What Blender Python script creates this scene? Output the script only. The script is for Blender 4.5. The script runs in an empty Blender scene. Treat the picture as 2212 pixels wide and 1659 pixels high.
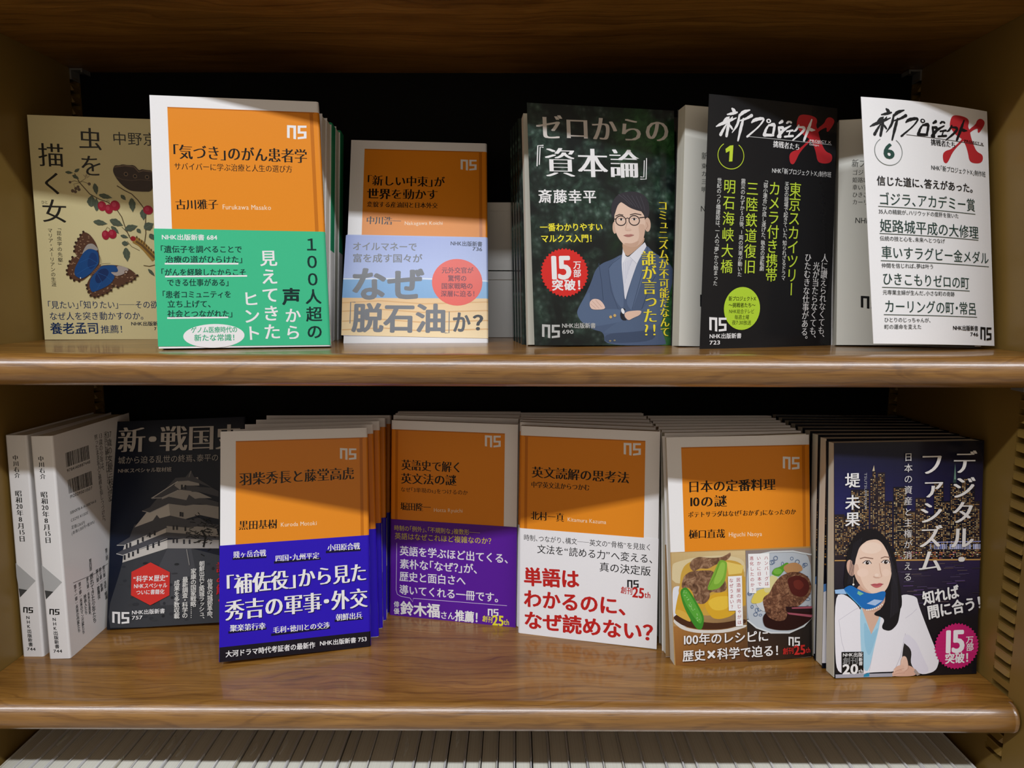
import bpy, bmesh, math, random
from mathutils import Vector, Matrix
from mathutils.geometry import tessellate_polygon

SC = bpy.context.scene
COL = SC.collection
Z0 = 1.2500            # height of the upper shelf's surface above the shop floor
SHELF = 0.2399         # spacing of the shelves
XL, XR, YB = -0.3795, 0.346, 0.641   # inner faces of the bookcase: left, right, back
YF = 0.4515          # where the shelf boards' front edge starts to round over

# ------------------------------------------------------------------ camera
cam = bpy.data.cameras.new('camera'); cam_o = bpy.data.objects.new('camera', cam); COL.objects.link(cam_o)
cam.sensor_fit = 'HORIZONTAL'; cam.sensor_width = 36.0; cam.lens = 24.6507
cam.clip_start = 0.01
_pitch, _roll, _yaw = math.radians(7.6621), math.radians(0.1452), math.radians(-0.1470)
fwd = Vector((math.sin(_yaw)*math.cos(_pitch), math.cos(_yaw)*math.cos(_pitch), -math.sin(_pitch)))
rgt = Vector((math.cos(_yaw), -math.sin(_yaw), 0)); up = rgt.cross(fwd)
r2 = math.cos(_roll)*rgt + math.sin(_roll)*up; u2 = -math.sin(_roll)*rgt + math.cos(_roll)*up
cam_o.matrix_world = Matrix(((r2.x, u2.x, -fwd.x, 0), (r2.y, u2.y, -fwd.y, 0), (r2.z, u2.z, -fwd.z, 1.2910), (0, 0, 0, 1)))
SC.camera = cam_o

# ------------------------------------------------------------------ light
SC.view_settings.view_transform = 'Standard'; SC.view_settings.look = 'None'
SC.view_settings.gamma = 1.0; SC.view_settings.exposure = 0.0; SC.view_settings.use_curve_mapping = False
world = bpy.data.worlds.new('shop_air'); SC.world = world; world.use_nodes = True
wb = world.node_tree.nodes['Background']; wb.inputs['Color'].default_value = (1.0, 0.93, 0.86, 1); wb.inputs['Strength'].default_value = 0.0
def strip_lamp(name, x, y, z, lx, ly, power, color):
    l = bpy.data.lights.new(name, 'AREA'); l.shape = 'RECTANGLE'; l.size = lx; l.size_y = ly; l.energy = power; l.color = color
    o = bpy.data.objects.new(name, l); o.location = (x, y, z); COL.objects.link(o); return o
# the aisle's ceiling strip lamp runs along the bookcase, just in front of it; the rest is bounce from the pale aisle
strip_lamp('ceiling_lamp', 0.0, -0.87, Z0+1.54, 5.6, 0.085, 102.0, (0.89, 0.935, 1.0))

# ------------------------------------------------------------------ measured data: poses, print on the covers (millimetres on each cover)
PRINTS = {
 'A': [
  ('V','虫を',44.57,166.81,43.47,126.24,17.16,'2c2a26','m'),
  ('V','描く女',15.25,154.14,14.29,90.28,18.47,'2c2a26','m'),
  ('T','ひと',5.32,107.44,10.18,107.54,2.82,'2c2a26','r',0),
  ('T','中野京',60.23,157.65,93.94,157.75,10.21,'3a3834','l',0),
  ('V','「昆虫学の先駆」',16.59,88.26,15.98,58.85,3.57,'2c2a26','r'),
  ('V','マリア・メーリアンの生涯',10.09,87.89,9.96,41.99,3.56,'2c2a26','r'),
  ('T','「見たい」「知りたい」──その欲',3.62,27.7,87.36,28.2,6.43,'1c3560','r',0),
  ('T','なぜ人を突き動かすのか。',4.58,18.81,76.22,19.26,6.72,'1c3560','r',0),
  ('T','養老孟司',4.5,9.09,41.29,9.29,9.41,'1c3560','b',0),
  ('T','推薦！',42.23,8.21,59.75,8.45,6.77,'1c3560','r',0),
  ('T','NHK出版新',65.61,12.77,86.38,12.76,3.67,'2a3040','b',0),
  ('T','7',83.06,8.68,84.99,8.68,3.27,'2a3040','b',0),
  ('S',[(31.08,129.98),(34.21,123.27),(41.15,114.56),(48.12,110.6),(53.93,108.67),(60.22,103.28),(63.83,97.11),(65.45,90.89),(68.28,82.56),(70.09,79.08)],0.75,'6b5a3e'),
  ('S',[(61.67,121.36),(67.09,117.92),(72.25,115.28),(76.64,110.55),(80.33,105.08),(81.98,98.85),(81.21,91.16),(81.18,84.86),(79.72,77.12)],0.83,'6b5a3e'),
  ('S',[(63.36,89.46),(66.49,86.02),(68.95,82.57)],0.49,'6b5a3e'),
  ('S',[(66.69,78.33),(69.79,74.17),(75.66,71.08)],0.42,'6b5a3e'),
  ('S',[(26.72,123.22),(30.7,124.4),(34.21,123.27),(36.54,124.01),(41.01,122.42)],0.34,'6b5a3e'),
  ('S',[(34.21,123.27),(38.64,126.11),(39.53,129.53)],0.27,'6b5a3e'),
  ('S',[(34.18,122.93),(29.87,121.8),(30.94,118.42)],0.27,'6b5a3e'),
  ('E',27.37,123.23,0.98,1.02,0,'6d5b4c'),
  ('E',41.33,122.22,1.18,1.23,0,'6d5b4c'),
  ('E',28.87,116.66,1.31,1.37,0,'6d5b4c'),
  ('E',31.27,118.43,1.18,1.23,0,'6d5b4c'),
  ('E',33.51,117.8,1.18,1.23,0,'6d5b4c'),
  ('E',30.78,116.03,1.18,1.23,0,'6d5b4c'),
  ('E',33,119.83,1.05,1.1,0,'6d5b4c'),
  ('L',37.24,129.47,39.95,126.14,0.33,'b9a986'),
  ('L',42.1,128.92,39.98,126.48,0.33,'b9a986'),
  ('L',39.57,130.21,40.3,126.49,0.33,'b9a986'),
  ('L',24.33,130.82,30.13,130.3,1.1,'566050'),
  ('L',31.15,131,35.12,133.82,1.11,'566050'),
  ('L',29.36,128.58,34.2,125.99,1.3,'566050'),
  ('L',45.3,122.87,46.36,114,1.91,'566050'),
  ('L',47.68,114.03,57.77,111.85,1.91,'566050'),
  ('L',41.47,104.61,42.74,113.91,3.13,'566050'),
  ('L',45.53,101.25,45.9,111.93,1.98,'566050'),
  ('L',64.22,114.41,67.63,110.35,1.5,'566050'),
  ('L',72.06,112.17,72.4,101.1,2.5,'566050'),
  ('L',80.25,103.69,80.08,94.98,2.52,'566050'),
  ('L',42.37,93.25,52.85,91.71,2.18,'566050'),
  ('L',54.71,94.86,64.42,90.52,2.79,'566050'),
  ('L',65.23,87.4,75.32,90.5,2.54,'566050'),
  ('L',55.4,90.01,61.03,84.19,1.66,'566050'),
  ('L',61.95,82.81,67.86,81.15,1.34,'566050'),
  ('L',62.58,76.87,67.9,76.25,1.94,'566050'),
  ('L',65.39,73.41,66.06,62.3,2.62,'566050'),
  ('L',74.66,88.25,77.48,84.8,1.54,'566050'),
  ('L',80.03,88.35,87.35,92.67,3.2,'566050'),
  ('L',84.2,84.56,86.96,79.69,2.03,'566050'),
  ('L',81.25,56.65,86.03,51,1.22,'566050'),
  ('S',[(78.03,59.45),(82.39,58.79),(86.66,59.9)],0.57,'6b5a3e'),
  ('E',49.76,105.48,3.17,3.8,0,'a81f38'),
  ('E',49.16,106.29,1.43,1.9,0,'b93a4e'),
  ('E',54.58,103.16,2.98,3.6,0,'a81f38'),
  ('E',53.96,103.98,1.34,1.8,0,'b93a4e'),
  ('E',59.39,106.03,3.65,3.88,0,'a81f38'),
  ('E',58.78,106.84,1.64,1.94,0,'b93a4e'),
  ('E',50.97,82.98,2.79,3.63,0,'a81f38'),
  ('E',50.36,83.81,1.26,1.82,0,'b93a4e'),
  ('E',56.01,83.76,3.2,3.5,0,'a81f38'),
  ('E',55.39,84.59,1.44,1.75,0,'b93a4e'),
  ('E',83.91,103.07,3.63,3.49,0,'a81f38'),
  ('E',83.28,103.89,1.63,1.74,0,'b93a4e'),
  ('S',[(52.94,108.65),(54.02,110.05),(55.3,109.39),(55.17,107.32)],0.28,'6b5a3e'),
  ('S',[(50.86,86.46),(52.7,89.27),(54.27,87.91),(54.52,86.52)],0.28,'6b5a3e'),
  ('S',[(72.14,79.82),(76.69,77.07),(80.49,72.91),(86.92,64.51)],5.48,'a9833f'),
  ('S',[(73.4,78.43),(77.93,75.33),(86.96,65.22)],1.83,'6e5330'),
  ('E',71.38,80.5,2.02,1.97,0,'a2242c'),
  ('E',74.26,81.6,0.47,1.12,0,'5a452c'),
  ('E',75.98,79.94,0.47,1.13,0,'5a452c'),
  ('E',77.7,78.28,0.47,1.13,0,'5a452c'),
  ('E',79.42,76.62,0.47,1.13,0,'5a452c'),
  ('E',81.15,74.96,0.47,1.13,0,'5a452c'),
  ('E',82.88,73.29,0.47,1.13,0,'5a452c'),
  ('E',84.61,71.62,0.47,1.13,0,'5a452c'),
  ('E',86.34,69.95,0.47,1.13,0,'5a452c'),
  ('P',[(59.87,134.26),(60.41,135.6),(60.86,136.33),(61.48,136.83),(62.13,137.01),(63.16,136.95),(63.85,136.97),(64.59,137.07),(65.21,137.24),(66.06,137.57),(66.71,137.71),(67.53,137.75),(68.33,137.68),(69.56,137.46),(70.46,137.36),(71.52,137.32),(72.51,137.35),(73.97,137.48),(74.94,137.34),(75.93,136.87),(76.74,136.15),(77.81,134.81),(78.49,134.13),(79.16,133.76),(79.69,133.78),(80.33,134.18),(80.83,134.37),(81.45,134.46),(82.06,134.42),(82.99,134.23),(83.77,134.11),(84.83,133.98),(85.94,133.89),(87.72,133.76),(88.64,132.91),(89.23,130.87),(89.35,128.07),(89.06,122.98),(88.43,120.18),(87.12,118.15),(85.4,117.32),(82.36,117.25),(80.31,117.23),(78.13,117.27),(76.29,117.34),(73.79,117.5),(72.15,117.79),(70.47,118.39),(69.1,119.16),(67.31,120.52),(66.14,121.52),(64.95,122.72),(63.99,123.85),(62.75,125.54),(61.96,126.72),(61.22,128.05),(60.66,129.24),(60,130.94),(59.73,132.07),(59.68,133.27)],'463830'),
  ('S',[(60.91,135.57),(68.24,136.8),(75.49,136.11),(78.58,132.3),(81.97,133.42),(89.27,132.59)],0.68,'86705a'),
  ('S',[(61.12,128.4),(66.27,126.14),(72.87,125.63),(79.57,126.49),(88.88,125.69)],0.41,'6d5a49'),
  ('E',69.05,130.46,1.59,1.65,0,'86705a'),
  ('E',69.05,130.46,1,1.03,0,'1f1a18'),
  ('E',75.73,128.99,1.6,1.65,0,'86705a'),
  ('E',75.73,128.99,1,1.03,0,'1f1a18'),
  ('E',84.69,128.54,1.61,1.66,0,'86705a'),
  ('E',84.69,128.54,1,1.04,0,'1f1a18'),
  ('P',[(36.23,84.86),(37.6,84.27),(38.52,83.69),(39.5,82.81),(40.33,81.81),(41.47,80.15),(42.18,78.97),(42.87,77.64),(43.38,76.43),(44,74.69),(44.36,73.45),(44.68,72.03),(44.88,70.74),(45.07,68.88),(45.17,67.54),(45.23,65.98),(45.25,64.55),(45.22,62.46),(45.04,61.13),(44.63,59.83),(44.07,58.84),(43.05,57.61),(42.28,56.74),(41.36,55.73),(40.47,54.81),(39.13,53.48),(38.09,52.49),(36.78,51.31),(35.49,50.18),(33.5,48.51),(32.2,47.61),(30.89,46.97),(29.85,46.74),(28.5,46.8),(27.56,46.93),(26.52,47.21),(25.6,47.58),(24.3,48.23),(23.46,48.78),(22.64,49.52),(22.01,50.31),(21.23,51.55),(20.87,52.51),(20.72,53.69),(20.83,54.85),(21.24,56.61),(21.64,57.9),(22.25,59.43),(22.94,60.87),(24.08,63.01),(24.89,64.2),(25.83,65.1),(26.69,65.5),(27.94,65.65),(28.52,65.89),(28.74,66.35),(28.55,66.93),(27.86,67.95),(27.5,68.72),(27.28,69.68),(27.25,70.62),(27.39,72.04),(27.61,73.1),(28.04,74.39),(28.58,75.63),(29.54,77.5),(30.26,78.81),(31.14,80.28),(32.01,81.59),(33.31,83.46),(34.23,84.39),(35.28,84.89)],'5f4030'),
  ('E',34.71,85.15,0.92,0.97,0,'3d2a22'),
  ('E',32.44,82.69,0.92,0.97,0,'3d2a22'),
  ('E',30.58,79.54,0.92,0.98,0,'3d2a22'),
  ('E',28.61,76.73,0.92,0.98,0,'3d2a22'),
  ('E',27.54,73.59,0.92,0.98,0,'3d2a22'),
  ('E',26.97,70.1,0.92,0.98,0,'3d2a22'),
  ('E',25.33,65.34,0.92,0.98,0,'3d2a22'),
  ('E',23.12,62.04,0.92,0.98,0,'3d2a22'),
  ('E',21.69,58.53,0.92,0.98,0,'3d2a22'),
  ('E',20.52,55.02,0.92,0.98,0,'3d2a22'),
  ('E',20.57,51.87,0.92,0.98,0,'3d2a22'),
  ('E',22.88,49.08,0.93,0.99,0,'3d2a22'),
  ('E',25.39,47.13,0.93,0.99,0,'3d2a22'),
  ('E',29,46.67,0.93,0.99,0,'3d2a22'),
  ('E',35.14,58.24,0.6,0.35,0,'a98668'),
  ('E',24.6,55.32,0.59,0.35,0,'a98668'),
  ('E',36.37,52.25,0.6,0.35,0,'a98668'),
  ('E',26.77,64.88,0.59,0.35,0,'a98668'),
  ('E',31.94,58.72,0.6,0.35,0,'a98668'),
  ('E',34.26,56.21,0.6,0.35,0,'a98668'),
  ('E',25.7,51.7,0.6,0.35,0,'a98668'),
  ('E',30.4,70.29,0.59,0.35,0,'a98668'),
  ('E',31.86,68.56,0.59,0.35,0,'a98668'),
  ('E',29.85,64.43,0.59,0.35,0,'a98668'),
  ('E',29.96,61.35,0.6,0.35,0,'a98668'),
  ('E',26.77,60.45,0.59,0.35,0,'a98668'),
  ('E',24.52,59.88,0.59,0.35,0,'a98668'),
  ('E',38.46,81.73,0.6,0.35,0,'a98668'),
  ('E',28.7,66.9,0.59,0.35,0,'a98668'),
  ('E',30.33,56.65,0.6,0.35,0,'a98668'),
  ('E',25.69,61.18,0.59,0.35,0,'a98668'),
  ('E',32.64,57.36,0.6,0.35,0,'a98668'),
  ('E',36.18,60.51,0.6,0.35,0,'a98668'),
  ('E',25.39,60.29,0.59,0.35,0,'a98668'),
  ('E',38.09,77.69,0.6,0.35,0,'a98668'),
  ('E',35.91,52.22,0.6,0.35,0,'a98668'),
  ('E',33.04,55.63,0.6,0.35,0,'a98668'),
  ('E',27.96,52.84,0.6,0.35,0,'a98668'),
  ('E',34.89,75.69,0.59,0.35,0,'a98668'),
  ('E',32.4,60,0.6,0.35,0,'a98668'),
  ('E',31.7,71.17,0.59,0.35,0,'a98668'),
  ('E',31.69,72.94,0.59,0.35,0,'a98668'),
  ('E',31.41,62.16,0.6,0.35,0,'a98668'),
  ('E',30.91,63.62,0.6,0.35,0,'a98668'),
  ('E',30.84,58.43,0.6,0.35,0,'a98668'),
  ('E',27.14,51.05,0.6,0.35,0,'a98668'),
  ('E',34.18,79.16,0.59,0.35,0,'a98668'),
  ('E',32.85,68.57,0.6,0.35,0,'a98668'),
  ('E',29.26,54.4,0.6,0.35,0,'a98668'),
  ('E',29.52,74.74,0.59,0.35,0,'a98668'),
  ('E',33.7,81.24,0.59,0.35,0,'a98668'),
  ('E',23.54,60.07,0.59,0.35,0,'a98668'),
  ('E',29.25,64.98,0.59,0.35,0,'a98668'),
  ('E',36.53,69.53,0.6,0.35,0,'a98668'),
  ('E',28.67,68.48,0.59,0.35,0,'a98668'),
  ('E',32.15,77.87,0.59,0.35,0,'a98668'),
  ('E',31.13,73.66,0.59,0.35,0,'a98668'),
  ('E',38.56,80.39,0.6,0.35,0,'a98668'),
  ('E',31.54,54.03,0.6,0.35,0,'a98668'),
  ('E',37.45,77.78,0.6,0.35,0,'a98668'),
  ('E',23.74,52.05,0.59,0.35,0,'a98668'),
  ('E',37.33,64.51,0.6,0.35,0,'a98668'),
  ('E',32.47,75.57,0.59,0.35,0,'a98668'),
  ('E',25.73,52.64,0.6,0.35,0,'a98668'),
  ('P',[(38.18,75.79),(39.65,76.09),(40.62,76.08),(41.62,75.72),(42.43,75.11),(43.49,73.89),(44.08,73.12),(44.5,72.37),(44.67,71.8),(44.69,71.1),(44.39,70.81),(43.61,70.76),(42.52,70.98),(40.52,71.56),(39.27,71.64),(38.07,71.23),(37.2,70.44),(36.15,68.83),(35.46,67.98),(34.73,67.43),(34.12,67.29),(33.31,67.5),(33.06,67.99),(33.25,69.03),(33.84,70.38),(35.14,72.81),(36.08,74.18),(37.17,75.25)],'a9a39c'),
  ('P',[(40.47,71.79),(42.4,71.16),(43.48,70.54),(44.3,69.58),(44.69,68.5),(44.84,66.7),(44.91,65.5),(44.91,64.23),(44.86,63.17),(44.73,61.74),(44.32,60.56),(43.42,58.99),(42.21,57.37),(40.04,54.81),(38.51,53.21),(36.81,51.7),(35.29,50.59),(33.12,49.3),(31.69,48.75),(30.23,48.65),(29.05,49.02),(27.5,50.07),(26.69,50.91),(26.18,52.02),(26.07,53.14),(26.32,54.9),(26.61,56.14),(27.11,57.53),(27.72,58.76),(28.75,60.53),(29.41,61.67),(30.05,62.79),(30.55,63.67),(31.16,64.77),(31.61,65.55),(32.14,66.41),(32.64,67.19),(33.38,68.29),(33.98,69.04),(34.79,69.84),(35.62,70.52),(36.92,71.46),(37.94,71.87),(39.21,71.99)],'1f4f8c'),
  ('P',[(40.6,69.1),(41.93,68.68),(42.68,68.11),(43.26,67.08),(43.56,65.82),(43.73,63.62),(43.56,62.11),(42.96,60.46),(42.06,59.03),(40.37,57.03),(39.29,56.17),(38.26,55.98),(37.48,56.52),(36.54,58.05),(36.21,59.36),(36.29,61.18),(36.77,63.1),(37.91,66.19),(38.73,67.81),(39.7,68.86)],'1b3f78'),
  ('S',[(44.2,60.51),(37.83,64.65),(30.31,61.07)],0.28,'2a62a8'),
  ('S',[(44.18,60.16),(35.33,56.91),(27.71,51.93)],0.28,'2a62a8'),
  ('P',[(48.19,59.18),(50.4,59.42),(52,59.53),(53.85,59.56),(55.57,59.5),(58.08,59.33),(59.8,59.1),(61.68,58.69),(63.3,58.19),(65.57,57.33),(67.05,56.62),(68.56,55.7),(69.76,54.74),(71.32,53.25),(72.06,52.25),(72.38,51.22),(72.2,50.38),(71.43,49.26),(70.76,48.53),(69.82,47.81),(68.81,47.24),(67.18,46.52),(65.95,45.93),(64.45,45.18),(63,44.41),(60.81,43.22),(59.42,42.61),(58.08,42.27),(57.06,42.27),(55.81,42.59),(55,42.57),(54.19,42.17),(53.55,41.48),(52.73,40.14),(52,39.27),(50.95,38.39),(49.81,37.69),(47.97,36.79),(46.69,36.2),(45.29,35.6),(44.06,35.11),(42.34,34.48),(41.24,34.2),(40.14,34.1),(39.3,34.22),(38.23,34.62),(37.55,35.08),(36.86,35.84),(36.31,36.75),(35.62,38.3),(35.22,39.32),(34.88,40.37),(34.67,41.21),(34.5,42.32),(34.52,43.16),(34.75,44.21),(35.15,45.23),(35.92,46.78),(36.58,47.91),(37.51,49.22),(38.49,50.43),(40.07,52.21),(41.12,53.42),(42.23,54.7),(43.16,55.79),(44.4,57.28),(45.43,58.14),(46.78,58.82)],'5f4030'),
  ('E',73.03,51.46,0.95,0.85,0,'3d2a22'),
  ('E',70.97,48.61,0.95,0.85,0,'3d2a22'),
  ('E',68.14,46.59,0.95,0.85,0,'3d2a22'),
  ('E',64.69,45.29,0.94,0.85,0,'3d2a22'),
  ('E',61.2,43.28,0.94,0.85,0,'3d2a22'),
  ('E',57.74,41.84,0.94,0.85,0,'3d2a22'),
  ('E',54.44,42.81,0.94,0.85,0,'3d2a22'),
  ('E',52.55,39.39,0.94,0.85,0,'3d2a22'),
  ('E',49.39,37.24,0.94,0.85,0,'3d2a22'),
  ('E',45.94,35.66,0.94,0.85,0,'3d2a22'),
  ('E',42.51,34.37,0.94,0.85,0,'3d2a22'),
  ('E',39.8,33.93,0.94,0.85,0,'3d2a22'),
  ('E',36.88,35.19,0.93,0.85,0,'3d2a22'),
  ('E',35.53,38.02,0.93,0.85,0,'3d2a22'),
  ('E',34.78,40.71,0.93,0.85,0,'3d2a22'),
  ('E',34.44,43.53,0.93,0.85,0,'3d2a22'),
  ('E',41.56,44.79,0.67,0.35,0,'a98668'),
  ('E',57.04,49.87,0.67,0.35,0,'a98668'),
  ('E',41.45,41.71,0.67,0.35,0,'a98668'),
  ('E',67.26,47,0.68,0.36,0,'a98668'),
  ('E',44.91,42.4,0.67,0.36,0,'a98668'),
  ('E',40.59,37.89,0.67,0.36,0,'a98668'),
  ('E',46.21,44.74,0.67,0.35,0,'a98668'),
  ('E',65.63,49.6,0.67,0.36,0,'a98668'),
  ('E',52.99,40.82,0.67,0.36,0,'a98668'),
  ('E',37.05,36.88,0.67,0.36,0,'a98668'),
  ('E',45.31,51.63,0.67,0.35,0,'a98668'),
  ('E',68.06,49.92,0.68,0.36,0,'a98668'),
  ('E',45.2,50.36,0.67,0.35,0,'a98668'),
  ('E',61.6,50.14,0.67,0.36,0,'a98668'),
  ('E',69.15,50.26,0.68,0.36,0,'a98668'),
  ('E',54.74,49.97,0.67,0.35,0,'a98668'),
  ('E',39.38,42.32,0.67,0.35,0,'a98668'),
  ('E',68.18,49.43,0.68,0.36,0,'a98668'),
  ('E',56.29,42.53,0.67,0.36,0,'a98668'),
  ('E',37.85,41.54,0.67,0.35,0,'a98668'),
  ('E',69.57,49.17,0.68,0.36,0,'a98668'),
  ('E',54.81,48.35,0.67,0.35,0,'a98668'),
  ('E',47.08,38.8,0.67,0.36,0,'a98668'),
  ('E',50.9,45.76,0.67,0.35,0,'a98668'),
  ('E',53.65,44.35,0.67,0.36,0,'a98668'),
  ('E',53.65,49.77,0.67,0.35,0,'a98668'),
  ('E',56.46,43.49,0.67,0.36,0,'a98668'),
  ('E',39.08,45.63,0.67,0.35,0,'a98668'),
  ('E',43.23,44.89,0.67,0.35,0,'a98668'),
  ('E',36.26,40.17,0.67,0.35,0,'a98668'),
  ('E',63.82,51.84,0.67,0.36,0,'a98668'),
  ('E',55.01,53,0.67,0.35,0,'a98668'),
  ('E',52.1,44.87,0.67,0.36,0,'a98668'),
  ('E',40.93,41.57,0.67,0.35,0,'a98668'),
  ('E',57.94,50.76,0.67,0.35,0,'a98668'),
  ('E',50.31,41.38,0.67,0.36,0,'a98668'),
  ('E',39.23,48.65,0.67,0.35,0,'a98668'),
  ('E',71.63,52.27,0.68,0.36,0,'a98668'),
  ('E',42.98,35.86,0.67,0.36,0,'a98668'),
  ('E',56.63,43.27,0.67,0.36,0,'a98668'),
  ('E',58.07,49.31,0.67,0.36,0,'a98668'),
  ('E',49.96,40.68,0.67,0.36,0,'a98668'),
  ('P',[(59.99,58.93),(62.28,58.51),(63.66,58.16),(64.9,57.7),(65.71,57.23),(66.55,56.49),(66.73,55.88),(66.35,55.09),(65.5,54.29),(63.69,53.03),(62.45,52.29),(61.11,51.67),(59.96,51.3),(58.36,50.97),(57.27,50.96),(56.09,51.26),(55.07,51.8),(53.67,52.87),(53.25,53.44),(53.61,53.8),(54.65,53.9),(56.95,53.76),(58.12,53.97),(58.78,54.63),(58.79,55.6),(58.17,57.41),(58.18,58.33),(58.84,58.88)],'b5a9a2'),
  ('P',[(48.16,58.83),(50.38,59.07),(51.81,59.2),(53.26,59.28),(54.41,59.31),(55.87,59.28),(56.77,59.01),(57.6,58.34),(58.17,57.44),(58.81,55.78),(58.81,54.88),(58.19,54.24),(57.08,54),(54.88,54.02),(53.87,53.87),(53.52,53.48),(53.89,52.92),(55.19,51.89),(55.76,51.08),(55.9,50.04),(55.59,49),(54.64,47.4),(53.91,46.35),(52.97,45.27),(52.04,44.41),(50.6,43.29),(49.41,42.5),(47.83,41.62),(46.19,40.83),(43.6,39.71),(42.05,39.05),(40.7,38.52),(39.83,38.23),(38.98,38),(38.44,38.12),(37.92,38.66),(37.52,39.5),(37.04,41.09),(36.84,42.24),(36.81,43.56),(36.95,44.78),(37.33,46.55),(37.74,47.76),(38.38,49.07),(39.13,50.2),(40.38,51.75),(41.26,52.85),(42.24,54.09),(43.12,55.21),(44.37,56.81),(45.4,57.72),(46.76,58.45)],'1f4f8c'),
  ('P',[(46.41,56.1),(48.12,56.55),(49.17,56.64),(50.14,56.38),(50.82,55.85),(51.59,54.76),(51.8,53.84),(51.56,52.63),(50.92,51.36),(49.53,49.35),(48.51,48.12),(47.28,46.97),(46.12,46.17),(44.38,45.27),(43.35,45.02),(42.46,45.28),(41.91,45.98),(41.38,47.53),(41.27,48.69),(41.53,50.08),(42.09,51.41),(43.27,53.41),(44.17,54.57),(45.3,55.54)],'1a3468'),
  ('S',[(43.08,53.47),(49.58,50.7),(54,46.49)],0.28,'2a62a8'),
  ('S',[(43.03,52.76),(45.96,46.44),(42.21,40.04)],0.28,'2a62a8'),
  ('P',[(46.15,60.08),(45.51,59.79),(44.84,59.3),(43.8,58.35),(42.6,57.15),(40.58,55.04),(39.43,53.75),(38.52,52.6),(38.04,51.83),(37.73,51.01),(37.76,50.69),(38.13,50.69),(38.76,51.02),(40.01,51.84),(40.89,52.52),(41.88,53.41),(42.77,54.33),(44.06,55.78),(44.83,56.72),(45.51,57.66),(45.95,58.41),(46.38,59.36),(46.52,59.84),(46.44,60.09)],'7c5a44'),
  ('S',[(38.51,52.73),(40.18,51.9)],0.35,'4d352a'),
  ('S',[(39.64,53.86),(41.32,53.03)],0.35,'4d352a'),
  ('S',[(40.78,55),(42.46,54.17)],0.35,'4d352a'),
  ('S',[(41.92,56.13),(43.6,55.31)],0.35,'4d352a'),
  ('S',[(43.06,57.27),(44.74,56.44)],0.35,'4d352a'),
  ('S',[(46.34,60.54),(46.39,63.35),(45.81,66.85)],0.28,'6b4a30'),
  ('S',[(46.85,60.19),(50.21,60.58),(53.56,60.75)],0.28,'6b4a30'),
  ('E',64.88,54.02,1.35,1.28,0,'6b4a3a'),
  ('E',64.88,54.02,0.67,0.64,0,'e8d9c4'),
  ('E',30.49,49,0.46,0.64,0,'f0eee8'),
 ],
 'B': [
  ('N',[(88.58,155.61),(101.76,156.11),(101.36,146),(88.19,145.56)],'eceaea'),
  ('T','「気づき」のがん患者学',12.77,134.82,101.43,133.92,10.36,'1c1712','M',0),
  ('T','サバイバーに学ぶ治療と人生の選び方',13.76,124.7,91.02,124.53,5.28,'1c1712','m',0),
  ('T','古川雅子',13.66,98.47,41.17,99.06,7.25,'1c1712','M',0),
  ('T','Furukawa Masako',43.55,97.27,75.72,97.2,4.6,'f3dcc0','r',0),
 ],
 'B+': [
  ('T','NHK出版新書 684',4.31,76.19,39.78,75.96,4.06,'eceaea','b',0),
  ('T','「遺伝子を調べることで',2.99,67.92,55.49,67.88,5.09,'123c36','b',0),
  ('T','治療の道がひらけた」',6.03,60.99,55.87,60.8,5.09,'123c36','b',0),
  ('T','「がんを経験したからこそ',2.85,52.3,57.68,51.87,5.08,'123c36','b',0),
  ('T','できる仕事がある」',6.51,45.35,46.28,44.91,5.07,'123c36','b',0),
  ('T','「患者コミュニティを',3.15,37.25,47.36,36.82,5.06,'123c36','b',0),
  ('T','立ち上げて、',6.31,30.84,34.4,30.35,5.05,'123c36','b',0),
  ('T','社会とつながれた」',6.18,24.15,48.03,23.41,5.06,'123c36','b',0),
  ('S',[(5.73,58.08),(52.65,57.84)],1.12,'eceaea'),
  ('S',[(5.63,49.37),(58.02,49.35)],1.12,'eceaea'),
  ('S',[(5.97,21.26),(44.64,20.87)],1.11,'eceaea'),
  ('V','１００人超の',101.74,77.54,101.44,3.6,10.74,'10302e','b'),
  ('V','声',86.84,41.46,86.63,27.93,11.93,'10302e','h'),
  ('V','から',87.49,27.33,86.56,3.68,10.6,'eceaea','b'),
  ('V','見えてきた',72.51,68.1,73.08,4.07,11.35,'eceaea','b'),
  ('V','ヒント',59.58,39.5,60.38,3.87,10.78,'eceaea','b'),
  ('E',35.17,8.43,19.61,8.12,0,'eceaea'),
  ('T','ゲノム医療時代の',20.46,12.87,50.4,12.45,4.29,'34a87c','b',0),
  ('T','新たな常識！',22.34,7.44,48.91,7.04,4.74,'34a87c','b',0),
 ],
 'C': [
  ('N',[(89.54,157.62),(102.67,157.92),(102.63,147.82),(89.54,147.54)],'eceaea'),
  ('T','「新しい中東」が',13.32,137.24,76.79,137.02,9.65,'1c1712','M',0),
  ('T','世界を動かす',14.13,125.4,71.32,125.74,9.56,'1c1712','M',0),
  ('T','変貌する産油国と日本外交',14.17,116.15,71.16,115.93,5.25,'1c1712','M',0),
  ('T','中川浩一',14.13,102.27,41.93,101.86,7.15,'1c1712','M',0),
  ('T','Nakagawa Koichi',44.57,100.05,75.27,100.79,4.2,'f3dcc0','r',0),
 ],
 'C+': [
  ('Q',[(-1.23,88.93),(111.28,87.25),(111.68,51.66),(-2.01,52.32)],['a0aee2','aebbe8','c0cdf2','b4c4ee']),
  ('Q',[(-2.01,52.32),(111.68,51.66),(111.56,36.78),(-2.3,36.46)],['86b4e0','90bce6','8fb9df','82addb']),
  ('S',[(-2,52.09),(60.46,52.95),(111.68,51.3)],1.06,'e4ecf8'),
  ('Q',[(-2.3,36.46),(111.56,36.78),(111.07,4.06),(-1.82,6.13)],['eec795','f0cd9c','fae3b8','f6dcae']),
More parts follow.
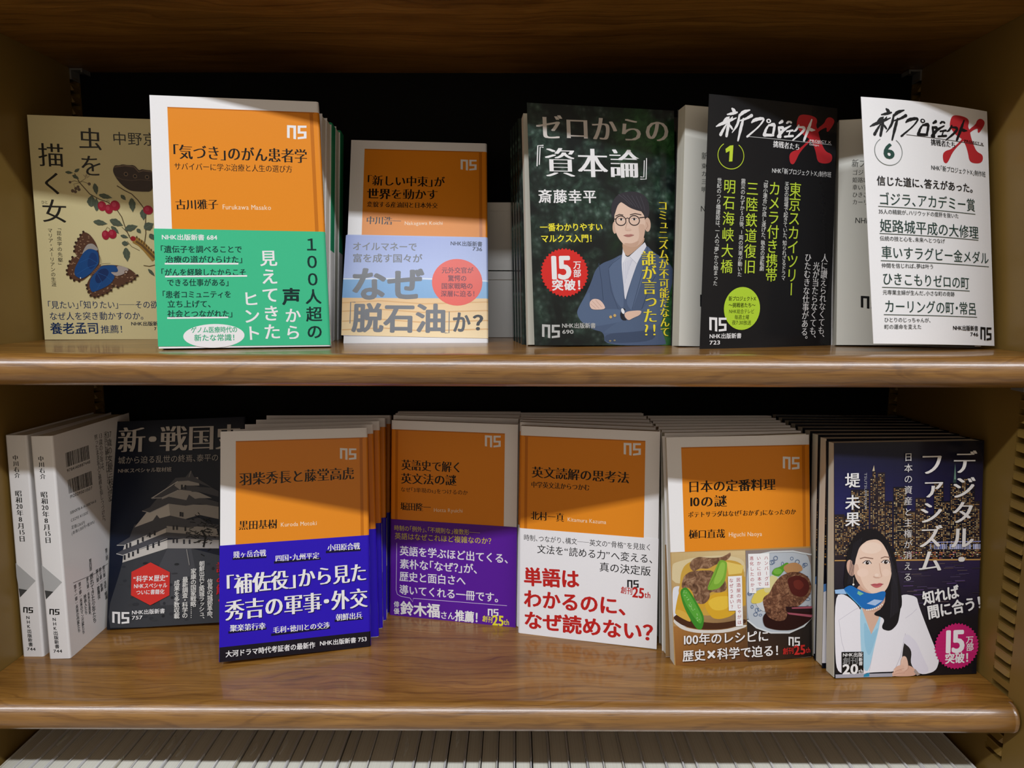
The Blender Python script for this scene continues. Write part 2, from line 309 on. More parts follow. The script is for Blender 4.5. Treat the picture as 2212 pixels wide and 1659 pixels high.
  ('S',[(-2.15,32.38),(27.57,34.24),(60.71,31.91),(111.31,33.94)],1.05,'e2b782'),
  ('S',[(-1.89,25.42),(27.75,27.24),(60.8,24.9),(111.25,26.87)],1.04,'e2b782'),
  ('S',[(-1.59,17.35),(27.96,19.13),(60.9,16.77),(111.19,18.67)],1.03,'e2b782'),
  ('S',[(-1.33,10.47),(28.13,12.21),(60.98,9.84),(111.13,11.69)],1.03,'e2b782'),
  ('T','オイルマネーで',4.11,79.66,55.06,79.74,7.52,'7c7f84','b',0),
  ('T','富を成す国々が',4.45,69.67,59.36,69.97,7.46,'7c7f84','b',0),
  ('T','なぜ',3.52,48.24,61.07,48.79,27.92,'7c7f84','h',0),
  ('T','脱石油',5.68,20.61,78.75,20.35,23.75,'7c7f84','h',0),
  ('S',[(4.44,15.65),(4.38,33.01),(8.1,32.92)],0.69,'7c7f84'),
  ('S',[(77.26,8.3),(80.57,8.31),(80.72,25.73)],0.69,'7c7f84'),
  ('T','か',82.97,17.24,97.38,17.32,17.43,'63666b','h',0),
  ('T','？',96.27,16.96,110.17,17.04,15.13,'4a4c50','h',0),
  ('T','NHK出版新書',81.39,83.15,107.02,82.76,4.41,'39415a','b',0),
  ('T','736',98.9,78.73,106.99,78.23,4.15,'39415a','b',0),
  ('E',86.9,50.23,19.87,19.56,0,'ee6a5e'),
  ('T','元外交官が',74.51,60.03,99.75,60.31,5.29,'7c4650','b',0),
  ('T','驚愕の',79.48,53.38,94.43,53.53,5.26,'7c4650','b',0),
  ('T','国家戦略の',74.37,46.89,99.37,47.12,5.23,'7c4650','b',0),
  ('T','深層に迫る！',73.96,40.49,101.25,40.72,5.21,'7c4650','b',0),
 ],
 'D': [
  ('T','ゼロからの',5.08,156.31,108.13,158.21,18.67,'cdc6c0','M',0),
  ('T','資本論',10.7,131.61,84.08,132.99,21.68,'eceaea','M',0),
  ('S',[(5.62,128.33),(6.55,142.9),(10.73,143.31)],0.8,'eceaea'),
  ('S',[(83.86,121.74),(88.44,121.89),(89.13,137.32)],0.71,'eceaea'),
  ('S',[(7.31,129.35),(8.2,142.01),(10.7,141.86)],0.69,'eceaea'),
  ('S',[(83.89,123.4),(86.68,123.33),(87.31,135.59)],0.71,'eceaea'),
  ('T','斎藤幸平',5.6,107.13,50.02,108.13,9.74,'eceaea','b',0),
  ('T','一番わかりやすい',6.64,85.09,54.13,86.21,5.81,'f6e83c','b',0),
  ('T','マルクス入門！',7.05,77.04,46.28,77.87,5.81,'f6e83c','b',0),
  ('P',[(55.51,60.77),(58.12,61.68),(59.94,62.39),(61.96,63.29),(63.74,64.18),(66.26,65.54),(67.77,66.08),(69.08,66.1),(69.91,65.58),(70.71,64.24),(71.38,63.58),(72.26,63.24),(73.18,63.28),(74.62,63.75),(75.63,64.14),(76.77,64.68),(77.79,65.25),(79.25,66.17),(80.39,66.98),(81.83,68.15),(83.26,69.41),(85.47,71.46),(86.9,72.35),(88.33,72.54),(89.45,72.01),(90.87,70.44),(92.21,69.26),(94.18,67.82),(96.38,66.42),(99.99,64.31),(102.19,62.89),(104.16,61.39),(105.48,60.13),(106.87,58.44),(107.67,57.19),(108.32,55.72),(108.68,54.34),(108.93,52.29),(108.91,50.64),(108.6,48.49),(108.07,46.3),(107.02,42.89),(106.34,40.77),(105.68,38.8),(105.16,37.4),(104.52,35.81),(104.03,34.44),(103.41,32.57),(102.81,30.58),(101.89,27.4),(101.23,25.16),(100.46,22.66),(99.75,20.43),(98.71,17.26),(98.33,14.95),(98.43,12.27),(98.96,9.78),(100.24,6.11),(100.95,3.96),(101.5,2.16),(101.75,1.1),(101.86,0.18),(99.54,-0.28),(93.55,-0.54),(85.22,-0.54),(70.11,-0.29),(61.9,0.32),(55.99,1.6),(53.6,3.29),(53.43,6.32),(52.93,8.06),(51.83,9.48),(50.37,10.27),(47.75,10.86),(45.93,11.43),(43.9,12.29),(42.11,13.25),(39.58,14.83),(38.04,15.92),(36.65,17.11),(35.71,18.15),(34.7,19.6),(34.11,20.6),(33.63,21.69),(33.37,22.64),(33.16,23.97),(33.33,25.16),(33.96,26.85),(34.92,28.69),(36.72,31.67),(37.98,33.82),(39.35,36.3),(40.57,38.58),(42.27,41.91),(43.36,44.18),(44.44,46.62),(45.28,48.72),(46.32,51.61),(47.15,53.43),(48.19,55.18),(49.25,56.49),(50.87,58.05),(52.17,59.05),(53.83,60.03)],'4d5d79'),
  ('P',[(34.92,28.69),(36.72,31.67),(37.93,33.55),(39.21,35.33),(40.27,36.64),(41.7,38.19),(42.46,38.65),(42.95,38.25),(43.08,37.1),(42.91,34.54),(42.9,32.87),(43.05,31.17),(43.32,29.8),(43.86,28.02),(45.28,27.07),(48.35,26.44),(52.42,26.26),(59.75,26.44),(63.69,26.32),(66.39,25.82),(67.26,25.05),(66.75,23.59),(66.62,22.6),(66.78,21.54),(67.21,20.64),(68.14,19.39),(68.35,18.63),(67.96,17.93),(67.05,17.44),(65.14,16.89),(63.24,16.47),(60.34,15.92),(57.06,15.38),(51.62,14.54),(48.21,14.23),(44.99,14.26),(42.63,14.64),(39.85,15.56),(38.18,16.28),(36.69,17.21),(35.71,18.15),(34.7,19.6),(34.11,20.6),(33.63,21.69),(33.37,22.64),(33.16,23.97),(33.33,25.16),(33.96,26.85)],'566885'),
  ('P',[(70.2,18.02),(71.16,18.01),(72.2,18.39),(73.92,19.34),(75.93,20.68),(79.35,23.14),(81.56,24.81),(83.78,26.62),(85.52,28.17),(87.74,30.31),(89.59,31.59),(92.1,32.69),(94.71,33.39),(98.87,34.06),(101.03,33.9),(102.35,32.82),(102.56,31.06),(101.76,27.65),(101.16,25.29),(100.44,22.7),(99.75,20.43),(98.71,17.26),(97.27,15.32),(94.64,13.56),(91.4,12.35),(85.8,11.06),(81.47,10.3),(76.07,9.66),(70.75,9.27),(62.64,8.92),(58.19,8.8),(54.96,8.85),(53.63,9.04),(53.45,9.49),(53.82,10.04),(54.95,10.99),(56.6,12.14),(59.67,14.13),(61.65,15.3),(63.61,16.29),(65.14,16.89),(67.05,17.44),(68.25,17.73),(69.38,17.94)],'52637f'),
  ('P',[(62.64,8.92),(70.75,9.27),(75.88,9.55),(80.81,9.94),(84.46,10.33),(88.83,10.96),(91.19,10.85),(92.79,9.94),(93.31,8.42),(93.01,5.47),(90.94,3.79),(86.01,2.48),(79.28,1.82),(67.16,1.45),(60.57,1.61),(55.84,2.39),(53.96,3.62),(53.9,5.97),(55.1,7.31),(58.23,8.37)],'3f4d66'),
  ('S',[(50.41,59.75),(52.36,45.57),(53.21,32.77)],0.43,'38465f'),
  ('S',[(94.4,50.71),(90.42,44.93),(83.1,26.19)],0.51,'38465f'),
  ('S',[(57.81,54.83),(59.38,39.89),(64.77,26.3)],0.43,'3f4d68'),
  ('P',[(66.25,64.81),(63.71,62.77),(62.18,61.45),(60.8,60.12),(59.88,59.07),(58.9,57.73),(58.43,56.48),(58.21,54.63),(58.28,52.6),(58.68,49.25),(59.07,46.76),(59.66,43.78),(60.32,40.94),(61.41,36.69),(62.34,34.01),(63.59,31.46),(64.9,29.57),(67,27.31),(68.11,27.08),(68.85,28.76),(69.05,31.97),(68.83,38.49),(68.73,43.08),(68.69,48.28),(68.73,52.97),(68.87,59.69),(68.56,63.05),(67.61,64.89)],'5a6b88'),
  ('P',[(89.44,71.52),(90.86,69.85),(91.29,68.37),(90.96,66.28),(89.95,64.03),(87.7,60.4),(86.51,58.24),(85.71,56.37),(85.48,55.2),(85.7,54.07),(85.35,52.2),(84.23,48.56),(82.59,43.94),(79.54,35.82),(77.8,31.3),(76.41,27.9),(75.67,26.34),(75.18,25.78),(74.71,25.77),(74.02,26.3),(73.24,27.27),(71.97,29.19),(71.52,31.07),(71.68,33.94),(72.39,37.18),(74.06,42.58),(75.2,46.16),(76.45,49.87),(77.54,52.92),(79.07,56.98),(80.25,59.78),(81.72,62.84),(83.19,65.51),(85.43,69.25),(86.88,71.05),(88.32,71.86)],'5a6b88'),
  ('S',[(67.07,64.17),(60.93,59.84),(57.84,56.26)],0.36,'38465f'),
  ('S',[(88.63,71.57),(85.26,57.15),(75.43,26.24)],0.36,'38465f'),
  ('P',[(69.86,67.94),(70.7,66.16),(71.39,65.26),(72.28,64.74),(73.2,64.72),(74.65,65.18),(75.93,65.9),(77.75,67.29),(79.71,69.04),(82.9,72.12),(84.71,73.68),(86.13,74.58),(86.85,74.63),(87.27,73.85),(87.16,72.86),(86.46,71.13),(85.32,69.02),(83.13,65.39),(81.7,62.82),(80.24,59.89),(79.07,57.23),(77.55,53.4),(76.54,50.78),(75.46,47.95),(74.56,45.51),(73.34,42.14),(72.58,39.96),(71.86,37.8),(71.34,36.11),(70.72,33.98),(70.33,33.49),(69.95,34.37),(69.67,36.44),(69.33,40.82),(69.09,43.9),(68.8,47.38),(68.54,50.51),(68.16,54.99),(68.01,57.93),(68,60.92),(68.15,63.32),(68.52,66.46),(68.86,67.9),(69.34,68.43)],'d9d9e2'),
  ('S',[(69.27,60.62),(69.65,42.03)],0.21,'b5b8cc'),
  ('S',[(70.8,61.2),(70.63,45.25)],0.21,'b5b8cc'),
  ('S',[(72.34,61.79),(71.61,48.47)],0.21,'b5b8cc'),
  ('S',[(73.87,62.37),(72.59,51.7)],0.21,'b5b8cc'),
  ('S',[(75.41,62.96),(73.57,54.93)],0.21,'b5b8cc'),
  ('S',[(76.95,63.54),(74.55,58.15)],0.21,'b5b8cc'),
  ('S',[(78.49,64.13),(75.53,61.38)],0.22,'b5b8cc'),
  ('P',[(69.11,71.32),(71.63,64.21),(68.33,59.18)],'e6e6ec'),
  ('P',[(86.39,75.49),(87.72,72.63),(79.78,59.63),(74.08,65.09)],'e2e2ea'),
  ('S',[(74.08,65.09),(79.78,59.63)],0.21,'a9abba'),
  ('P',[(69.06,74.82),(68.89,72.81),(68.97,71.41),(69.31,69.86),(69.85,68.49),(70.88,66.55),(71.69,65.65),(72.71,65.31),(73.73,65.6),(75.31,66.67),(76.59,67.61),(78.29,68.92),(80.03,70.33),(82.77,72.62),(84.3,74.11),(85.47,75.63),(86.02,76.85),(86.24,78.43),(85.52,79.14),(83.47,79.37),(80.54,79.08),(75.13,78.1),(72.15,77.25),(69.97,76.08)],'c49f86'),
  ('E',63.13,85.83,1.66,4.41,0,'d4b09a'),
  ('E',88.81,88.45,2.47,5.17,0,'d8b5a0'),
  ('S',[(88.23,90.24),(89.09,87.38),(87.74,85.2)],0.36,'b78b78'),
  ('P',[(64.03,98.12),(65.14,100.59),(65.98,102.06),(66.98,103.31),(67.94,104.08),(69.38,104.78),(70.68,104.93),(72.54,104.58),(74.57,103.82),(77.88,102.22),(79.93,101.13),(81.81,99.94),(83.12,98.92),(84.58,97.49),(85.43,96.44),(86.14,95.17),(86.54,93.97),(86.87,92.18),(87.02,90.82),(87.08,89.14),(87.04,87.51),(86.87,85.03),(86.67,83.36),(86.33,81.58),(85.93,80.08),(85.23,78.05),(84.65,76.76),(83.85,75.53),(83,74.62),(81.66,73.52),(80.7,72.87),(79.6,72.31),(78.6,71.96),(77.16,71.62),(76.09,71.55),(74.83,71.69),(73.63,72.02),(71.86,72.71),(70.69,73.32),(69.49,74.15),(68.52,75.04),(67.24,76.48),(66.42,77.55),(65.61,78.86),(64.98,80.11),(64.19,81.99),(63.73,83.57),(63.36,85.71),(63.15,87.95),(62.98,91.51),(63.07,93.84),(63.44,96.21)],'e4c4b0'),
  ('P',[(83.18,88.7),(84.91,88.74),(85.85,88.44),(86.52,87.66),(86.77,86.56),(86.73,84.53),(86.6,83.11),(86.31,81.51),(85.93,80.08),(85.23,78.05),(84.65,76.76),(83.85,75.53),(83,74.62),(81.66,73.52),(80.74,72.88),(79.74,72.33),(78.87,72.01),(77.66,71.72),(77.31,71.92),(77.61,72.7),(78.49,73.9),(80.46,76.17),(81.47,77.9),(82.08,80.03),(82.16,82.1),(81.74,85.24),(81.78,86.96),(82.29,88.2)],'d6b29d'),
  ('P',[(72.41,74.69),(74.32,74.49),(75.66,74.53),(77.17,74.81),(78.52,75.29),(80.46,76.21),(81.41,76.48),(81.87,76.24),(81.76,75.54),(81.01,74),(80.38,73.11),(79.51,72.38),(78.6,71.96),(77.16,71.62),(76.11,71.54),(74.89,71.67),(73.76,71.97),(72.11,72.62),(71.2,73.06),(70.55,73.5),(70.3,73.87),(70.31,74.37),(70.61,74.61),(71.37,74.72)],'cba690'),
  ('P',[(60.74,96.58),(60.57,97.69),(60.56,98.59),(60.67,99.77),(60.9,100.98),(61.37,102.88),(61.81,104.15),(62.47,105.48),(63.2,106.58),(64.42,108.06),(65.34,108.98),(66.47,109.84),(67.58,110.46),(69.25,111.18),(70.61,111.6),(72.39,111.97),(74.22,112.2),(77.09,112.42),(78.97,112.42),(80.9,112.21),(82.45,111.84),(84.48,111.09),(85.74,110.44),(86.94,109.54),(87.8,108.58),(88.81,107.03),(89.4,105.91),(89.9,104.6),(90.19,103.38),(90.44,101.59),(90.53,100.32),(90.51,98.89),(90.37,97.59),(90.04,95.74),(89.7,94.73),(89.16,94.01),(88.54,93.74),(87.51,93.76),(86.91,93.96),(86.44,94.46),(86.19,95.13),(86.02,96.37),(85.72,97.08),(85.11,97.67),(84.34,98),(82.97,98.26),(81.93,98.49),(80.65,98.81),(79.39,99.16),(77.49,99.72),(76.16,100.2),(74.67,100.89),(73.35,101.62),(71.47,102.8),(70.35,103.48),(69.38,104.03),(68.77,104.32),(68.18,104.53),(67.74,104.45),(67.22,104.04),(66.72,103.39),(65.99,102.15),(65.49,101.19),(64.98,100),(64.54,98.82),(63.96,97.03),(63.56,95.91),(63.12,94.85),(62.74,94.08),(62.2,93.17),(61.87,92.83),(61.57,92.87),(61.37,93.28),(61.16,94.27),(61.01,94.99),(60.86,95.82)],'35333a'),
  ('S',[(66.51,110.05),(70.99,106.98),(75.46,102.82)],0.36,'4d4b54'),
  ('S',[(69.91,109.87),(74.01,106.07),(77.73,102.03)],0.36,'4d4b54'),
  ('S',[(73.32,109.68),(77.03,105.15),(80.01,101.22)],0.36,'4d4b54'),
  ('S',[(76.74,109.49),(80.07,104.23),(82.29,100.42)],0.36,'4d4b54'),
  ('S',[(80.17,109.3),(83.11,103.3),(84.57,99.62)],0.36,'4d4b54'),
  ('S',[(83.61,109.11),(86.16,102.38),(86.86,98.81)],0.36,'4d4b54'),
  ('S',[(63.91,94.15),(66.96,95.5),(69.98,95)],0.71,'4a3c38'),
  ('S',[(75.16,95.33),(79.14,96.35),(84.1,95.53)],0.71,'4a3c38'),
  ('E',68.25,91.83,1.97,0.71,0,'efe6e2'),
  ('E',68.25,91.83,0.91,0.78,0,'2b2424'),
  ('S',[(66.14,92.21),(68.27,92.83),(70.38,92.23)],0.36,'4a3530'),
  ('E',78.45,92.19,1.99,0.72,0,'efe6e2'),
  ('E',78.45,92.19,0.92,0.79,0,'2b2424'),
  ('S',[(76.32,92.57),(78.47,93.19),(80.6,92.59)],0.36,'4a3530'),
  ('O',68,90.9,3.94,3.48,0,360,0.68,'33282c'),
  ('O',78.43,91.33,4.05,3.56,0,360,0.69,'33282c'),
  ('S',[(71.83,92.4),(73.13,93.07),(74.64,92.46)],0.57,'33282c'),
  ('S',[(82.45,93.34),(87.68,93.96)],0.72,'33282c'),
  ('S',[(64.17,92.24),(62.2,91.7)],0.64,'33282c'),
  ('S',[(72.91,89.93),(71.7,86.34),(71.43,84.34),(73.17,83.87),(75.47,84.41)],0.43,'c4a08c'),
  ('E',73.57,84.59,2.59,0.86,0,'dcb8a4'),
  ('P',[(70.6,80.55),(71.43,80.84),(71.97,80.98),(72.48,81.07),(72.88,81.08),(73.35,81.02),(73.69,81.01),(74.06,81.04),(74.4,81.11),(74.88,81.25),(75.28,81.3),(75.81,81.26),(76.37,81.16),(77.25,80.92),(77.59,80.73),(77.59,80.46),(77.24,80.19),(76.34,79.75),(75.7,79.5),(74.98,79.3),(74.31,79.2),(73.36,79.14),(72.71,79.16),(72.01,79.28),(71.41,79.48),(70.58,79.84),(70.26,80.09),(70.26,80.34)],'b97f76'),
  ('S',[(69.83,80.18),(73.85,80.1),(78.06,80.59)],0.29,'8d5a55'),
  ('P',[(43.63,32.52),(44.47,33.23),(45.14,33.6),(46.02,33.83),(46.91,33.88),(48.32,33.76),(49.24,33.56),(50.2,33.14),(50.99,32.61),(52.03,31.67),(52.69,30.94),(53.33,30.03),(53.83,29.12),(54.43,27.74),(54.26,26.96),(53.2,26.38),(51.49,26.11),(48.2,26.02),(46.31,26.1),(44.78,26.39),(43.94,26.83),(43.32,27.65),(42.99,28.26),(42.76,28.98),(42.68,29.65),(42.7,30.65),(42.84,31.31),(43.17,31.98)],'e3c3b4'),
  ('S',[(43.21,30.33),(47.46,26.76)],0.28,'c09a8a'),
  ('S',[(44.6,32.45),(49.71,26.96)],0.28,'c09a8a'),
  ('S',[(47.23,33.15),(51.98,27.8)],0.28,'c09a8a'),
  ('P',[(70.32,23.8),(71.29,24.29),(72.34,24.59),(74.06,24.86),(76.07,25.04),(79.49,25.25),(81.28,25.19),(82.43,24.82),(82.69,24.24),(82.18,23.11),(81.63,22.39),(80.75,21.69),(79.71,21.15),(77.97,20.49),(76.84,20.03),(75.69,19.53),(74.79,19.09),(73.62,18.47),(72.85,18.26),(72.06,18.36),(71.4,18.73),(70.54,19.59),(70.05,20.2),(69.67,20.87),(69.48,21.47),(69.37,22.33),(69.47,22.87),(69.81,23.4)],'e0bda8'),
  ('P',[(66.64,24.23),(67.39,25.62),(67.9,26.34),(68.48,26.78),(68.98,26.84),(69.69,26.57),(69.99,26.31),(70.05,25.94),(69.85,25.53),(69.29,24.86),(68.99,24.32),(68.8,23.62),(68.75,22.9),(68.82,21.77),(68.99,21.04),(69.35,20.28),(69.83,19.67),(70.67,18.88),(70.9,18.46),(70.65,18.2),(69.97,18.15),(68.5,18.27),(67.64,18.55),(66.93,19.13),(66.52,19.89),(66.19,21.24),(66.13,22.19),(66.29,23.27)],'22242c'),
  ('E',68.15,24.85,1.22,2.15,20,'e8e8ea'),
  ('E',58.6,20.63,1.13,1.14,0,'c9a86a'),
  ('E',61.79,21.67,1.14,1.14,0,'c9a86a'),
  ('E',57.85,3.13,0.91,0.64,0,'8d8468'),
  ('E',61.26,3.44,0.91,0.64,0,'8d8468'),
  ('B',24.31,52.8,17.97,17.68,40,'d62c28'),
  ('T','15',10.89,56.55,29.88,56.91,22.06,'eceaea','h',0),
  ('T','万',30.76,58.43,36.88,58.47,5.84,'eceaea','b',0),
  ('T','部',30.63,52.37,36.75,52.4,5.84,'eceaea','b',0),
  ('T','突破！',14.2,43.83,37.3,44.1,7.92,'eceaea','h',0),
  ('N',[(6.59,15.83),(19.84,15.69),(19.61,5.67),(6.36,5.86)],'b9b9b6'),
  ('T','NHK出版新書',21.27,14.74,47.02,14.46,3.98,'b9b9b6','b',0),
  ('T','690',21.42,10.31,30.18,10.2,3.74,'b9b9b6','b',0),
  ('V','コミュニズムが不可能だなんて',101.07,106.44,101.06,5.69,8.01,'f2de3a','M'),
  ('V','誰が言った?!',89.17,69,89.46,5.61,12.05,'f2de3a','M'),
 ],
 'E': [
  ('P',[(73.53,159.35),(73.69,160.51),(73.95,161.59),(74.29,162.58),(74.72,163.5),(75.24,164.33),(76.1,164.98),(77.3,165.45),(78.85,165.74),(80.75,165.84),(82.57,165.86),(84.31,165.78),(85.98,165.61),(87.57,165.35),(88.89,165.02),(89.93,164.59),(90.69,164.09),(91.17,163.51),(91.46,162.84),(91.56,162.1),(91.46,161.27),(91.16,160.35),(91.06,159.5),(91.16,158.71),(91.45,157.97),(91.94,157.3),(92.41,156.46),(92.86,155.47),(93.29,154.32),(93.7,153.01),(94.25,151.6),(94.96,150.08),(95.81,148.47),(96.82,146.74),(97.75,145.28),(98.62,144.08),(99.42,143.15),(100.14,142.47),(101.01,141.9),(102.01,141.43),(103.16,141.05),(104.45,140.78),(105.47,140.35),(106.22,139.76),(106.7,139.02),(106.91,138.13),(106.92,137.27),(106.73,136.44),(106.35,135.64),(105.76,134.88),(104.89,134.26),(103.73,133.78),(102.29,133.44),(100.57,133.24),(98.99,133.17),(97.55,133.21),(96.24,133.38),(95.08,133.67),(94.11,134.26),(93.32,135.16),(92.71,136.36),(92.3,137.86),(91.82,139.33),(91.29,140.78),(90.71,142.19),(90.07,143.58),(89.35,144.88),(88.56,146.07),(87.68,147.17),(86.73,148.17),(85.67,149.03),(84.5,149.75),(83.23,150.32),(81.86,150.75),(80.55,151.32),(79.28,152.03),(78.06,152.87),(76.9,153.84),(75.91,154.71),(75.1,155.49),(74.45,156.17),(73.98,156.75),(73.67,157.47),(73.52,158.34)],'b92d33'),
  ('P',[(100.9,165.33),(101.79,165.76),(102.73,165.99),(103.71,166.03),(104.72,165.86),(105.78,165.5),(106.59,165.05),(107.14,164.51),(107.43,163.89),(107.47,163.17),(107.17,162.23),(106.54,161.05),(105.58,159.65),(104.28,158.02),(103.19,156.82),(102.31,156.03),(101.64,155.67),(101.17,155.72),(100.85,155.94),(100.65,156.33),(100.59,156.89),(100.67,157.61),(100.59,158.12),(100.34,158.42),(99.94,158.5),(99.37,158.36),(98.61,158.08),(97.66,157.65),(96.51,157.07),(95.18,156.34),(93.91,155.46),(92.71,154.43),(91.58,153.26),(90.51,151.93),(89,150.34),(87.05,148.51),(84.66,146.42),(81.85,144.08),(79.46,141.78),(77.49,139.52),(75.94,137.28),(74.82,135.07),(73.84,133.33),(73,132.06),(72.32,131.26),(71.77,130.92),(71.22,130.76),(70.67,130.77),(70.1,130.95),(69.53,131.31),(69.05,131.9),(68.66,132.74),(68.35,133.81),(68.14,135.13),(68.15,136.28),(68.38,137.27),(68.84,138.1),(69.52,138.76),(70.36,139.35),(71.36,139.86),(72.51,140.29),(73.83,140.65),(75.36,141.35),(77.1,142.4),(79.05,143.8),(81.21,145.55),(83.32,147.44),(85.36,149.45),(87.35,151.6),(89.27,153.89),(91.1,155.85),(92.84,157.5),(94.48,158.83),(96.03,159.85),(97.26,160.81),(98.19,161.74),(98.8,162.61),(99.1,163.44),(99.55,164.17),(100.15,164.8)],'b92d33'),
  ('K',[(19.41,164.74,1.41),(20.86,163.51,2.64),(22.08,161.71,0.88)],'eceaea'),
  ('K',[(15.67,160.64,0.88),(19.52,161.57,1.94),(23.38,162.64,1.24)],'eceaea'),
  ('K',[(12.85,156.07,0.88),(15.1,157.74,2.11),(17.36,159.15,0.7)],'eceaea'),
  ('K',[(19.84,159.35,0.71),(18.82,157.77,1.59),(17.78,156.6,0.71)],'eceaea'),
  ('K',[(7.24,152.11,0.7),(11.11,154.04,2.11),(17.61,156.59,1.76),(22.84,158.92,0.71)],'eceaea'),
  ('K',[(17.25,157.65,1.41),(16.58,152.84,2.29),(15.47,146.36,1.95)],'eceaea'),
  ('K',[(15.22,154.09,1.06),(12.86,150.52,1.76),(10.84,146.97,2.29)],'eceaea'),
  ('K',[(16.86,154.36,0.88),(18.57,152.86,1.59),(19.94,151.33,1.24)],'eceaea'),
  ('K',[(33.51,164.99,0.89),(28.37,163.06,2.48),(25.13,160.2,1.24)],'eceaea'),
  ('K',[(25.35,161.17,1.41),(23.9,154.78,1.95),(19.86,148.87,0.53)],'eceaea'),
  ('K',[(35.16,161.43,2.31),(31.03,159.18,1.6),(25.9,157.26,0.89)],'eceaea'),
  ('K',[(28.53,158.7,1.42),(26.89,152.96,2.31),(24.7,143.89,1.25)],'eceaea'),
  ('K',[(35.34,156.78,1.07),(37.81,158.63,2.32),(43.37,160.04,1.97),(44.95,159.07,1.43),(40.54,153.88,1.08),(31.98,147.03,1.43)],'eceaea'),
  ('K',[(32.31,147.06,1.25),(33.65,147.43,0.54)],'eceaea'),
  ('K',[(49.7,156.26,1.08),(47.42,153.17,1.8),(46.02,149.31,2.52)],'eceaea'),
  ('K',[(45.86,149.16,2.34),(53.62,149.46,1.63)],'eceaea'),
  ('K',[(49.38,155.82,1.08),(53.32,156.68,2.53),(54.24,155.36,2.17),(53.25,149.85,1.81)],'eceaea'),
  ('K',[(58.46,158.2,1.45),(60.68,159.5,2.36)],'eceaea'),
  ('K',[(57.71,155.35,1.09),(61.39,155.08,2.54)],'eceaea'),
  ('K',[(58.08,154.96,1.81),(59.38,149.05,2.55)],'eceaea'),
  ('K',[(57.81,148.93,2.36),(62.16,153.6,2),(68.33,157.16,0.91)],'eceaea'),
  ('K',[(64.74,158.7,1.27),(66.11,159.65,1.64)],'eceaea'),
  ('K',[(67.15,159.87,1.27),(68.41,159.41,1.64)],'eceaea'),
  ('K',[(64.82,152.96,1.09),(70.07,154.06,1.46)],'eceaea'),
  ('K',[(67.79,153.47,1.09),(66.54,149.86,1.1)],'eceaea'),
  ('K',[(63.23,149.19,1.28),(70.41,150.28,1.65)],'eceaea'),
  ('K',[(75.21,157.98,1.28),(73.05,154.71,1.65),(70.98,153.43,0.73)],'eceaea'),
  ('K',[(74.91,156.83,1.1),(80.28,156.54,2.02),(77.94,153.1,1.84),(70.37,147.32,0.92)],'eceaea'),
  ('K',[(86.63,162.85,1.1),(84.22,156.98,2.39),(80.33,148.03,1.84)],'eceaea'),
  ('K',[(82.95,157.03,0.74),(86.08,155.85,2.4),(89.88,155.86,0.55)],'eceaea'),
  ('E',49.25,158.86,2.07,1.52,0,'eceaea'),
  ('E',49.25,158.86,0.95,0.69,0,'1b1b1d'),
  ('S',[(33.37,147.14),(105.79,146.76)],0.33,'c8c8c8'),
  ('T','挑戦者たち',53.55,143.66,76.89,143.02,4.77,'eceaea','M',0),
  ('T','PROJECT X',85.2,148.19,105.11,148.46,2.31,'f0e0e0','b',0),
  ('T','Challengers',85.17,145.78,94.13,145.48,1.84,'f0e0e0','r',0),
  ('O',19.37,133.51,10.34,9.07,-235,55,0.54,'c2d83c'),
  ('P',[(14.82,137.63),(18.35,140.08),(21.02,140.49),(20.58,129.6),(17.9,129.32),(18.2,136.53),(15.31,135.02)],'c2d83c'),
  ('T','NHK「新プロジェクトX」制作班',53.32,125.42,106.63,125.63,4.16,'dcdcdc','r',0),
  ('V','明石海峡大橋',19.07,118.17,18.26,52.39,9.75,'c0d840','r'),
  ('V','三陸鉄道復旧',37.62,117.51,37.26,52.65,9.99,'c0d840','r'),
  ('V','カメラ付き携帯',56.29,118.18,55.81,47.5,10.23,'c0d840','r'),
  ('V','東京スカイツリー',74.28,118.35,73.9,37.31,10.47,'c0d840','r'),
  ('V','世紀のつり橋建設は、一人の「夢」から始まった',10.78,118.15,9.44,44.29,3.62,'d8d8d4','r'),
  ('V','震災のわずか5日後、1両の列車が動いた',29.9,118.54,29.01,50.69,3.71,'d8d8d4','r'),
  ('V','「弱小連合」が成し遂げた、執念の逆転劇',48.55,118.67,47.41,55.11,3.79,'d8d8d4','r'),
  ('V','天空の現場で起きていた、知られざるドラマ',66.67,118.29,66.41,48.55,3.89,'d8d8d4','r'),
  ('V','人に讃えられなくても、',103.63,68.47,103.07,6,6.38,'eceaea','m'),
  ('V','光が当たらなくても、',96.12,62.32,95.04,5.63,6.33,'eceaea','m'),
  ('V','ひたむきな仕事がある。',88.06,68.48,87.25,5.02,6.26,'eceaea','m'),
  ('E',32.01,28.43,15.04,15.18,0,'b4d63a'),
  ('T','新プロジェクトX',20.59,35.39,43.51,35.45,3.38,'20260f','b',0),
  ('T','〜挑戦者たち〜',20.73,30.88,43.12,30.87,3.38,'20260f','b',0),
  ('T','NHK総合テレビ',21.15,26.48,42.31,26.41,3.39,'20260f','r',0),
  ('T','毎週土曜',25.84,22.39,38.1,22.32,3.4,'20260f','r',0),
  ('T','夜7:30放送',23.76,18.56,39.93,18.43,3.4,'20260f','r',0),
  ('N',[(5.37,22.51),(19.23,22.43),(19.56,12.2),(5.67,12.37)],'eceaea'),
  ('T','NHK出版新書',5.77,9.13,32.13,9.22,3.85,'eceaea','b',0),
  ('T','723',5.9,4.62,14.73,4.7,3.72,'eceaea','b',0),
 ],
 'Eb': [
  ('T','新プロジェクトX',14.04,137.63,54.85,139.68,5.4,'3a3a36','m',0),
  ('T','東京スカイツリー',14.27,130.52,49.23,132.32,3.99,'3a3a36','m',0),
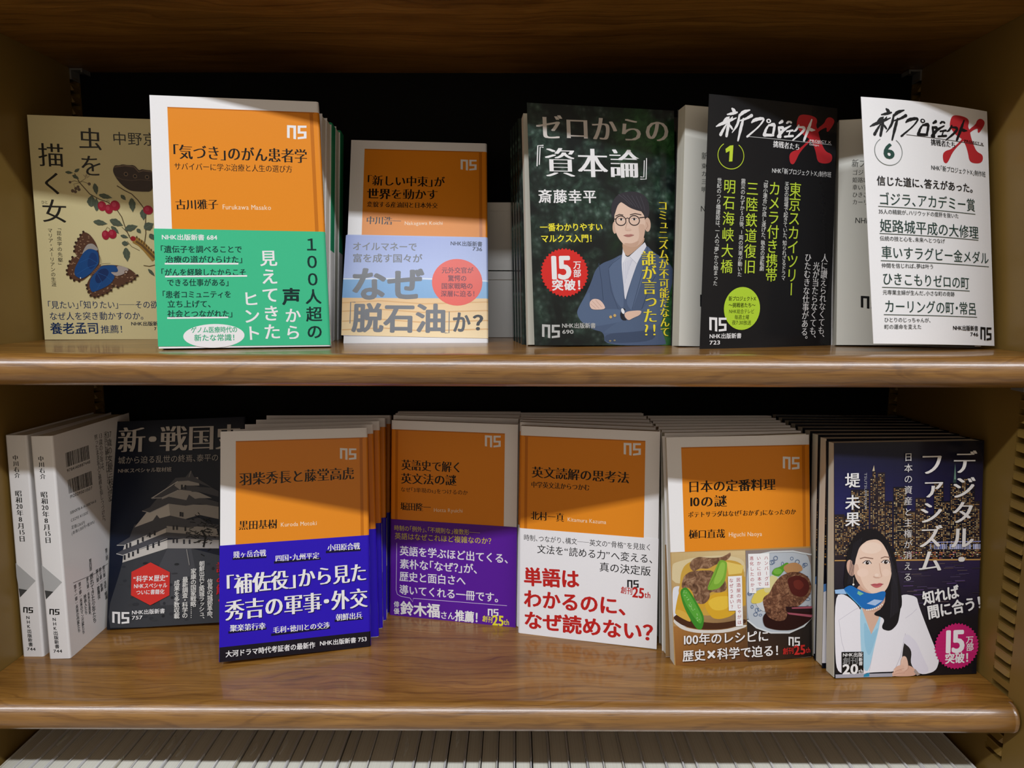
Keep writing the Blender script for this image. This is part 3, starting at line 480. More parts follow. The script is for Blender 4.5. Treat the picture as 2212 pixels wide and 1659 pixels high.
  ('T','カメラ付き携帯',14.44,125.04,45.01,126.49,3.99,'3a3a36','m',0),
  ('T','三陸鉄道復旧',14.62,119.43,40.79,120.56,3.99,'3a3a36','m',0),
  ('T','明石海峡大橋',14.79,113.82,40.99,114.89,4,'3a3a36','m',0),
  ('T','NHK',14.59,100.2,25.71,100.44,5.41,'3a3a36','r',0),
  ('P',[(16.27,38.44),(32.26,38.94),(32.55,29.97),(16.55,29.76)],'1b1b1b'),
 ],
 'F': [
  ('P',[(71.64,155.02),(71.93,156.19),(72.29,157.27),(72.73,158.28),(73.24,159.2),(73.84,160.04),(74.76,160.7),(76.01,161.18),(77.58,161.47),(79.48,161.58),(81.29,161.6),(83.02,161.52),(84.67,161.36),(86.23,161.1),(87.5,160.76),(88.49,160.34),(89.2,159.83),(89.62,159.24),(89.83,158.57),(89.85,157.82),(89.66,156.98),(89.28,156.06),(89.09,155.2),(89.1,154.4),(89.32,153.66),(89.73,152.99),(90.11,152.15),(90.45,151.16),(90.75,150),(91.02,148.69),(91.43,147.28),(91.97,145.76),(92.64,144.15),(93.45,142.43),(94.23,140.97),(94.95,139.78),(95.64,138.85),(96.29,138.19),(97.08,137.62),(98.02,137.15),(99.11,136.78),(100.35,136.51),(101.31,136.09),(101.98,135.51),(102.38,134.78),(102.49,133.89),(102.41,133.04),(102.13,132.22),(101.67,131.43),(101.01,130.67),(100.09,130.05),(98.9,129.57),(97.45,129.23),(95.73,129.03),(94.17,128.95),(92.76,128.99),(91.49,129.15),(90.38,129.43),(89.48,130.01),(88.8,130.9),(88.33,132.08),(88.07,133.57),(87.75,135.03),(87.38,136.47),(86.95,137.88),(86.46,139.26),(85.89,140.54),(85.22,141.73),(84.47,142.83),(83.62,143.83),(82.66,144.68),(81.58,145.4),(80.38,145.97),(79.07,146.4),(77.82,146.96),(76.63,147.67),(75.51,148.5),(74.45,149.48),(73.56,150.36),(72.82,151.13),(72.25,151.81),(71.84,152.4),(71.6,153.12),(71.54,154)],'b92d33'),
  ('P',[(99.47,161.09),(100.4,161.53),(101.36,161.76),(102.33,161.8),(103.33,161.64),(104.34,161.28),(105.09,160.82),(105.57,160.28),(105.8,159.65),(105.76,158.93),(105.36,157.98),(104.61,156.79),(103.5,155.38),(102.03,153.74),(100.83,152.53),(99.87,151.74),(99.17,151.37),(98.71,151.43),(98.41,151.65),(98.26,152.04),(98.26,152.6),(98.42,153.32),(98.39,153.83),(98.18,154.13),(97.78,154.21),(97.21,154.07),(96.42,153.79),(95.43,153.35),(94.24,152.77),(92.84,152.03),(91.49,151.15),(90.2,150.11),(88.95,148.93),(87.75,147.59),(86.09,146.01),(83.98,144.16),(81.41,142.07),(78.38,139.73),(75.79,137.43),(73.62,135.17),(71.87,132.94),(70.55,130.74),(69.41,129.02),(68.46,127.75),(67.71,126.96),(67.14,126.62),(66.58,126.46),(66.04,126.47),(65.5,126.64),(64.97,126.99),(64.55,127.58),(64.24,128.41),(64.04,129.47),(63.96,130.78),(64.08,131.92),(64.4,132.9),(64.93,133.73),(65.67,134.39),(66.55,134.98),(67.59,135.49),(68.78,135.92),(70.12,136.28),(71.7,136.99),(73.52,138.04),(75.59,139.44),(77.9,141.2),(80.18,143.08),(82.4,145.11),(84.59,147.26),(86.73,149.56),(88.75,151.53),(90.64,153.19),(92.41,154.53),(94.05,155.56),(95.38,156.53),(96.4,157.46),(97.1,158.35),(97.48,159.18),(98.01,159.92),(98.67,160.56)],'b92d33'),
  ('K',[(18.02,160.37,1.43),(19.38,159.12,2.68),(20.46,157.3,0.89)],'1b1a1a'),
  ('K',[(13.93,156.2,0.89),(17.87,157.15,1.96),(21.84,158.24,1.25)],'1b1a1a'),
  ('K',[(10.74,151.58,0.89),(13.13,153.27,2.13),(15.52,154.7,0.71)],'1b1a1a'),
  ('K',[(18.02,154.91,0.71),(16.86,153.31,1.6),(15.73,152.13,0.71)],'1b1a1a'),
  ('K',[(4.81,147.57,0.71),(8.84,149.52,2.13),(15.56,152.11,1.78),(20.99,154.48,0.71)],'1b1a1a'),
  ('K',[(15.28,153.18,1.42),(14.22,148.33,2.31),(12.6,141.81,1.95)],'1b1a1a'),
  ('K',[(12.96,149.59,1.07),(10.32,145.98,1.77),(8.02,142.41,2.3)],'1b1a1a'),
  ('K',[(14.63,149.86,0.89),(16.21,148.35,1.6),(17.47,146.82,1.25)],'1b1a1a'),
  ('K',[(32.2,160.65,0.9),(26.88,158.68,2.51),(23.39,155.77,1.25)],'1b1a1a'),
  ('K',[(23.69,156.76,1.43),(21.71,150.3,1.96),(17.18,144.34,0.53)],'1b1a1a'),
  ('K',[(33.54,157.04,2.34),(29.21,154.75,1.62),(23.92,152.81,0.89)],'1b1a1a'),
  ('K',[(26.67,154.27,1.43),(24.55,148.48,2.32),(21.61,139.36,1.25)],'1b1a1a'),
  ('K',[(33.32,152.34,1.08),(35.95,154.21,2.34),(41.64,155.65,1.99),(43.13,154.67,1.45),(38.26,149.44,1.08),(29.13,142.53,1.43)],'1b1a1a'),
  ('K',[(29.47,142.56,1.25),(30.83,142.94,0.54)],'1b1a1a'),
  ('K',[(47.62,151.85,1.09),(45.06,148.73,1.81),(43.33,144.86,2.53)],'1b1a1a'),
  ('K',[(43.15,144.71,2.35),(50.89,145.03,1.63)],'1b1a1a'),
  ('K',[(47.25,151.4,1.09),(51.26,152.28,2.54),(52.06,150.96,2.18),(50.57,145.42,1.81)],'1b1a1a'),
  ('K',[(56.53,153.83,1.46),(58.86,155.14,2.37)],'1b1a1a'),
  ('K',[(55.52,150.96,1.09),(59.16,150.69,2.56)],'1b1a1a'),
  ('K',[(55.85,150.56,1.82),(56.59,144.63,2.55)],'1b1a1a'),
  ('K',[(55.02,144.51,2.36),(59.78,149.2,2.01),(66.26,152.8,0.92)],'1b1a1a'),
  ('K',[(62.84,154.34,1.28),(64.29,155.3,1.65)],'1b1a1a'),
  ('K',[(65.35,155.53,1.28),(66.56,155.07,1.65)],'1b1a1a'),
  ('K',[(62.37,148.57,1.1),(67.69,149.69,1.47)],'1b1a1a'),
  ('K',[(65.37,149.08,1.1),(63.78,145.46,1.1)],'1b1a1a'),
  ('K',[(60.43,144.78,1.28),(67.67,145.9,1.65)],'1b1a1a'),
  ('K',[(73.19,153.64,1.29),(70.72,150.35,1.65),(68.53,149.05,0.73)],'1b1a1a'),
  ('K',[(72.77,152.48,1.1),(78.08,152.2,2.03),(75.41,148.74,1.84),(67.34,142.93,0.92)],'1b1a1a'),
  ('K',[(85.04,158.57,1.11),(82.03,152.66,2.4),(77.28,143.67,1.84)],'1b1a1a'),
  ('K',[(80.78,152.7,0.74),(83.76,151.52,2.41),(87.54,151.53,0.56)],'1b1a1a'),
  ('E',47.4,154.47,2.09,1.53,0,'1b1a1a'),
  ('E',47.4,154.47,0.96,0.7,0,'eceaea'),
  ('S',[(33.17,143.79),(103.76,142.44)],0.34,'404040'),
  ('T','挑戦者たち',53.62,140.37,76.05,140.14,4.68,'1b1a1a','M',0),
  ('T','PROJECT X',84.27,144.12,103.37,143.71,2.14,'3a1414','b',0),
  ('O',18.36,131.41,10.85,9.66,-235,55,0.42,'707874'),
  ('T','6',14.09,131.41,23.24,132.03,13.64,'24463c','h',0),
  ('T','NHK「新プロジェクトX」制作班',53,122.55,104.31,121.94,4.11,'3a3f3e','r',0),
  ('T','信じた道に、答えがあった。',8.21,110.95,91.44,110.67,6.69,'1b1a1a','b',0),
  ('T','ゴジラ、アカデミー賞',9,98.67,92.6,98.75,9.21,'263f38','r',0),
  ('T','姫路城平成の大修理',9.11,80.44,94.86,79.37,9.19,'263f38','r',0),
  ('T','車いすラグビー金メダル',9.49,62.37,104.17,61.66,8.96,'263f38','r',0),
  ('T','ひきこもりゼロの町',9.47,44.54,83.63,43.22,8.89,'263f38','r',0),
  ('T','カーリングの町・常呂',10.23,25.88,89.67,25.34,9.11,'263f38','r',0),
  ('S',[(8.62,93.38),(92.26,92.38)],0.45,'40504a'),
  ('S',[(8.85,74.95),(94.27,74.06)],0.45,'40504a'),
  ('S',[(8.94,56.55),(103.83,55.64)],0.45,'40504a'),
  ('S',[(9.19,38.53),(83.63,37.65)],0.45,'40504a'),
  ('S',[(9.69,20.1),(89.79,19.41)],0.44,'40504a'),
  ('T','35人の精鋭が、ハリウッドの度肝を抜いた',8.6,89.91,76.21,89.99,3.43,'303634','r',0),
  ('T','伝統の技と心を、未来へとつなげ',8.84,71.71,62.68,71.62,3.41,'303634','r',0),
  ('T','仲間を信じれば、夢は叶う',9.34,53.33,51.81,53.54,3.39,'303634','r',0),
  ('T','元専業主婦が生んだ、小さな町の奇跡',9.44,35.2,69.36,35,3.4,'303634','r',0),
  ('T','ひとりのじっちゃんが、',9.8,16.66,47.65,16.57,3.37,'303634','r',0),
  ('T','町の運命を変えた',9.57,11.89,39.49,12.07,3.36,'303634','r',0),
  ('T','NHK出版新書',66.53,11.65,90.41,11.52,3.7,'1b1a1a','b',0),
  ('T','746',82.45,7.4,90.33,7.34,3.48,'1b1a1a','b',0),
  ('N',[(92.72,12.7),(103.88,12.81),(103.34,3.1),(92.19,3.05)],'1b1a1a'),
 ],
 'Fb': [
  ('T','新プロジェクトX',9.84,135.56,47.83,133.04,6.06,'3a3a36','m',0),
  ('T','ゴジラ、アカデミー賞',10.37,128.71,47.24,126.57,4.12,'3a3a36','m',0),
  ('T','姫路城平成の大修理',10.44,123.22,43.66,121.31,4.12,'3a3a36','m',0),
  ('T','車いすラグビー金メダル',10.5,117.73,50.99,115.6,4.12,'3a3a36','m',0),
  ('T','ひきこもりゼロの町',10.57,112.24,43.78,110.47,4.12,'3a3a36','m',0),
  ('T','カーリングの町',10.63,106.87,36.53,105.44,4.13,'3a3a36','m',0),
  ('T','NHK',12.59,93.28,23.63,92.57,5.59,'3a3a36','r',0),
  ('N',[(17.3,37.26),(30.07,37.12),(30.18,27.58),(17.41,27.67)],'1b1b1b'),
 ],
 'G': [
  ('V','中川右介',6.54,158.27,6.96,140.39,4.12,'2a2a2a','M'),
  ('V','昭和20年8月15日',6.7,131.28,6.8,91.31,4.99,'2a2a2a','M'),
  ('P',[(0.43,74.66),(14.56,60.71),(7.6,53.44),(1.2,54.58),(0.32,64.52)],'b4b4b4'),
  ('P',[(1.2,54.58),(7.6,53.44),(1.58,47.42)],'484848'),
  ('N',[(3.51,39.95),(10.99,39.8),(10.6,34.93),(3.12,35.07)],'151515'),
  ('V','NHK出版新書',6.37,33.33,6.91,8.08,3.39,'151515','b'),
  ('T','744',3.72,6.19,10.52,6.05,3.13,'151515','b',0),
 ],
 'Gb': [
  ('C',[(13.72,157.14),(45.12,156.98),(45.23,145.68),(13.9,146.05)],1),
  ('C',[(14.03,136.06),(45.51,135.62),(45.81,123.89),(14.26,125.22)],2),
  ('T','9784140887448',13.95,143.27,45.38,143.39,3.29,'222222','r',0),
  ('T','1920295011507',14.54,122.6,45.54,121.82,3.31,'222222','r',0),
  ('T','ISBN978-4-14-088744-8',13.76,110.34,49.31,109.69,3.07,'333333','r',0),
  ('T','C0295 ¥1150E',13.8,104.31,37.19,103.72,3.04,'333333','r',0),
  ('T','定価1,265円',13.91,98.76,31.62,97.21,3.03,'333333','r',0),
  ('T','(本体1,150円+税10%)',13.3,94.09,45.09,93.72,3.06,'333333','r',0),
  ('V','37歳の女優三枝子は',75.92,163.24,72.18,102.42,6.86,'3a3a3a','m'),
  ('V','米兵に襲われはしないかと',70.22,163.6,69.24,103.27,6.76,'3a3a3a','m'),
  ('V','13歳の少年は、',62.41,163.67,61.49,131.06,6.54,'3a3a3a','m'),
  ('V','黙ったまま友人と将棋を指しつづけた。',55.72,163.57,58.57,88.6,6.51,'3a3a3a','m'),
  ('V','第四部',34.95,65.96,34.57,56.11,5.39,'303030','b'),
  ('V','第三部',58.57,66.25,58.48,56.16,5.83,'303030','b'),
  ('V','遅れてきた少年たち',34.96,53.79,34.58,12.25,5.52,'303030','b'),
  ('V','第九章：未来の音楽家、',29.13,52.74,29,20.75,5.4,'303030','b'),
  ('V','映画人たち',24.19,40.72,24.02,24.13,5.33,'303030','b'),
  ('V','第十章：未来のマンガ家たち',18.56,53.05,18.67,10.54,5.24,'303030','b'),
  ('V','第十一章：未来の作家たち',12.62,53.54,13.08,14.61,5.12,'303030','b'),
  ('V','第八章：歌舞伎',42.92,54.06,43.15,28.82,5.63,'303030','b'),
  ('V','第七章：新劇',47.39,53.7,48.09,33.38,5.71,'303030','b'),
  ('V','第六章：浅草・軽演',52.69,53.45,53.24,24.13,5.83,'303030','b'),
  ('S',[(10.37,55.77),(39.77,51.6),(59.27,52.75)],0.37,'444444'),
 ],
 'H': [
  ('Q',[(0.29,172.73),(122.04,173.24),(122.56,95.81),(-0.27,94.81)],['0e1422','0f1524','101626','131d34']),
  ('Q',[(-0.27,94.81),(122.56,95.81),(123.19,2.75),(-0.07,0.5)],['141e36','101626','15171c','141820']),
  ('P',[(10.79,54.35),(46.73,63.56),(66.19,62.28),(89.28,55.22),(107.82,49.57),(108.34,0.26),(29.36,0.11),(2.67,1.22),(1,10.24),(1.92,21.39),(7.84,42.53)],'3c3e43'),
  ('P',[(46.73,63.56),(66.19,62.28),(76.21,16.95),(42.32,16.72),(37.11,42.01)],'4a4b50'),
  ('E',56.26,15.74,2.39,1.32,0,'26282c'),
  ('E',58.25,26.67,2.47,1.21,0,'32343a'),
  ('E',58.46,7.35,1.31,0.99,0,'32343a'),
  ('E',36.75,50.4,1.53,1.19,0,'3a3c40'),
  ('E',30.24,8.28,2.32,0.78,0,'32343a'),
  ('E',19.03,24.43,1.32,0.68,0,'32343a'),
  ('E',23.75,45.15,2.68,1.29,0,'3a3c40'),
  ('E',31.73,45.57,2.52,1.12,0,'32343a'),
  ('E',80.74,16.94,2.68,1.29,0,'3a3c40'),
  ('E',9.73,35.51,2.59,0.86,0,'3a3c40'),
  ('E',31.42,24.44,1.13,1.14,0,'3a3c40'),
  ('E',13.01,38.43,1.61,1.16,0,'32343a'),
  ('E',45.34,18.33,1.22,1.34,0,'32343a'),
  ('E',81.08,34.4,1.79,1.07,0,'3a3c40'),
  ('E',36.34,25.43,1.14,0.71,0,'32343a'),
  ('E',56.59,4.69,1.32,0.84,0,'3a3c40'),
  ('E',34.33,37.24,1.96,1.22,0,'32343a'),
  ('E',53.77,13.85,1.71,0.88,0,'3a3c40'),
  ('E',80.56,48.53,1.7,1.12,0,'32343a'),
  ('E',34.86,7.59,1.98,0.89,0,'3a3c40'),
  ('E',32.09,14.24,2.11,1.16,0,'3a3c40'),
  ('E',84.6,44.58,1.23,1.38,0,'26282c'),
  ('E',64.87,36.06,1.54,1.13,0,'32343a'),
  ('E',13.24,9.34,1.17,1.01,0,'32343a'),
  ('E',18.6,18.53,2.61,1.1,0,'3a3c40'),
  ('E',16.25,34.11,1.36,1.26,0,'3a3c40'),
  ('E',19.73,8.63,2.09,0.79,0,'26282c'),
  ('E',42.91,29.76,2.29,1.01,0,'3a3c40'),
  ('E',44.76,8.14,1.3,1.23,0,'26282c'),
  ('E',82.14,20.19,1.94,0.91,0,'32343a'),
  ('E',45.89,28.17,2,1.03,0,'32343a'),
  ('E',68.86,13.26,2.24,1.13,0,'3a3c40'),
  ('E',36.32,18.88,1.57,1.01,0,'26282c'),
  ('E',63.67,4.13,1.67,0.8,0,'32343a'),
  ('E',44.9,14.77,1.64,0.86,0,'3a3c40'),
  ('E',71.09,19.77,2.41,0.92,0,'26282c'),
  ('E',35.31,6.87,1.77,1.3,0,'32343a'),
  ('E',75.24,17.39,2.7,1.33,0,'26282c'),
  ('E',19.88,5.63,1.43,0.92,0,'3a3c40'),
  ('E',29.17,52.04,2.2,0.98,0,'26282c'),
  ('E',68.21,23.43,2.2,0.97,0,'26282c'),
  ('E',51.07,9.55,1.56,1.35,0,'32343a'),
  ('E',20.34,33.53,2.15,0.83,0,'26282c'),
  ('E',22.38,18.99,2.67,1.34,0,'32343a'),
  ('E',11.7,50.13,1.63,0.81,0,'32343a'),
  ('E',50.11,33.15,1.69,1.14,0,'32343a'),
  ('E',53.1,42.31,2.58,0.69,0,'3a3c40'),
  ('E',81.75,8.26,2.52,1.15,0,'26282c'),
  ('E',54.73,49.78,2.01,0.93,0,'26282c'),
  ('E',30.39,37.63,1.33,0.96,0,'26282c'),
  ('E',57.3,35.15,1.36,1.1,0,'26282c'),
  ('E',44.31,44.85,1.35,0.75,0,'26282c'),
  ('E',51.71,22.61,1.36,1.11,0,'26282c'),
  ('E',36.86,33.07,1.49,0.88,0,'26282c'),
  ('E',37.95,5.49,2.56,1.08,0,'3a3c40'),
  ('E',64.86,38.33,1.54,0.7,0,'3a3c40'),
  ('E',45.57,40.19,1.89,0.77,0,'26282c'),
  ('P',[(11.17,59.49),(46.56,70.29),(46.74,63.32),(10.59,53.56)],'c8c2bb'),
  ('P',[(46.56,70.29),(66,71.01),(89.08,68.62),(89.2,61.04),(46.74,63.32)],'a39e99'),
  ('P',[(11.98,68.65),(45.1,82.59),(45.28,75.59),(10.49,62.74)],'c8c2bb'),
  ('P',[(45.1,82.59),(65.8,80.94),(86.62,78.47),(89.05,70.38),(45.28,75.59)],'a39e99'),
  ('P',[(5.47,61.52),(10.45,63.9),(45.82,76.72),(65.94,74.16),(89.05,70.96),(89.09,68.04),(46.52,72.03),(10.61,59.52)],'4c4c52'),
  ('S',[(5.48,61.18),(10.61,59.52),(46.53,71.45)],0.58,'c8c4c0'),
  ('P',[(5.56,68.42),(15.75,74.23),(19.38,84.49),(27.89,85.22),(37.95,92.9),(44.87,91.38),(63.38,86.34),(72.58,87.64),(79.61,82.58),(88.66,80.95),(88.72,77.19),(72.72,80.59),(63.52,79.66),(46.26,81.95),(38.34,78.86),(11.44,68.11)],'4c4c52'),
  ('S',[(5.57,68.07),(12.01,67.73),(38.36,78.27),(46.26,81.71)],0.58,'bcb8b4'),
  ('P',[(29.87,95.42),(46.93,100.69),(48.33,90.62),(37.51,88.24),(19.46,82.16)],'c8c2bb'),
  ('P',[(46.93,100.69),(60.79,99.42),(88.41,97.48),(88.59,85.66),(72.53,90),(61.06,87.05),(48.33,90.62)],'a39e99'),
  ('P',[(25.28,95.88),(31.49,98.5),(37.59,105.86),(46.77,106.6),(61.87,102.92),(72.24,105.38),(88.37,99.85),(88.43,96.06),(72.35,99.45),(60.81,98.24),(46.93,100.69),(31.06,93.83)],'4c4c52'),
  ('S',[(25.29,95.64),(31.63,93.8),(46.93,100.45)],0.59,'b0acaa'),
  ('P',[(42.1,109.19),(55.86,112.69),(72.17,108.95),(82.73,103.69),(72.26,104.19),(61.87,102.92),(46.77,106.6),(41.07,104.51)],'a39e99'),
  ('P',[(32.4,106.7),(40.91,110.43),(51.14,116.48),(55.74,118.05),(72.08,113.71),(82.58,112.62),(88.23,109.37),(88.3,104.61),(72.16,109.54),(55.88,112.09),(41.03,106.29),(33.03,104.9)],'4c4c52'),
  ('S',[(32.42,106.11),(41.04,105.93),(54.72,111.91)],0.59,'b0acaa'),
  ('P',[(51.16,115.88),(53.93,121.11),(70.75,122.13),(72.06,114.9),(60.43,115.45),(55.88,112.09)],'a39e99'),
  ('P',[(32.41,106.35),(43.16,112.7),(52.16,122.39),(60.27,122.61),(64.8,128.39),(67.24,122.89),(80.21,114.52),(82.58,112.62),(72.02,116.69),(62.66,119.52),(53.97,119.32),(42.1,109.19)],'4c4c52'),
  ('S',[(32.99,106.08),(53.97,119.32)],0.71,'c0bcb8'),
  ('S',[(64.81,127.79),(63.18,122.48)],0.6,'8a8784'),
  ('P',[(59.64,98.89),(63.5,107.58),(74.67,99.34)],'4c4c52'),
  ('P',[(29.39,73.51),(33.57,86.1),(37.41,91.76),(46.29,80.78)],'4c4c52'),
  ('P',[(65.19,109.87),(70.91,113.77),(76.81,109.32)],'4c4c52'),
  ('P',[(12.88,68.84),(14.46,68.75),(14.6,64.82),(13.01,64.91)],'2e2e33'),
  ('P',[(15.67,69.84),(17.26,69.76),(17.39,65.83),(15.8,65.91)],'2e2e33'),
  ('P',[(21.83,71.83),(23.42,71.74),(23.55,67.8),(21.96,67.89)],'2e2e33'),
  ('P',[(25.74,73.94),(27.33,73.85),(27.45,69.91),(25.86,69.99)],'2e2e33'),
  ('P',[(31.32,77.13),(32.92,77.04),(33.04,73.09),(31.44,73.17)],'2e2e33'),
  ('P',[(35.27,78.67),(36.87,78.58),(36.98,74.62),(35.38,74.71)],'2e2e33'),
  ('P',[(11.5,59.7),(13.08,59.61),(13.22,55.71),(11.64,55.79)],'2e2e33'),
  ('P',[(14.83,61.24),(16.41,61.16),(16.54,57.24),(14.96,57.33)],'2e2e33'),
  ('P',[(18.19,62.21),(19.77,62.13),(19.9,58.21),(18.31,58.29)],'2e2e33'),
  ('P',[(22.07,64.31),(23.66,64.22),(23.78,60.3),(22.2,60.38)],'2e2e33'),
  ('P',[(29.93,66.77),(31.52,66.68),(31.64,62.75),(30.05,62.84)],'2e2e33'),
  ('P',[(34.43,68.26),(36.02,68.18),(36.13,64.24),(34.54,64.33)],'2e2e33'),
  ('P',[(38.94,69.76),(40.53,69.68),(40.64,65.73),(39.05,65.82)],'2e2e33'),
  ('P',[(50.93,71.33),(52.42,71.26),(52.51,67.53),(51.02,67.61)],'2e2e33'),
  ('P',[(53.79,71.18),(55.28,71.1),(55.37,67.38),(53.88,67.46)],'2e2e33'),
  ('P',[(59.54,70.07),(61.04,69.99),(61.12,66.26),(59.63,66.34)],'2e2e33'),
  ('P',[(64.14,69.82),(65.63,69.74),(65.71,66.02),(64.22,66.1)],'2e2e33'),
  ('P',[(50.66,82.19),(52.16,82.11),(52.25,78.37),(50.76,78.45)],'2e2e33'),
  ('P',[(53.53,82.04),(55.03,81.97),(55.12,78.22),(53.62,78.3)],'2e2e33'),
  ('P',[(60.45,80.75),(61.95,80.67),(62.03,76.93),(60.54,77.01)],'2e2e33'),
  ('P',[(56.76,116.33),(58.27,116.26),(58.36,112.45),(56.85,112.52)],'2e2e33'),
  ('P',[(59.67,115.96),(61.18,115.89),(61.26,112.08),(59.75,112.15)],'2e2e33'),
  ('P',[(56.14,93.29),(57.64,93.21),(57.73,89.45),(56.23,89.52)],'2e2e33'),
  ('P',[(57.88,92.85),(59.38,92.77),(59.46,89.01),(57.96,89.08)],'2e2e33'),
  ('S',[(83.02,76.66),(78.74,78.58)],0.59,'101214'),
  ('S',[(71.92,70.93),(72.45,72.1)],0.58,'101214'),
  ('S',[(76.13,75.42),(76.07,73.81)],0.59,'101214'),
  ('S',[(76.88,81.36),(76.85,79.06)],0.59,'101214'),
  ('S',[(64.25,77.94),(67.8,75.91)],0.59,'101214'),
  ('S',[(81.58,75.08),(79.59,74.21)],0.59,'101214'),
  ('S',[(69.37,83.54),(64.98,84.46)],0.59,'101214'),
  ('S',[(72.5,87.63),(69.06,90.14)],0.59,'101214'),
  ('S',[(67.98,79.66),(64.39,78.97)],0.59,'101214'),
  ('S',[(80.77,68.56),(83.62,67.97)],0.58,'101214'),
  ('S',[(71.28,92.15),(72.69,90.39)],0.59,'101214'),
  ('S',[(82.16,82.13),(83.86,81.02)],0.59,'101214'),
  ('S',[(84.16,79.98),(86.54,80.78)],0.59,'101214'),
  ('S',[(90.06,74.76),(90.83,74.02)],0.59,'101214'),
  ('S',[(72.13,74.89),(69.07,74.14)],0.58,'101214'),
  ('S',[(92.09,87.1),(92.44,87.44)],0.59,'101214'),
  ('S',[(75.88,76.31),(78,77.29)],0.59,'101214'),
  ('S',[(80.17,74.23),(84.24,74.8)],0.59,'101214'),
  ('S',[(75.66,74.62),(74.78,74.72)],0.59,'101214'),
  ('S',[(80.57,72.99),(81.65,71.42)],0.58,'101214'),
  ('S',[(89.42,65.47),(94,64.26)],0.58,'101214'),
  ('S',[(73.96,74.15),(71.08,72.89)],0.58,'101214'),
  ('S',[(82.41,73.41),(82.93,72.63)],0.59,'101214'),
  ('S',[(77.74,81.34),(78.36,83.1)],0.59,'101214'),
  ('S',[(70.34,70.2),(65.79,72.35)],0.58,'101214'),
  ('S',[(74.69,83.3),(73.35,82.63)],0.59,'101214'),
  ('S',[(81.22,77.42),(79.32,77.2)],0.59,'101214'),
  ('S',[(75.39,81),(79.48,80.56)],0.59,'101214'),
  ('S',[(78.5,73.11),(76.09,71.69)],0.58,'101214'),
  ('S',[(74.42,57.25),(77.29,55.41)],0.58,'101214'),
  ('S',[(71.46,73.96),(68.02,76.39)],0.58,'101214'),
  ('S',[(73.23,68.21),(68.99,66.75)],0.58,'101214'),
  ('S',[(70.39,76.34),(69.37,76.57)],0.59,'101214'),
  ('S',[(81.2,76.23),(81.49,76.02)],0.59,'101214'),
  ('S',[(68.13,67.14),(72.21,67.25)],0.58,'101214'),
  ('S',[(80.98,86.74),(77.16,85)],0.59,'101214'),
  ('S',[(73.24,75.62),(75.09,76.1)],0.59,'101214'),
  ('S',[(80.86,80.48),(84.86,79.31)],0.59,'101214'),
  ('S',[(79.81,82.11),(81.86,82.67)],0.59,'101214'),
  ('S',[(75.39,66.29),(79.63,66.7)],0.58,'101214'),
  ('S',[(99.4,69.5),(96.74,71.14)],0.59,'101214'),
  ('S',[(79.77,74.79),(76.84,76.37)],0.59,'101214'),
  ('S',[(61.79,75.44),(63.26,76.07)],0.58,'101214'),
  ('S',[(72.8,73.28),(76.84,71.1)],0.58,'101214'),
  ('S',[(74.7,68.82),(71.88,68.25)],0.58,'101214'),
  ('S',[(90.7,68.85),(94.12,68.81)],0.58,'101214'),
  ('S',[(74.81,76.89),(77.77,75.56)],0.59,'101214'),
  ('S',[(77.12,77.29),(80.77,77.83)],0.59,'101214'),
  ('S',[(77.96,81.76),(73.84,84.22)],0.59,'101214'),
  ('S',[(65.13,72.64),(61.99,71.47)],0.58,'101214'),
  ('S',[(74.7,68.92),(72.35,66.75)],0.58,'101214'),
  ('S',[(88.78,72.74),(89.48,71.97)],0.59,'101214'),
  ('S',[(66.52,86.66),(68.44,85.71)],0.59,'101214'),
  ('S',[(80.73,69.4),(76.78,67.31)],0.58,'101214'),
  ('S',[(66.33,73.82),(63.31,75.34)],0.58,'101214'),
  ('S',[(87.18,72.53),(89.26,73.5)],0.59,'101214'),
  ('S',[(70.65,74.19),(72.29,75.65)],0.58,'101214'),
  ('S',[(90.94,72.19),(94.07,71.72)],0.59,'101214'),
  ('S',[(88.16,79.25),(85.75,77.95)],0.59,'101214'),
  ('S',[(84.63,70.96),(86.33,70.2)],0.58,'101214'),
  ('S',[(65.94,76.06),(61.81,74.72)],0.58,'101214'),
  ('S',[(68.74,72.77),(72.23,70.49)],0.58,'101214'),
  ('S',[(81.82,65.28),(83.1,66.66)],0.58,'101214'),
  ('S',[(79.9,59.62),(82.54,61.4)],0.58,'101214'),
  ('S',[(82.09,75.81),(78.19,74.93)],0.59,'101214'),
  ('S',[(72.61,81.27),(71.29,81.7)],0.59,'101214'),
  ('S',[(78.8,84.09),(75.36,86.56)],0.59,'101214'),
  ('S',[(78.22,86.37),(81.88,83.83)],0.59,'101214'),
  ('S',[(74.41,77.11),(74.28,75.8)],0.59,'101214'),
  ('S',[(77.53,68.57),(74.15,68.58)],0.58,'101214'),
  ('S',[(76.5,62.88),(78.08,70.95),(75.09,76.95)],1.4,'0d0e10'),
  ('S',[(62.76,61.88),(65.34,48.45)],0.7,'8a8784'),
  ('T','新・戦国史',3.29,156.89,107.88,156.21,22.85,'c2bbb4','M',0),
  ('T','城から迫る乱世の終焉、泰平の',4.14,139.46,88.02,138.44,6.5,'aaa49e','r',0),
  ('T','NHKスペシャル取材班',4.46,130.51,48.96,129.94,4.06,'aaa49e','b',0),
  ('P',[(33.64,52.51),(49.52,43.6),(49.65,24.77),(34.43,17.53),(18.69,26.6),(18.4,45.58)],'d8352f'),
  ('T','“科学×歴史”',20.06,39.56,48.49,39.3,5.26,'eceaea','b',0),
  ('T','NHKスペシャル',20.69,33.84,47.74,33.18,4.33,'eceaea','b',0),
  ('T','ついに書籍化',22.66,28.63,45.62,28.07,4.09,'eceaea','b',0),
  ('N',[(4.18,14.3),(17.79,13.47),(18.12,3.6),(4.54,4.44)],'eceaea'),
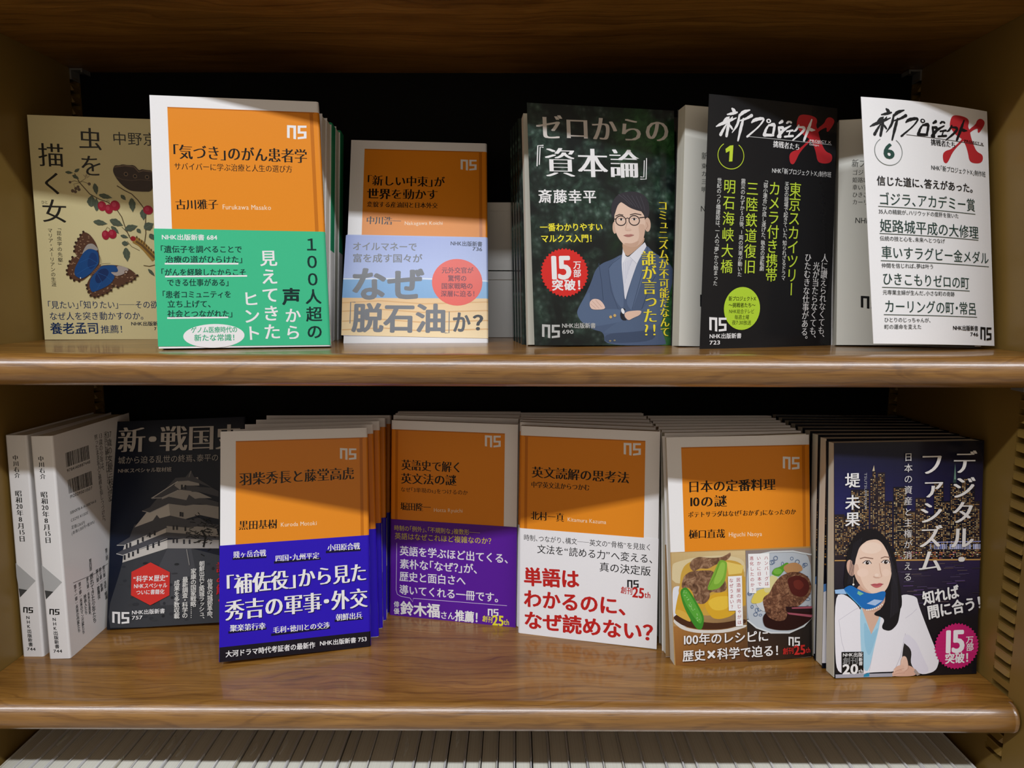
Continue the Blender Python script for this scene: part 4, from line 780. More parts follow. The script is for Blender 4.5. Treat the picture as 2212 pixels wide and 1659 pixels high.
  ('T','NHK出版新書',19.71,12.57,46.48,12.41,4.06,'eceaea','b',0),
  ('T','757',19.85,8.3,28.78,8.31,3.82,'eceaea','b',0),
  ('V','朝鮮出兵と築城ラッシュ、',75.57,51.35,76.23,3.6,4.68,'e6e4e0','b'),
  ('V','家康の国家戦略……',68.82,45.61,69.3,5.15,4.67,'e6e4e0','b'),
  ('V','最新調査・科学の',62.12,39.1,62.64,5.56,4.66,'e6e4e0','b'),
  ('V','成果を多数収載',55.47,36.85,55.99,5.52,4.65,'e6e4e0','b'),
  ('V','信長の城郭革命、',82.48,36.22,82.8,3.53,4.68,'e6e4e0','b'),
  ('V','読み解く',91.9,49.87,92.42,13.71,8.96,'c8262c','M'),
 ],
 'I': [
  ('N',[(89.3,157.43),(102.18,157.01),(102.05,147.46),(89.19,147.95)],'eceaea'),
  ('T','羽柴秀長と藤堂高虎',13.39,135.92,100.31,137.02,10.27,'1c1712','M',0),
  ('T','黒田基樹',13.15,100.81,41.39,100.25,7.39,'1c1712','M',0),
  ('T','Kuroda Motoki',43.7,99.51,71.02,99.16,4.36,'f3dcc0','r',0),
 ],
 'I+': [
  ('P',[(-0.3,10.96),(111.19,11.63),(111.26,-0.01),(-0.39,0.1)],'14101c'),
  ('S',[(8.79,75.99),(33.26,75.71)],1.88,'0d0a30'),
  ('S',[(38.73,70.9),(73.51,71.41)],1.9,'0d0a30'),
  ('S',[(77.59,76.09),(104.53,75.99)],1.94,'0d0a30'),
  ('S',[(5.83,21.35),(33.09,21.86)],1.84,'0d0a30'),
  ('S',[(36.47,16.49),(80.34,17.62)],1.87,'0d0a30'),
  ('S',[(83.72,22.44),(105.62,22.37)],1.92,'0d0a30'),
  ('T','賤ヶ岳合戦',9.35,78.88,33.04,78.7,5.44,'eceaea','M',0),
  ('T','四国・九州平定',39.66,73.93,72.58,73.9,5.28,'eceaea','M',0),
  ('T','小田原合戦',78.82,79.28,103.96,78.99,5.63,'eceaea','M',0),
  ('T','聚楽第行幸',6.93,24.36,32.53,23.67,5.34,'eceaea','M',0),
  ('T','毛利・徳川との交渉',37.73,19.87,80.01,19.68,5.21,'eceaea','M',0),
  ('T','朝鮮出兵',84.58,24.88,105.04,24.73,5.55,'eceaea','M',0),
  ('T','「補佐役」から見た',3.81,56.05,109.66,57.78,15.28,'150a55','MM',0),
  ('T','秀吉の軍事・外交',3.83,37.14,110.11,37.66,15.67,'150a55','MM',0),
  ('T','「補佐役」から見た',3.26,56.68,109.06,58.44,15.28,'eceaea','MM',0),
  ('T','秀吉の軍事・外交',3.28,37.77,109.51,38.32,15.67,'eceaea','MM',0),
  ('T','大河ドラマ時代考証者の最新作',3.87,5.69,68.92,5.69,4.89,'eceaea','b',0),
  ('T','NHK出版新書 753',72.21,6.29,108.31,6.11,4.31,'eceaea','b',0),
 ],
 'J': [
  ('N',[(83.01,163.12),(96.51,163.69),(96.66,153.49),(83.15,152.87)],'eceaea'),
  ('T','英語史で解く',9.66,134.66,63.69,135.11,9.56,'1c1712','M',0),
  ('T','英文法の謎',9.33,122.89,58.94,123.82,9.59,'1c1712','M',0),
  ('T','なぜ「3単現のs」をつけるのか',9.11,113.33,69.06,113.87,4.41,'1c1712','m',0),
  ('T','堀田隆一',9.06,98.64,36.56,99.21,7.32,'1c1712','M',0),
  ('T','Hotta Ryuichi',38.99,97.28,64.77,98.29,4.4,'f3dcc0','r',0),
 ],
 'J+': [
  ('T','時制の「例外」、「不規則な」複数形──',3.54,79.44,79.95,80.37,4.95,'d8c83a','r',0),
  ('T','英語はなぜこれほど複雑なのか？',4.13,72.48,89.94,74.14,5.99,'d8c83a','r',0),
  ('T','英語を学ぶほど出てくる、',8.73,59.98,105.4,60.15,8.6,'e6e2ea','b',0),
  ('T','素朴な「なぜ？」が、',8.8,48.46,78.91,49.26,8.65,'e6e2ea','b',0),
  ('T','歴史と面白さへ',8.59,37.41,68.11,38.21,8.69,'e6e2ea','b',0),
  ('T','導いてくれる一冊です。',8.66,25.7,97.51,26.23,8.67,'e6e2ea','b',0),
  ('S',[(6.09,66.4),(5.77,24.91),(6.89,21.27),(9.93,19.67),(18.46,18.84),(20.95,15.6),(21.47,18.85),(104.09,19.96)],0.4,'d8c8e8'),
  ('T','俳',3.62,12.15,8.87,12.36,5.35,'eceaea','b',0),
  ('T','優',3.65,6.12,8.91,6.35,5.36,'eceaea','b',0),
  ('T','鈴木福',9.72,9.5,45.71,9.94,12.23,'eceaea','h',0),
  ('T','さん',45.74,6.64,58.89,6.83,6.86,'eceaea','b',0),
  ('T','推薦！',58.88,7.49,80.11,7.42,9.7,'eceaea','h',0),
  ('N',[(87.61,15.83),(96.74,16.69),(96.83,10.2),(87.7,9.33)],'eceaea'),
  ('T','創刊',83.01,7.18,92.19,6.5,5.48,'e8dc3c','b',0),
  ('T','25',91.67,6.71,101.7,6.77,11.44,'e8dc3c','h',0),
  ('T','th',101.71,5.86,106.25,6.04,6.74,'e8dc3c','b',0),
 ],
 'K': [
  ('N',[(83.33,162.95),(96.56,163.54),(96.75,153.5),(83.51,152.85)],'eceaea'),
  ('T','英文読解の思考法',9.93,135.96,88.41,135.56,9.56,'1c1712','M',0),
  ('T','中学英文法からつかむ',9.62,125.69,57.28,125.87,5.33,'1c1712','M',0),
  ('T','北村一真',9.44,100.19,37.1,100.22,7.44,'1c1712','M',0),
  ('T','Kitamura Kazuma',39.65,99.13,70.94,99.1,4.31,'f3dcc0','r',0),
 ],
 'K+': [
  ('T','時制、つながり、構文──英文の“骨格”を見抜く',3.84,81.63,106.55,81.57,5.34,'1d1d20','l',0),
  ('T','文法を“読める力”へ変える、',15.01,73.04,108.29,72.37,7.62,'1d1d20','r',0),
  ('T','真の決定版',65.8,62.73,106.33,62.45,7.82,'1d1d20','r',0),
  ('T','単語は',3.95,49.11,50.14,50.94,15.57,'c02624','h',0),
  ('T','わかるのに、',4.08,30.85,89.05,32.26,15.25,'c02624','h',0),
  ('T','なぜ読めない？',4.22,12.91,108.89,13.22,15.25,'c02624','h',0),
  ('N',[(88.05,53.97),(96.93,54.8),(97.06,48.14),(88.17,47.28)],'1d1d20'),
  ('T','創刊',83.17,45.52,92.49,45.04,5.82,'c02624','b',0),
  ('T','25',92.25,44.76,101.62,44.42,10.84,'c02624','h',0),
  ('T','th',101.76,43.43,106.47,43.39,6.54,'c02624','b',0),
 ],
 'L': [
  ('N',[(89.85,155.96),(103.2,155.44),(102.99,145.38),(89.64,145.92)],'eceaea'),
  ('T','日本の定番料理',14.25,136.03,83.72,135,9.36,'1c1712','M',0),
  ('T','10の謎',14.36,124.63,45.13,124.09,9.34,'1c1712','M',0),
  ('T','ポテトサラダはなぜ「おかず」になったのか',14.13,114.83,99.59,113.28,4.69,'1c1712','M',0),
  ('T','樋口直哉',14.29,100.1,42.92,99.28,7.13,'1c1712','M',0),
  ('T','Higuchi Naoya',45.57,98.4,72.21,97.57,4.45,'f3dcc0','r',0),
 ],
 'L+': [
  ('Q',[(0.42,86.93),(58.37,85.55),(58.2,25.74),(0.79,31.04)],['c8ac78','d8c090','7a5a3a','b08a58']),
  ('Q',[(0.79,31.04),(58.2,25.74),(58.49,-0.51),(1.76,0.61)],['a8743c','6a4a2c','5a3a24','8a5a2c']),
  ('P',[(0.87,57.9),(1.16,59.26),(1.55,60.05),(2.22,60.69),(3.04,61.04),(4.46,61.31),(5.67,61.21),(7.33,60.71),(9.08,59.91),(11.88,58.36),(13.38,56.18),(14.4,52.18),(14.72,47.21),(14.52,38.56),(13.92,33.96),(12.6,30.91),(10.83,30.06),(7.66,30.96),(5.75,31.67),(4.07,32.59),(2.97,33.52),(1.86,34.98),(1.24,36.73),(0.79,39.75),(0.6,43.38),(0.57,49.6),(0.6,53.21),(0.71,56.19)],'dfe0e6'),
  ('P',[(1.55,78.01),(2.27,78.66),(3.54,79.18),(6.05,79.86),(9.27,80.55),(14.97,81.62),(19.19,82.21),(24.22,82.62),(29,82.77),(36.14,82.74),(40.72,82.52),(45.21,82.01),(48.66,81.31),(52.94,80.04),(55.31,78.69),(57.03,76.55),(57.74,74.06),(57.83,69.87),(55.06,67.36),(47.95,65.16),(38.03,63.74),(19.98,62.34),(10.18,62.38),(3.19,63.86),(0.5,66.48),(0.62,71.64),(0.8,74.57),(1.13,76.86)],'d8c69c'),
  ('P',[(3.57,34.3),(6,32.25),(7.96,30.96),(10.51,29.74),(13.1,28.86),(17.17,27.82),(20.3,27.21),(24.21,26.68),(28.06,26.37),(33.95,26.08),(38.03,26.08),(42.51,26.38),(46.43,26.9),(51.94,27.95),(54.98,28.42),(57.18,28.55),(58.07,28.33),(58.15,27.62),(57.43,27.07),(55.54,26.37),(52.87,25.66),(47.99,24.58),(44.26,24.03),(39.67,23.7),(35.2,23.68),(28.41,23.94),(24.04,24.26),(19.72,24.81),(16.35,25.48),(12.11,26.62),(9.48,27.53),(7.02,28.7),(5.24,29.9),(3.2,31.76),(2.08,32.91),(1.27,33.98),(0.95,34.74),(0.93,35.6),(1.3,35.76),(2.25,35.29)],'d9d4cc'),
  ('P',[(2.13,38.89),(3.21,39.51),(4.29,39.69),(5.95,39.52),(7.85,39.04),(11.01,37.97),(13.07,37.21),(15.14,36.34),(16.79,35.53),(18.89,34.36),(20.81,33.62),(23.6,32.9),(26.65,32.35),(31.63,31.69),(35.37,31.46),(39.89,31.51),(44.23,31.86),(50.75,32.67),(54.34,32.93),(56.92,32.77),(57.95,32.22),(57.97,31),(57.13,30.16),(54.97,29.27),(51.96,28.51),(46.44,27.46),(42.52,26.93),(38.04,26.63),(33.96,26.63),(28.07,26.92),(24.22,27.24),(20.31,27.76),(17.18,28.37),(13.12,29.41),(10.55,30.24),(8.06,31.32),(6.2,32.41),(3.94,34.11),(2.68,35.14),(1.73,36.09),(1.29,36.73),(1.13,37.43),(1.21,37.91),(1.57,38.44)],'4a2c1c'),
  ('P',[(6.86,65.3),(7.1,67.7),(7.37,69.33),(7.83,71.07),(8.37,72.54),(9.3,74.56),(10.15,75.84),(11.36,77.06),(12.68,77.97),(14.83,79.07),(16.75,79.65),(19.48,80.05),(22.44,80.17),(27.24,80.08),(30.7,79.97),(34.69,79.75),(38.36,79.49),(43.73,79.02),(47.02,78.56),(50.04,77.86),(52.13,77.05),(54.44,75.71),(55.71,74.06),(56.64,71.2),(57.03,67.75),(57.07,61.82),(57.1,57.98),(57.12,54.14),(57.13,51.12),(57.14,47.28),(56.74,44.99),(55.7,42.99),(54.26,41.72),(51.62,40.49),(49.23,39.71),(45.78,38.96),(42.03,38.4),(35.92,37.73),(31.87,37.49),(27.66,37.55),(24.2,37.89),(19.58,38.69),(16.59,39.91),(13.57,42.2),(11.18,45.08),(8.11,50.11),(6.52,53.2),(5.54,56.04),(5.39,58.03),(5.97,60.24),(6.32,61.82),(6.65,63.64)],'caa044'),
  ('P',[(43.3,77.75),(56.96,73.96),(55.11,68.22),(44.79,67.69)],'e3c66a'),
  ('P',[(54.5,66.59),(57.92,65.29),(57.73,43.6),(54.55,42.68)],'c89a3c'),
  ('P',[(6.53,57.95),(7.63,59.61),(8.69,60.23),(10.29,60.14),(12.08,59.35),(15.06,57.45),(17.11,56.06),(19.38,54.43),(21.37,52.91),(24.17,50.67),(25.52,49.07),(26.18,47.26),(26,45.62),(24.88,43.26),(23.9,41.77),(22.54,40.35),(21.08,39.31),(18.74,38.07),(17.1,37.41),(15.28,36.98),(13.66,36.86),(11.35,37.01),(9.77,37.21),(8.03,37.59),(6.53,38.06),(4.42,38.88),(3.3,39.6),(2.56,40.6),(2.36,41.66),(2.58,43.38),(2.82,44.84),(3.21,46.85),(3.68,48.98),(4.46,52.39),(5.06,54.52),(5.81,56.51)],'cf9f34'),
  ('P',[(2.96,42.69),(3.69,43.34),(4.43,43.51),(5.61,43.31),(6.96,42.76),(9.24,41.59),(10.67,40.56),(12.03,39.11),(13.03,37.56),(14.21,35.06),(14.32,34),(13.41,33.78),(11.67,34.46),(8.17,36.41),(6.15,37.65),(4.51,38.83),(3.6,39.72),(2.92,40.8),(2.66,41.49),(2.67,42.17)],'d8ac48'),
  ('P',[(28.5,51.14),(30.68,52.74),(32.65,53.63),(35.47,54.29),(38.55,54.56),(43.57,54.62),(46.59,54.36),(49.26,53.66),(51,52.66),(52.76,50.81),(53.6,49.43),(53.99,47.76),(53.84,46.17),(53.07,43.77),(52.36,42.21),(51.33,40.63),(50.21,39.36),(48.37,37.73),(46.92,36.75),(45.07,35.87),(43.21,35.28),(40.32,34.68),(38.47,34.41),(36.64,34.31),(35.22,34.42),(33.44,34.8),(32.3,35.2),(31.19,35.85),(30.35,36.61),(29.31,37.89),(28.6,38.84),(27.86,39.97),(27.23,41.06),(26.37,42.67),(25.94,43.79),(25.69,45.04),(25.67,46.13),(25.89,47.68),(26.34,48.78),(27.28,50.02)],'d8a82e'),
  ('P',[(29.6,49.39),(31.77,50.48),(33.51,51.07),(35.77,51.48),(38.06,51.63),(41.64,51.59),(43.71,51.3),(45.39,50.58),(46.31,49.6),(46.99,47.82),(47.02,46.6),(46.43,45.26),(45.33,44.11),(43.14,42.5),(41.5,41.64),(39.52,41.08),(37.62,40.93),(34.75,41.1),(32.98,41.53),(31.31,42.45),(30.12,43.67),(28.74,45.83),(28.32,47.19),(28.63,48.46)],'e6bf42'),
  ('M',[(15.3,78.93),(16.22,80.09),(16.96,80.79),(17.95,81.42),(18.98,81.84),(20.58,82.27),(21.85,82.43),(23.45,82.42),(25.06,82.22),(27.54,81.74),(29.34,81.48),(31.44,81.3),(33.39,81.24),(36.25,81.26),(38.03,81.37),(39.73,81.62),(40.96,81.96),(42.41,82.58),(43.33,83),(44.22,83.47),(44.89,83.87),(45.71,84.44),(46.17,84.6),(46.52,84.44),(46.68,84),(46.75,83.04),(46.64,82.37),(46.31,81.6),(45.82,80.91),(44.9,79.91),(43.89,79.21),(42.26,78.41),(40.34,77.69),(37.09,76.65),(35.1,75.96),(33.25,75.24),(31.96,74.65),(30.52,73.86),(29.4,73.47),(27.99,73.28),(26.6,73.32),(24.47,73.61),(23.08,73.64),(21.68,73.45),(20.57,73.06),(19.13,72.28),(18.2,71.99),(17.3,72.04),(16.6,72.42),(15.74,73.33),(15.24,73.99),(14.84,74.76),(14.62,75.47),(14.47,76.52),(14.53,77.27),(14.82,78.14)],'stewed_beef_print'),
  ('M',[(7.91,61.9),(8.12,63.27),(8.32,64.23),(8.63,65.29),(8.97,66.25),(9.53,67.6),(10.09,68.48),(10.94,69.38),(11.91,70.11),(13.53,71.06),(14.88,71.58),(16.7,71.95),(18.61,72.1),(21.63,72.11),(23.64,72.09),(25.74,72.04),(27.47,71.97),(29.78,71.85),(31.16,71.58),(32.34,71.04),(33.07,70.34),(33.76,69.08),(34.51,68.21),(35.76,67.26),(37.22,66.42),(39.7,65.24),(41.1,64.21),(42.2,62.78),(42.75,61.26),(43.05,58.81),(42.91,57.37),(42.25,56.18),(41.21,55.49),(39.23,54.9),(37.78,54.66),(36.09,54.62),(34.52,54.8),(32.21,55.28),(30.94,55.28),(30.02,54.79),(29.64,53.91),(29.6,52.18),(29.35,51.03),(28.76,49.84),(27.96,48.85),(26.5,47.55),(25.38,46.91),(23.97,46.59),(22.58,46.65),(20.46,47.12),(19.22,47.76),(18.2,48.91),(17.61,50.33),(17.14,52.78),(16.72,54.35),(16.12,55.88),(15.49,57.05),(14.45,58.49),(13.7,59.21),(12.8,59.6),(11.96,59.58),(10.7,59.14),(9.94,58.98),(9.25,59.02),(8.77,59.25),(8.25,59.8),(8,60.31),(7.88,61.06)],'stewed_beef_print'),
  ('P',[(28.27,59.28),(29.03,61.31),(29.67,62.9),(30.56,64.89),(31.5,66.87),(32.99,69.91),(33.96,71.86),(34.91,73.79),(35.66,75.27),(36.59,77.13),(37.24,78.15),(37.96,78.9),(38.6,79.21),(39.49,79.24),(40.15,79.18),(40.92,78.96),(41.64,78.65),(42.7,78.08),(43.26,77.45),(43.62,76.44),(43.71,75.26),(43.58,73.27),(43.43,71.78),(43.18,69.99),(42.88,68.27),(42.37,65.69),(41.9,64.05),(41.19,62.45),(40.41,61.23),(39.12,59.74),(38.17,58.86),(37.02,58.11),(35.94,57.64),(34.32,57.22),(33.19,57),(31.92,56.87),(30.79,56.85),(29.19,56.94),(28.43,57.31),(28.1,58.15)],'7cab3a'),
  ('P',[(33.74,65.29),(35.25,69.03),(36.2,71.3),(37.09,73.37),(37.73,74.78),(38.48,76.3),(39.06,77.07),(39.77,77.51),(40.47,77.52),(41.53,77.12),(42.02,76.39),(42.2,74.95),(42.03,73.1),(41.42,69.83),(40.89,67.78),(40.14,65.85),(39.34,64.43),(38.05,62.77),(37.12,61.87),(36.05,61.25),(35.07,61.03),(33.64,61.12),(33.1,61.74),(33.13,63.24)],'94bf4c'),
  ('S',[(28.01,57.57),(34.53,68.82),(38.18,78.58)],0.39,'5c8a2c'),
  ('P',[(6.83,56.62),(7.08,57.64),(7.4,58.29),(7.96,58.9),(8.64,59.35),(9.8,59.89),(10.6,60),(11.46,59.75),(12.21,59.18),(13.24,58),(14.1,56.85),(15.25,55.12),(16.43,53.17),(18.31,49.94),(19.58,47.68),(20.92,45.14),(22.04,42.88),(23.57,39.67),(24.3,37.46),(24.63,35.07),(24.49,33),(23.8,30.12),(23.22,28.59),(22.43,27.54),(21.59,27.22),(20.26,27.45),(19.32,27.9),(18.26,28.84),(17.3,30.07),(15.93,32.23),(14.92,33.94),(13.71,36.13),(12.57,38.32),(10.88,41.72),(9.83,44.06),(8.86,46.64),(8.18,48.89),(7.4,52.05),(7.02,53.93),(6.81,55.57)],'3f8a2c'),
  ('P',[(8.77,57.06),(9.85,58.03),(10.63,58.29),(11.53,57.97),(12.35,57.13),(13.55,55.33),(14.52,53.74),(15.8,51.49),(17.1,49.06),(19.14,45.12),(20.36,42.69),(21.43,40.45),(22.11,38.87),(22.78,37.09),(23.07,35.91),(23.11,34.68),(22.9,33.66),(22.34,32.31),(21.76,31.91),(20.86,32.24),(19.82,33.23),(18.09,35.42),(16.86,37.11),(15.44,39.24),(14.15,41.35),(12.27,44.58),(11.12,46.73),(10.06,48.97),(9.31,50.82),(8.49,53.29),(8.2,54.79),(8.3,56.15)],'5aa63c'),
  ('E',14.27,45.34,0.45,0.44,0,'93c978'),
  ('E',11.8,52.41,0.45,0.44,0,'93c978'),
  ('E',19.68,34.13,0.45,0.44,0,'93c978'),
  ('E',17.54,43,0.45,0.44,0,'93c978'),
  ('E',19.11,36.07,0.45,0.44,0,'93c978'),
  ('E',11.15,55.86,0.45,0.44,0,'93c978'),
  ('E',20.97,35.02,0.45,0.44,0,'93c978'),
  ('E',9.55,57.37,0.45,0.44,0,'93c978'),
  ('E',15.14,43.44,0.45,0.44,0,'93c978'),
  ('E',12.72,50.62,0.45,0.44,0,'93c978'),
  ('E',12.81,50.64,0.45,0.44,0,'93c978'),
  ('E',15.04,44.88,0.45,0.44,0,'93c978'),
  ('E',19.37,34.59,0.45,0.44,0,'93c978'),
  ('E',13.68,45.78,0.45,0.44,0,'93c978'),
  ('E',15.05,46.41,0.45,0.44,0,'93c978'),
  ('E',13.28,46.66,0.45,0.44,0,'93c978'),
  ('E',9.45,56.13,0.45,0.44,0,'93c978'),
  ('E',10.38,53.98,0.45,0.44,0,'93c978'),
  ('E',19.22,39.34,0.45,0.44,0,'93c978'),
  ('E',16.15,42.4,0.45,0.44,0,'93c978'),
  ('E',19.51,36.4,0.45,0.44,0,'93c978'),
  ('E',13.14,50.98,0.45,0.44,0,'93c978'),
  ('E',9.88,53.99,0.45,0.44,0,'93c978'),
  ('E',12.22,50.47,0.45,0.44,0,'93c978'),
  ('E',19.54,38.46,0.45,0.44,0,'93c978'),
  ('E',14.21,48.02,0.45,0.44,0,'93c978'),
  ('Q',[(58.48,85.54),(110.86,84.76),(110.73,35.35),(58.36,32.98)],['8a7c78','9a8a80','8a8a90','9aa4b0']),
  ('Q',[(58.36,32.98),(110.73,35.35),(110.61,1),(58.49,-0.51)],['2a2624','2a2422','1c1816','4a3020']),
  ('P',[(61.16,75.22),(63.36,78.24),(65.17,79.99),(67.61,81.44),(70.13,82.27),(74.13,82.93),(77.16,83.27),(80.88,83.49),(84.48,83.53),(89.94,83.42),(93.65,83.19),(97.62,82.7),(101.01,82.07),(105.66,80.95),(108.2,78.05),(110.02,71.81),(110.73,63.54),(110.7,48.74),(110.34,40.26),(109.44,33.45),(108.2,29.79),(105.94,27.29),(104.13,25.71),(101.79,24.2),(99.42,23.07),(95.73,21.72),(93.01,21.03),(89.77,20.61),(86.7,20.57),(82.15,20.86),(79.1,21.24),(75.9,21.93),(73.23,22.77),(69.63,24.23),(67.32,25.32),(65.04,26.63),(63.27,27.89),(61.05,29.78),(59.85,32.76),(58.99,38.44),(58.67,45.61),(58.71,58.17),(59.07,65.51),(59.95,71.63)],'b9c0c8'),
  ('O',89.65,61.39,0.82,1.09,0,360,0.41,'52688c'),
  ('O',79.08,37.09,1.27,1.19,0,360,0.41,'52688c'),
  ('O',108.07,49.66,1.34,1.21,0,360,0.41,'52688c'),
  ('O',66.2,58.23,1.59,1.18,0,360,0.4,'52688c'),
  ('O',68.48,50.47,1.39,1.03,0,360,0.4,'52688c'),
  ('O',80.97,52.02,0.99,1.46,0,360,0.41,'52688c'),
  ('O',91.72,63.69,1.46,1.25,0,360,0.41,'52688c'),
  ('O',87.47,70.04,1.06,1.04,0,360,0.41,'52688c'),
  ('O',101.03,65.55,0.88,1.17,0,360,0.41,'52688c'),
  ('O',91.95,44.14,0.85,0.92,0,360,0.41,'52688c'),
  ('O',87.25,27.26,1.21,1.57,0,360,0.41,'52688c'),
  ('O',80.09,58.14,0.83,1.3,0,360,0.41,'52688c'),
  ('O',82.39,42.07,1.17,0.96,0,360,0.41,'52688c'),
  ('O',95.1,77.42,1.19,1.16,0,360,0.41,'52688c'),
  ('O',81.63,46.25,1.22,1.07,0,360,0.41,'52688c'),
  ('O',73.66,74.27,1.33,1.17,0,360,0.4,'52688c'),
  ('O',103.1,34.82,1.21,0.84,0,360,0.41,'52688c'),
  ('O',96.06,40.11,0.95,1.06,0,360,0.41,'52688c'),
  ('O',88.83,41.05,1.72,1.2,0,360,0.41,'52688c'),
  ('O',87.53,73.51,0.93,1.6,0,360,0.41,'52688c'),
  ('O',64.87,64.75,1.55,1.14,0,360,0.4,'52688c'),
  ('O',102.53,33.52,1.24,1.44,0,360,0.41,'52688c'),
  ('O',91.42,38.87,1.25,1.46,0,360,0.41,'52688c'),
  ('O',101.46,62.69,1.13,1.13,0,360,0.41,'52688c'),
  ('O',107.26,45.4,1.7,1.15,0,360,0.41,'52688c'),
  ('O',101.73,62,0.98,1.56,0,360,0.41,'52688c'),
  ('O',71.85,52.35,1.35,1.41,0,360,0.4,'52688c'),
  ('O',87.47,61.05,1.73,0.86,0,360,0.41,'52688c'),
  ('O',106,48.91,1.66,1.16,0,360,0.41,'52688c'),
  ('O',66.33,39.4,1.3,1.56,0,360,0.4,'52688c'),
  ('O',69.13,35.53,1.14,0.79,0,360,0.4,'52688c'),
  ('O',65.16,66.28,1.27,1.52,0,360,0.4,'52688c'),
  ('O',79.96,75.6,1.3,1.49,0,360,0.41,'52688c'),
  ('O',88.61,49.2,0.96,0.84,0,360,0.41,'52688c'),
  ('O',65.36,49.72,0.87,1.21,0,360,0.4,'52688c'),
  ('O',68.5,39.87,1.66,1.19,0,360,0.4,'52688c'),
  ('O',78.76,75.26,1.64,1.59,0,360,0.41,'52688c'),
  ('O',87.44,47.09,1.69,0.89,0,360,0.41,'52688c'),
  ('O',77.02,55.28,1.64,1.22,0,360,0.41,'52688c'),
  ('O',103.08,37.33,0.99,1,0,360,0.41,'52688c'),
  ('O',80.07,57.37,1.5,1.28,0,360,0.41,'52688c'),
  ('O',103.94,35.4,1.2,1.39,0,360,0.41,'52688c'),
  ('O',102.57,47.96,1.12,1.03,0,360,0.41,'52688c'),
  ('O',104.61,71.61,0.88,1.66,0,360,0.41,'52688c'),
  ('O',64.44,61.04,1.48,1.31,0,360,0.4,'52688c'),
  ('O',67.25,47.83,1.12,0.83,0,360,0.4,'52688c'),
  ('O',92.14,54.3,1.05,1.17,0,360,0.41,'52688c'),
  ('O',98.23,66.67,1.18,1.06,0,360,0.41,'52688c'),
  ('O',64.07,54.09,1.35,1.55,0,360,0.4,'52688c'),
  ('O',106.03,62.56,1.68,0.86,0,360,0.41,'52688c'),
  ('O',105.87,72.25,1.54,1.14,0,360,0.41,'52688c'),
  ('O',98.03,51.04,1.39,1.11,0,360,0.41,'52688c'),
  ('O',98.35,34.42,1.32,1.05,0,360,0.41,'52688c'),
  ('O',99.37,74.71,1.68,1.58,0,360,0.41,'52688c'),
  ('O',92.98,29.4,1.53,1.04,0,360,0.41,'52688c'),
  ('O',62.6,42.28,0.92,1.25,0,360,0.4,'52688c'),
  ('O',61.1,52.89,1.63,0.8,0,360,0.4,'52688c'),
  ('O',103.54,47.57,0.86,1.62,0,360,0.41,'52688c'),
  ('O',65.24,36.24,1.52,1.31,0,360,0.4,'52688c'),
  ('O',75.1,58.4,1.38,1.64,0,360,0.41,'52688c'),
  ('O',75.79,41.73,1.54,0.9,0,360,0.41,'52688c'),
  ('O',71.42,67.62,1.21,1.47,0,360,0.4,'52688c'),
  ('O',92.99,40.59,1.26,0.93,0,360,0.41,'52688c'),
  ('O',71.95,76.06,1.7,0.85,0,360,0.4,'52688c'),
  ('O',60.93,52.43,1.52,1.38,0,360,0.4,'52688c'),
  ('O',106.11,61.27,1.35,1.28,0,360,0.41,'52688c'),
  ('O',82.94,27.3,0.84,1.58,0,360,0.41,'52688c'),
  ('O',85.31,51.42,0.95,1.21,0,360,0.41,'52688c'),
  ('O',91.97,59.12,1.55,1.45,0,360,0.41,'52688c'),
  ('O',105.73,33.88,1.19,1.06,0,360,0.41,'52688c'),
  ('O',90.48,42.51,1.32,1.16,0,360,0.41,'52688c'),
  ('O',82.05,78.49,1.54,1.49,0,360,0.41,'52688c'),
  ('O',100.04,59.48,1.16,1.52,0,360,0.41,'52688c'),
  ('O',92.91,45.12,1.35,1.16,0,360,0.41,'52688c'),
  ('S',[(58.64,32.4),(65.71,26.1),(77.18,21.46),(91.7,20.53),(103.48,24.83),(110.54,31.98)],1.22,'d4d8da'),
  ('S',[(65.76,81.54),(78.51,83.54),(95.93,83.19),(110.75,79.6)],1.11,'d4d8da'),
  ('P',[(67,47.39),(68.86,49.73),(70.11,51.46),(71.44,53.51),(72.55,55.45),(74.07,58.34),(75.01,60.15),(75.91,61.89),(76.55,63.17),(77.31,64.71),(77.95,65.48),(78.82,65.91),(79.73,65.91),(81.17,65.48),(82.18,65.07),(83.31,64.46),(84.32,63.77),(85.75,62.64),(86.07,61.4),(85.46,59.37),(84.04,56.98),(81.04,52.95),(79.17,50.22),(77.39,47.29),(76.09,44.8),(74.57,41.39),(73.54,39.62),(72.44,38.52),(71.52,38.32),(70.26,38.92),(69.39,39.5),(68.41,40.39),(67.54,41.38),(66.31,43.03),(65.92,44.3),(66.17,45.86)],'c9cdd0'),
  ('P',[(62.19,47.88),(63.61,50.68),(64.72,52.32),(66.13,53.72),(67.55,54.56),(69.74,55.31),(71.22,55.62),(72.78,55.67),(74.11,55.44),(75.91,54.81),(76.69,54.2),(76.89,53.3),(76.45,52.28),(75.14,50.61),(74.23,49.49),(73.2,48.31),(72.29,47.33),(70.99,46.01),(69.85,45.3),(68.24,44.81),(66.5,44.65),(63.7,44.73),(62.39,45.2),(61.85,46.34)],'ddc85c'),
  ('P',[(73.62,59.85),(75.5,62.72),(76.78,64.22),(78.15,65.17),(79.33,65.38),(80.96,64.94),(81.9,64.53),(82.68,63.93),(83.11,63.28),(83.46,62.21),(83.35,61.24),(82.75,59.82),(81.78,58.28),(79.91,55.76),(78.66,54.34),(77.35,53.25),(76.26,52.71),(74.8,52.45),(73.93,52.52),(73.15,52.98),(72.65,53.72),(72.13,55.15),(72.14,56.38),(72.68,58.06)],'d9cf94'),
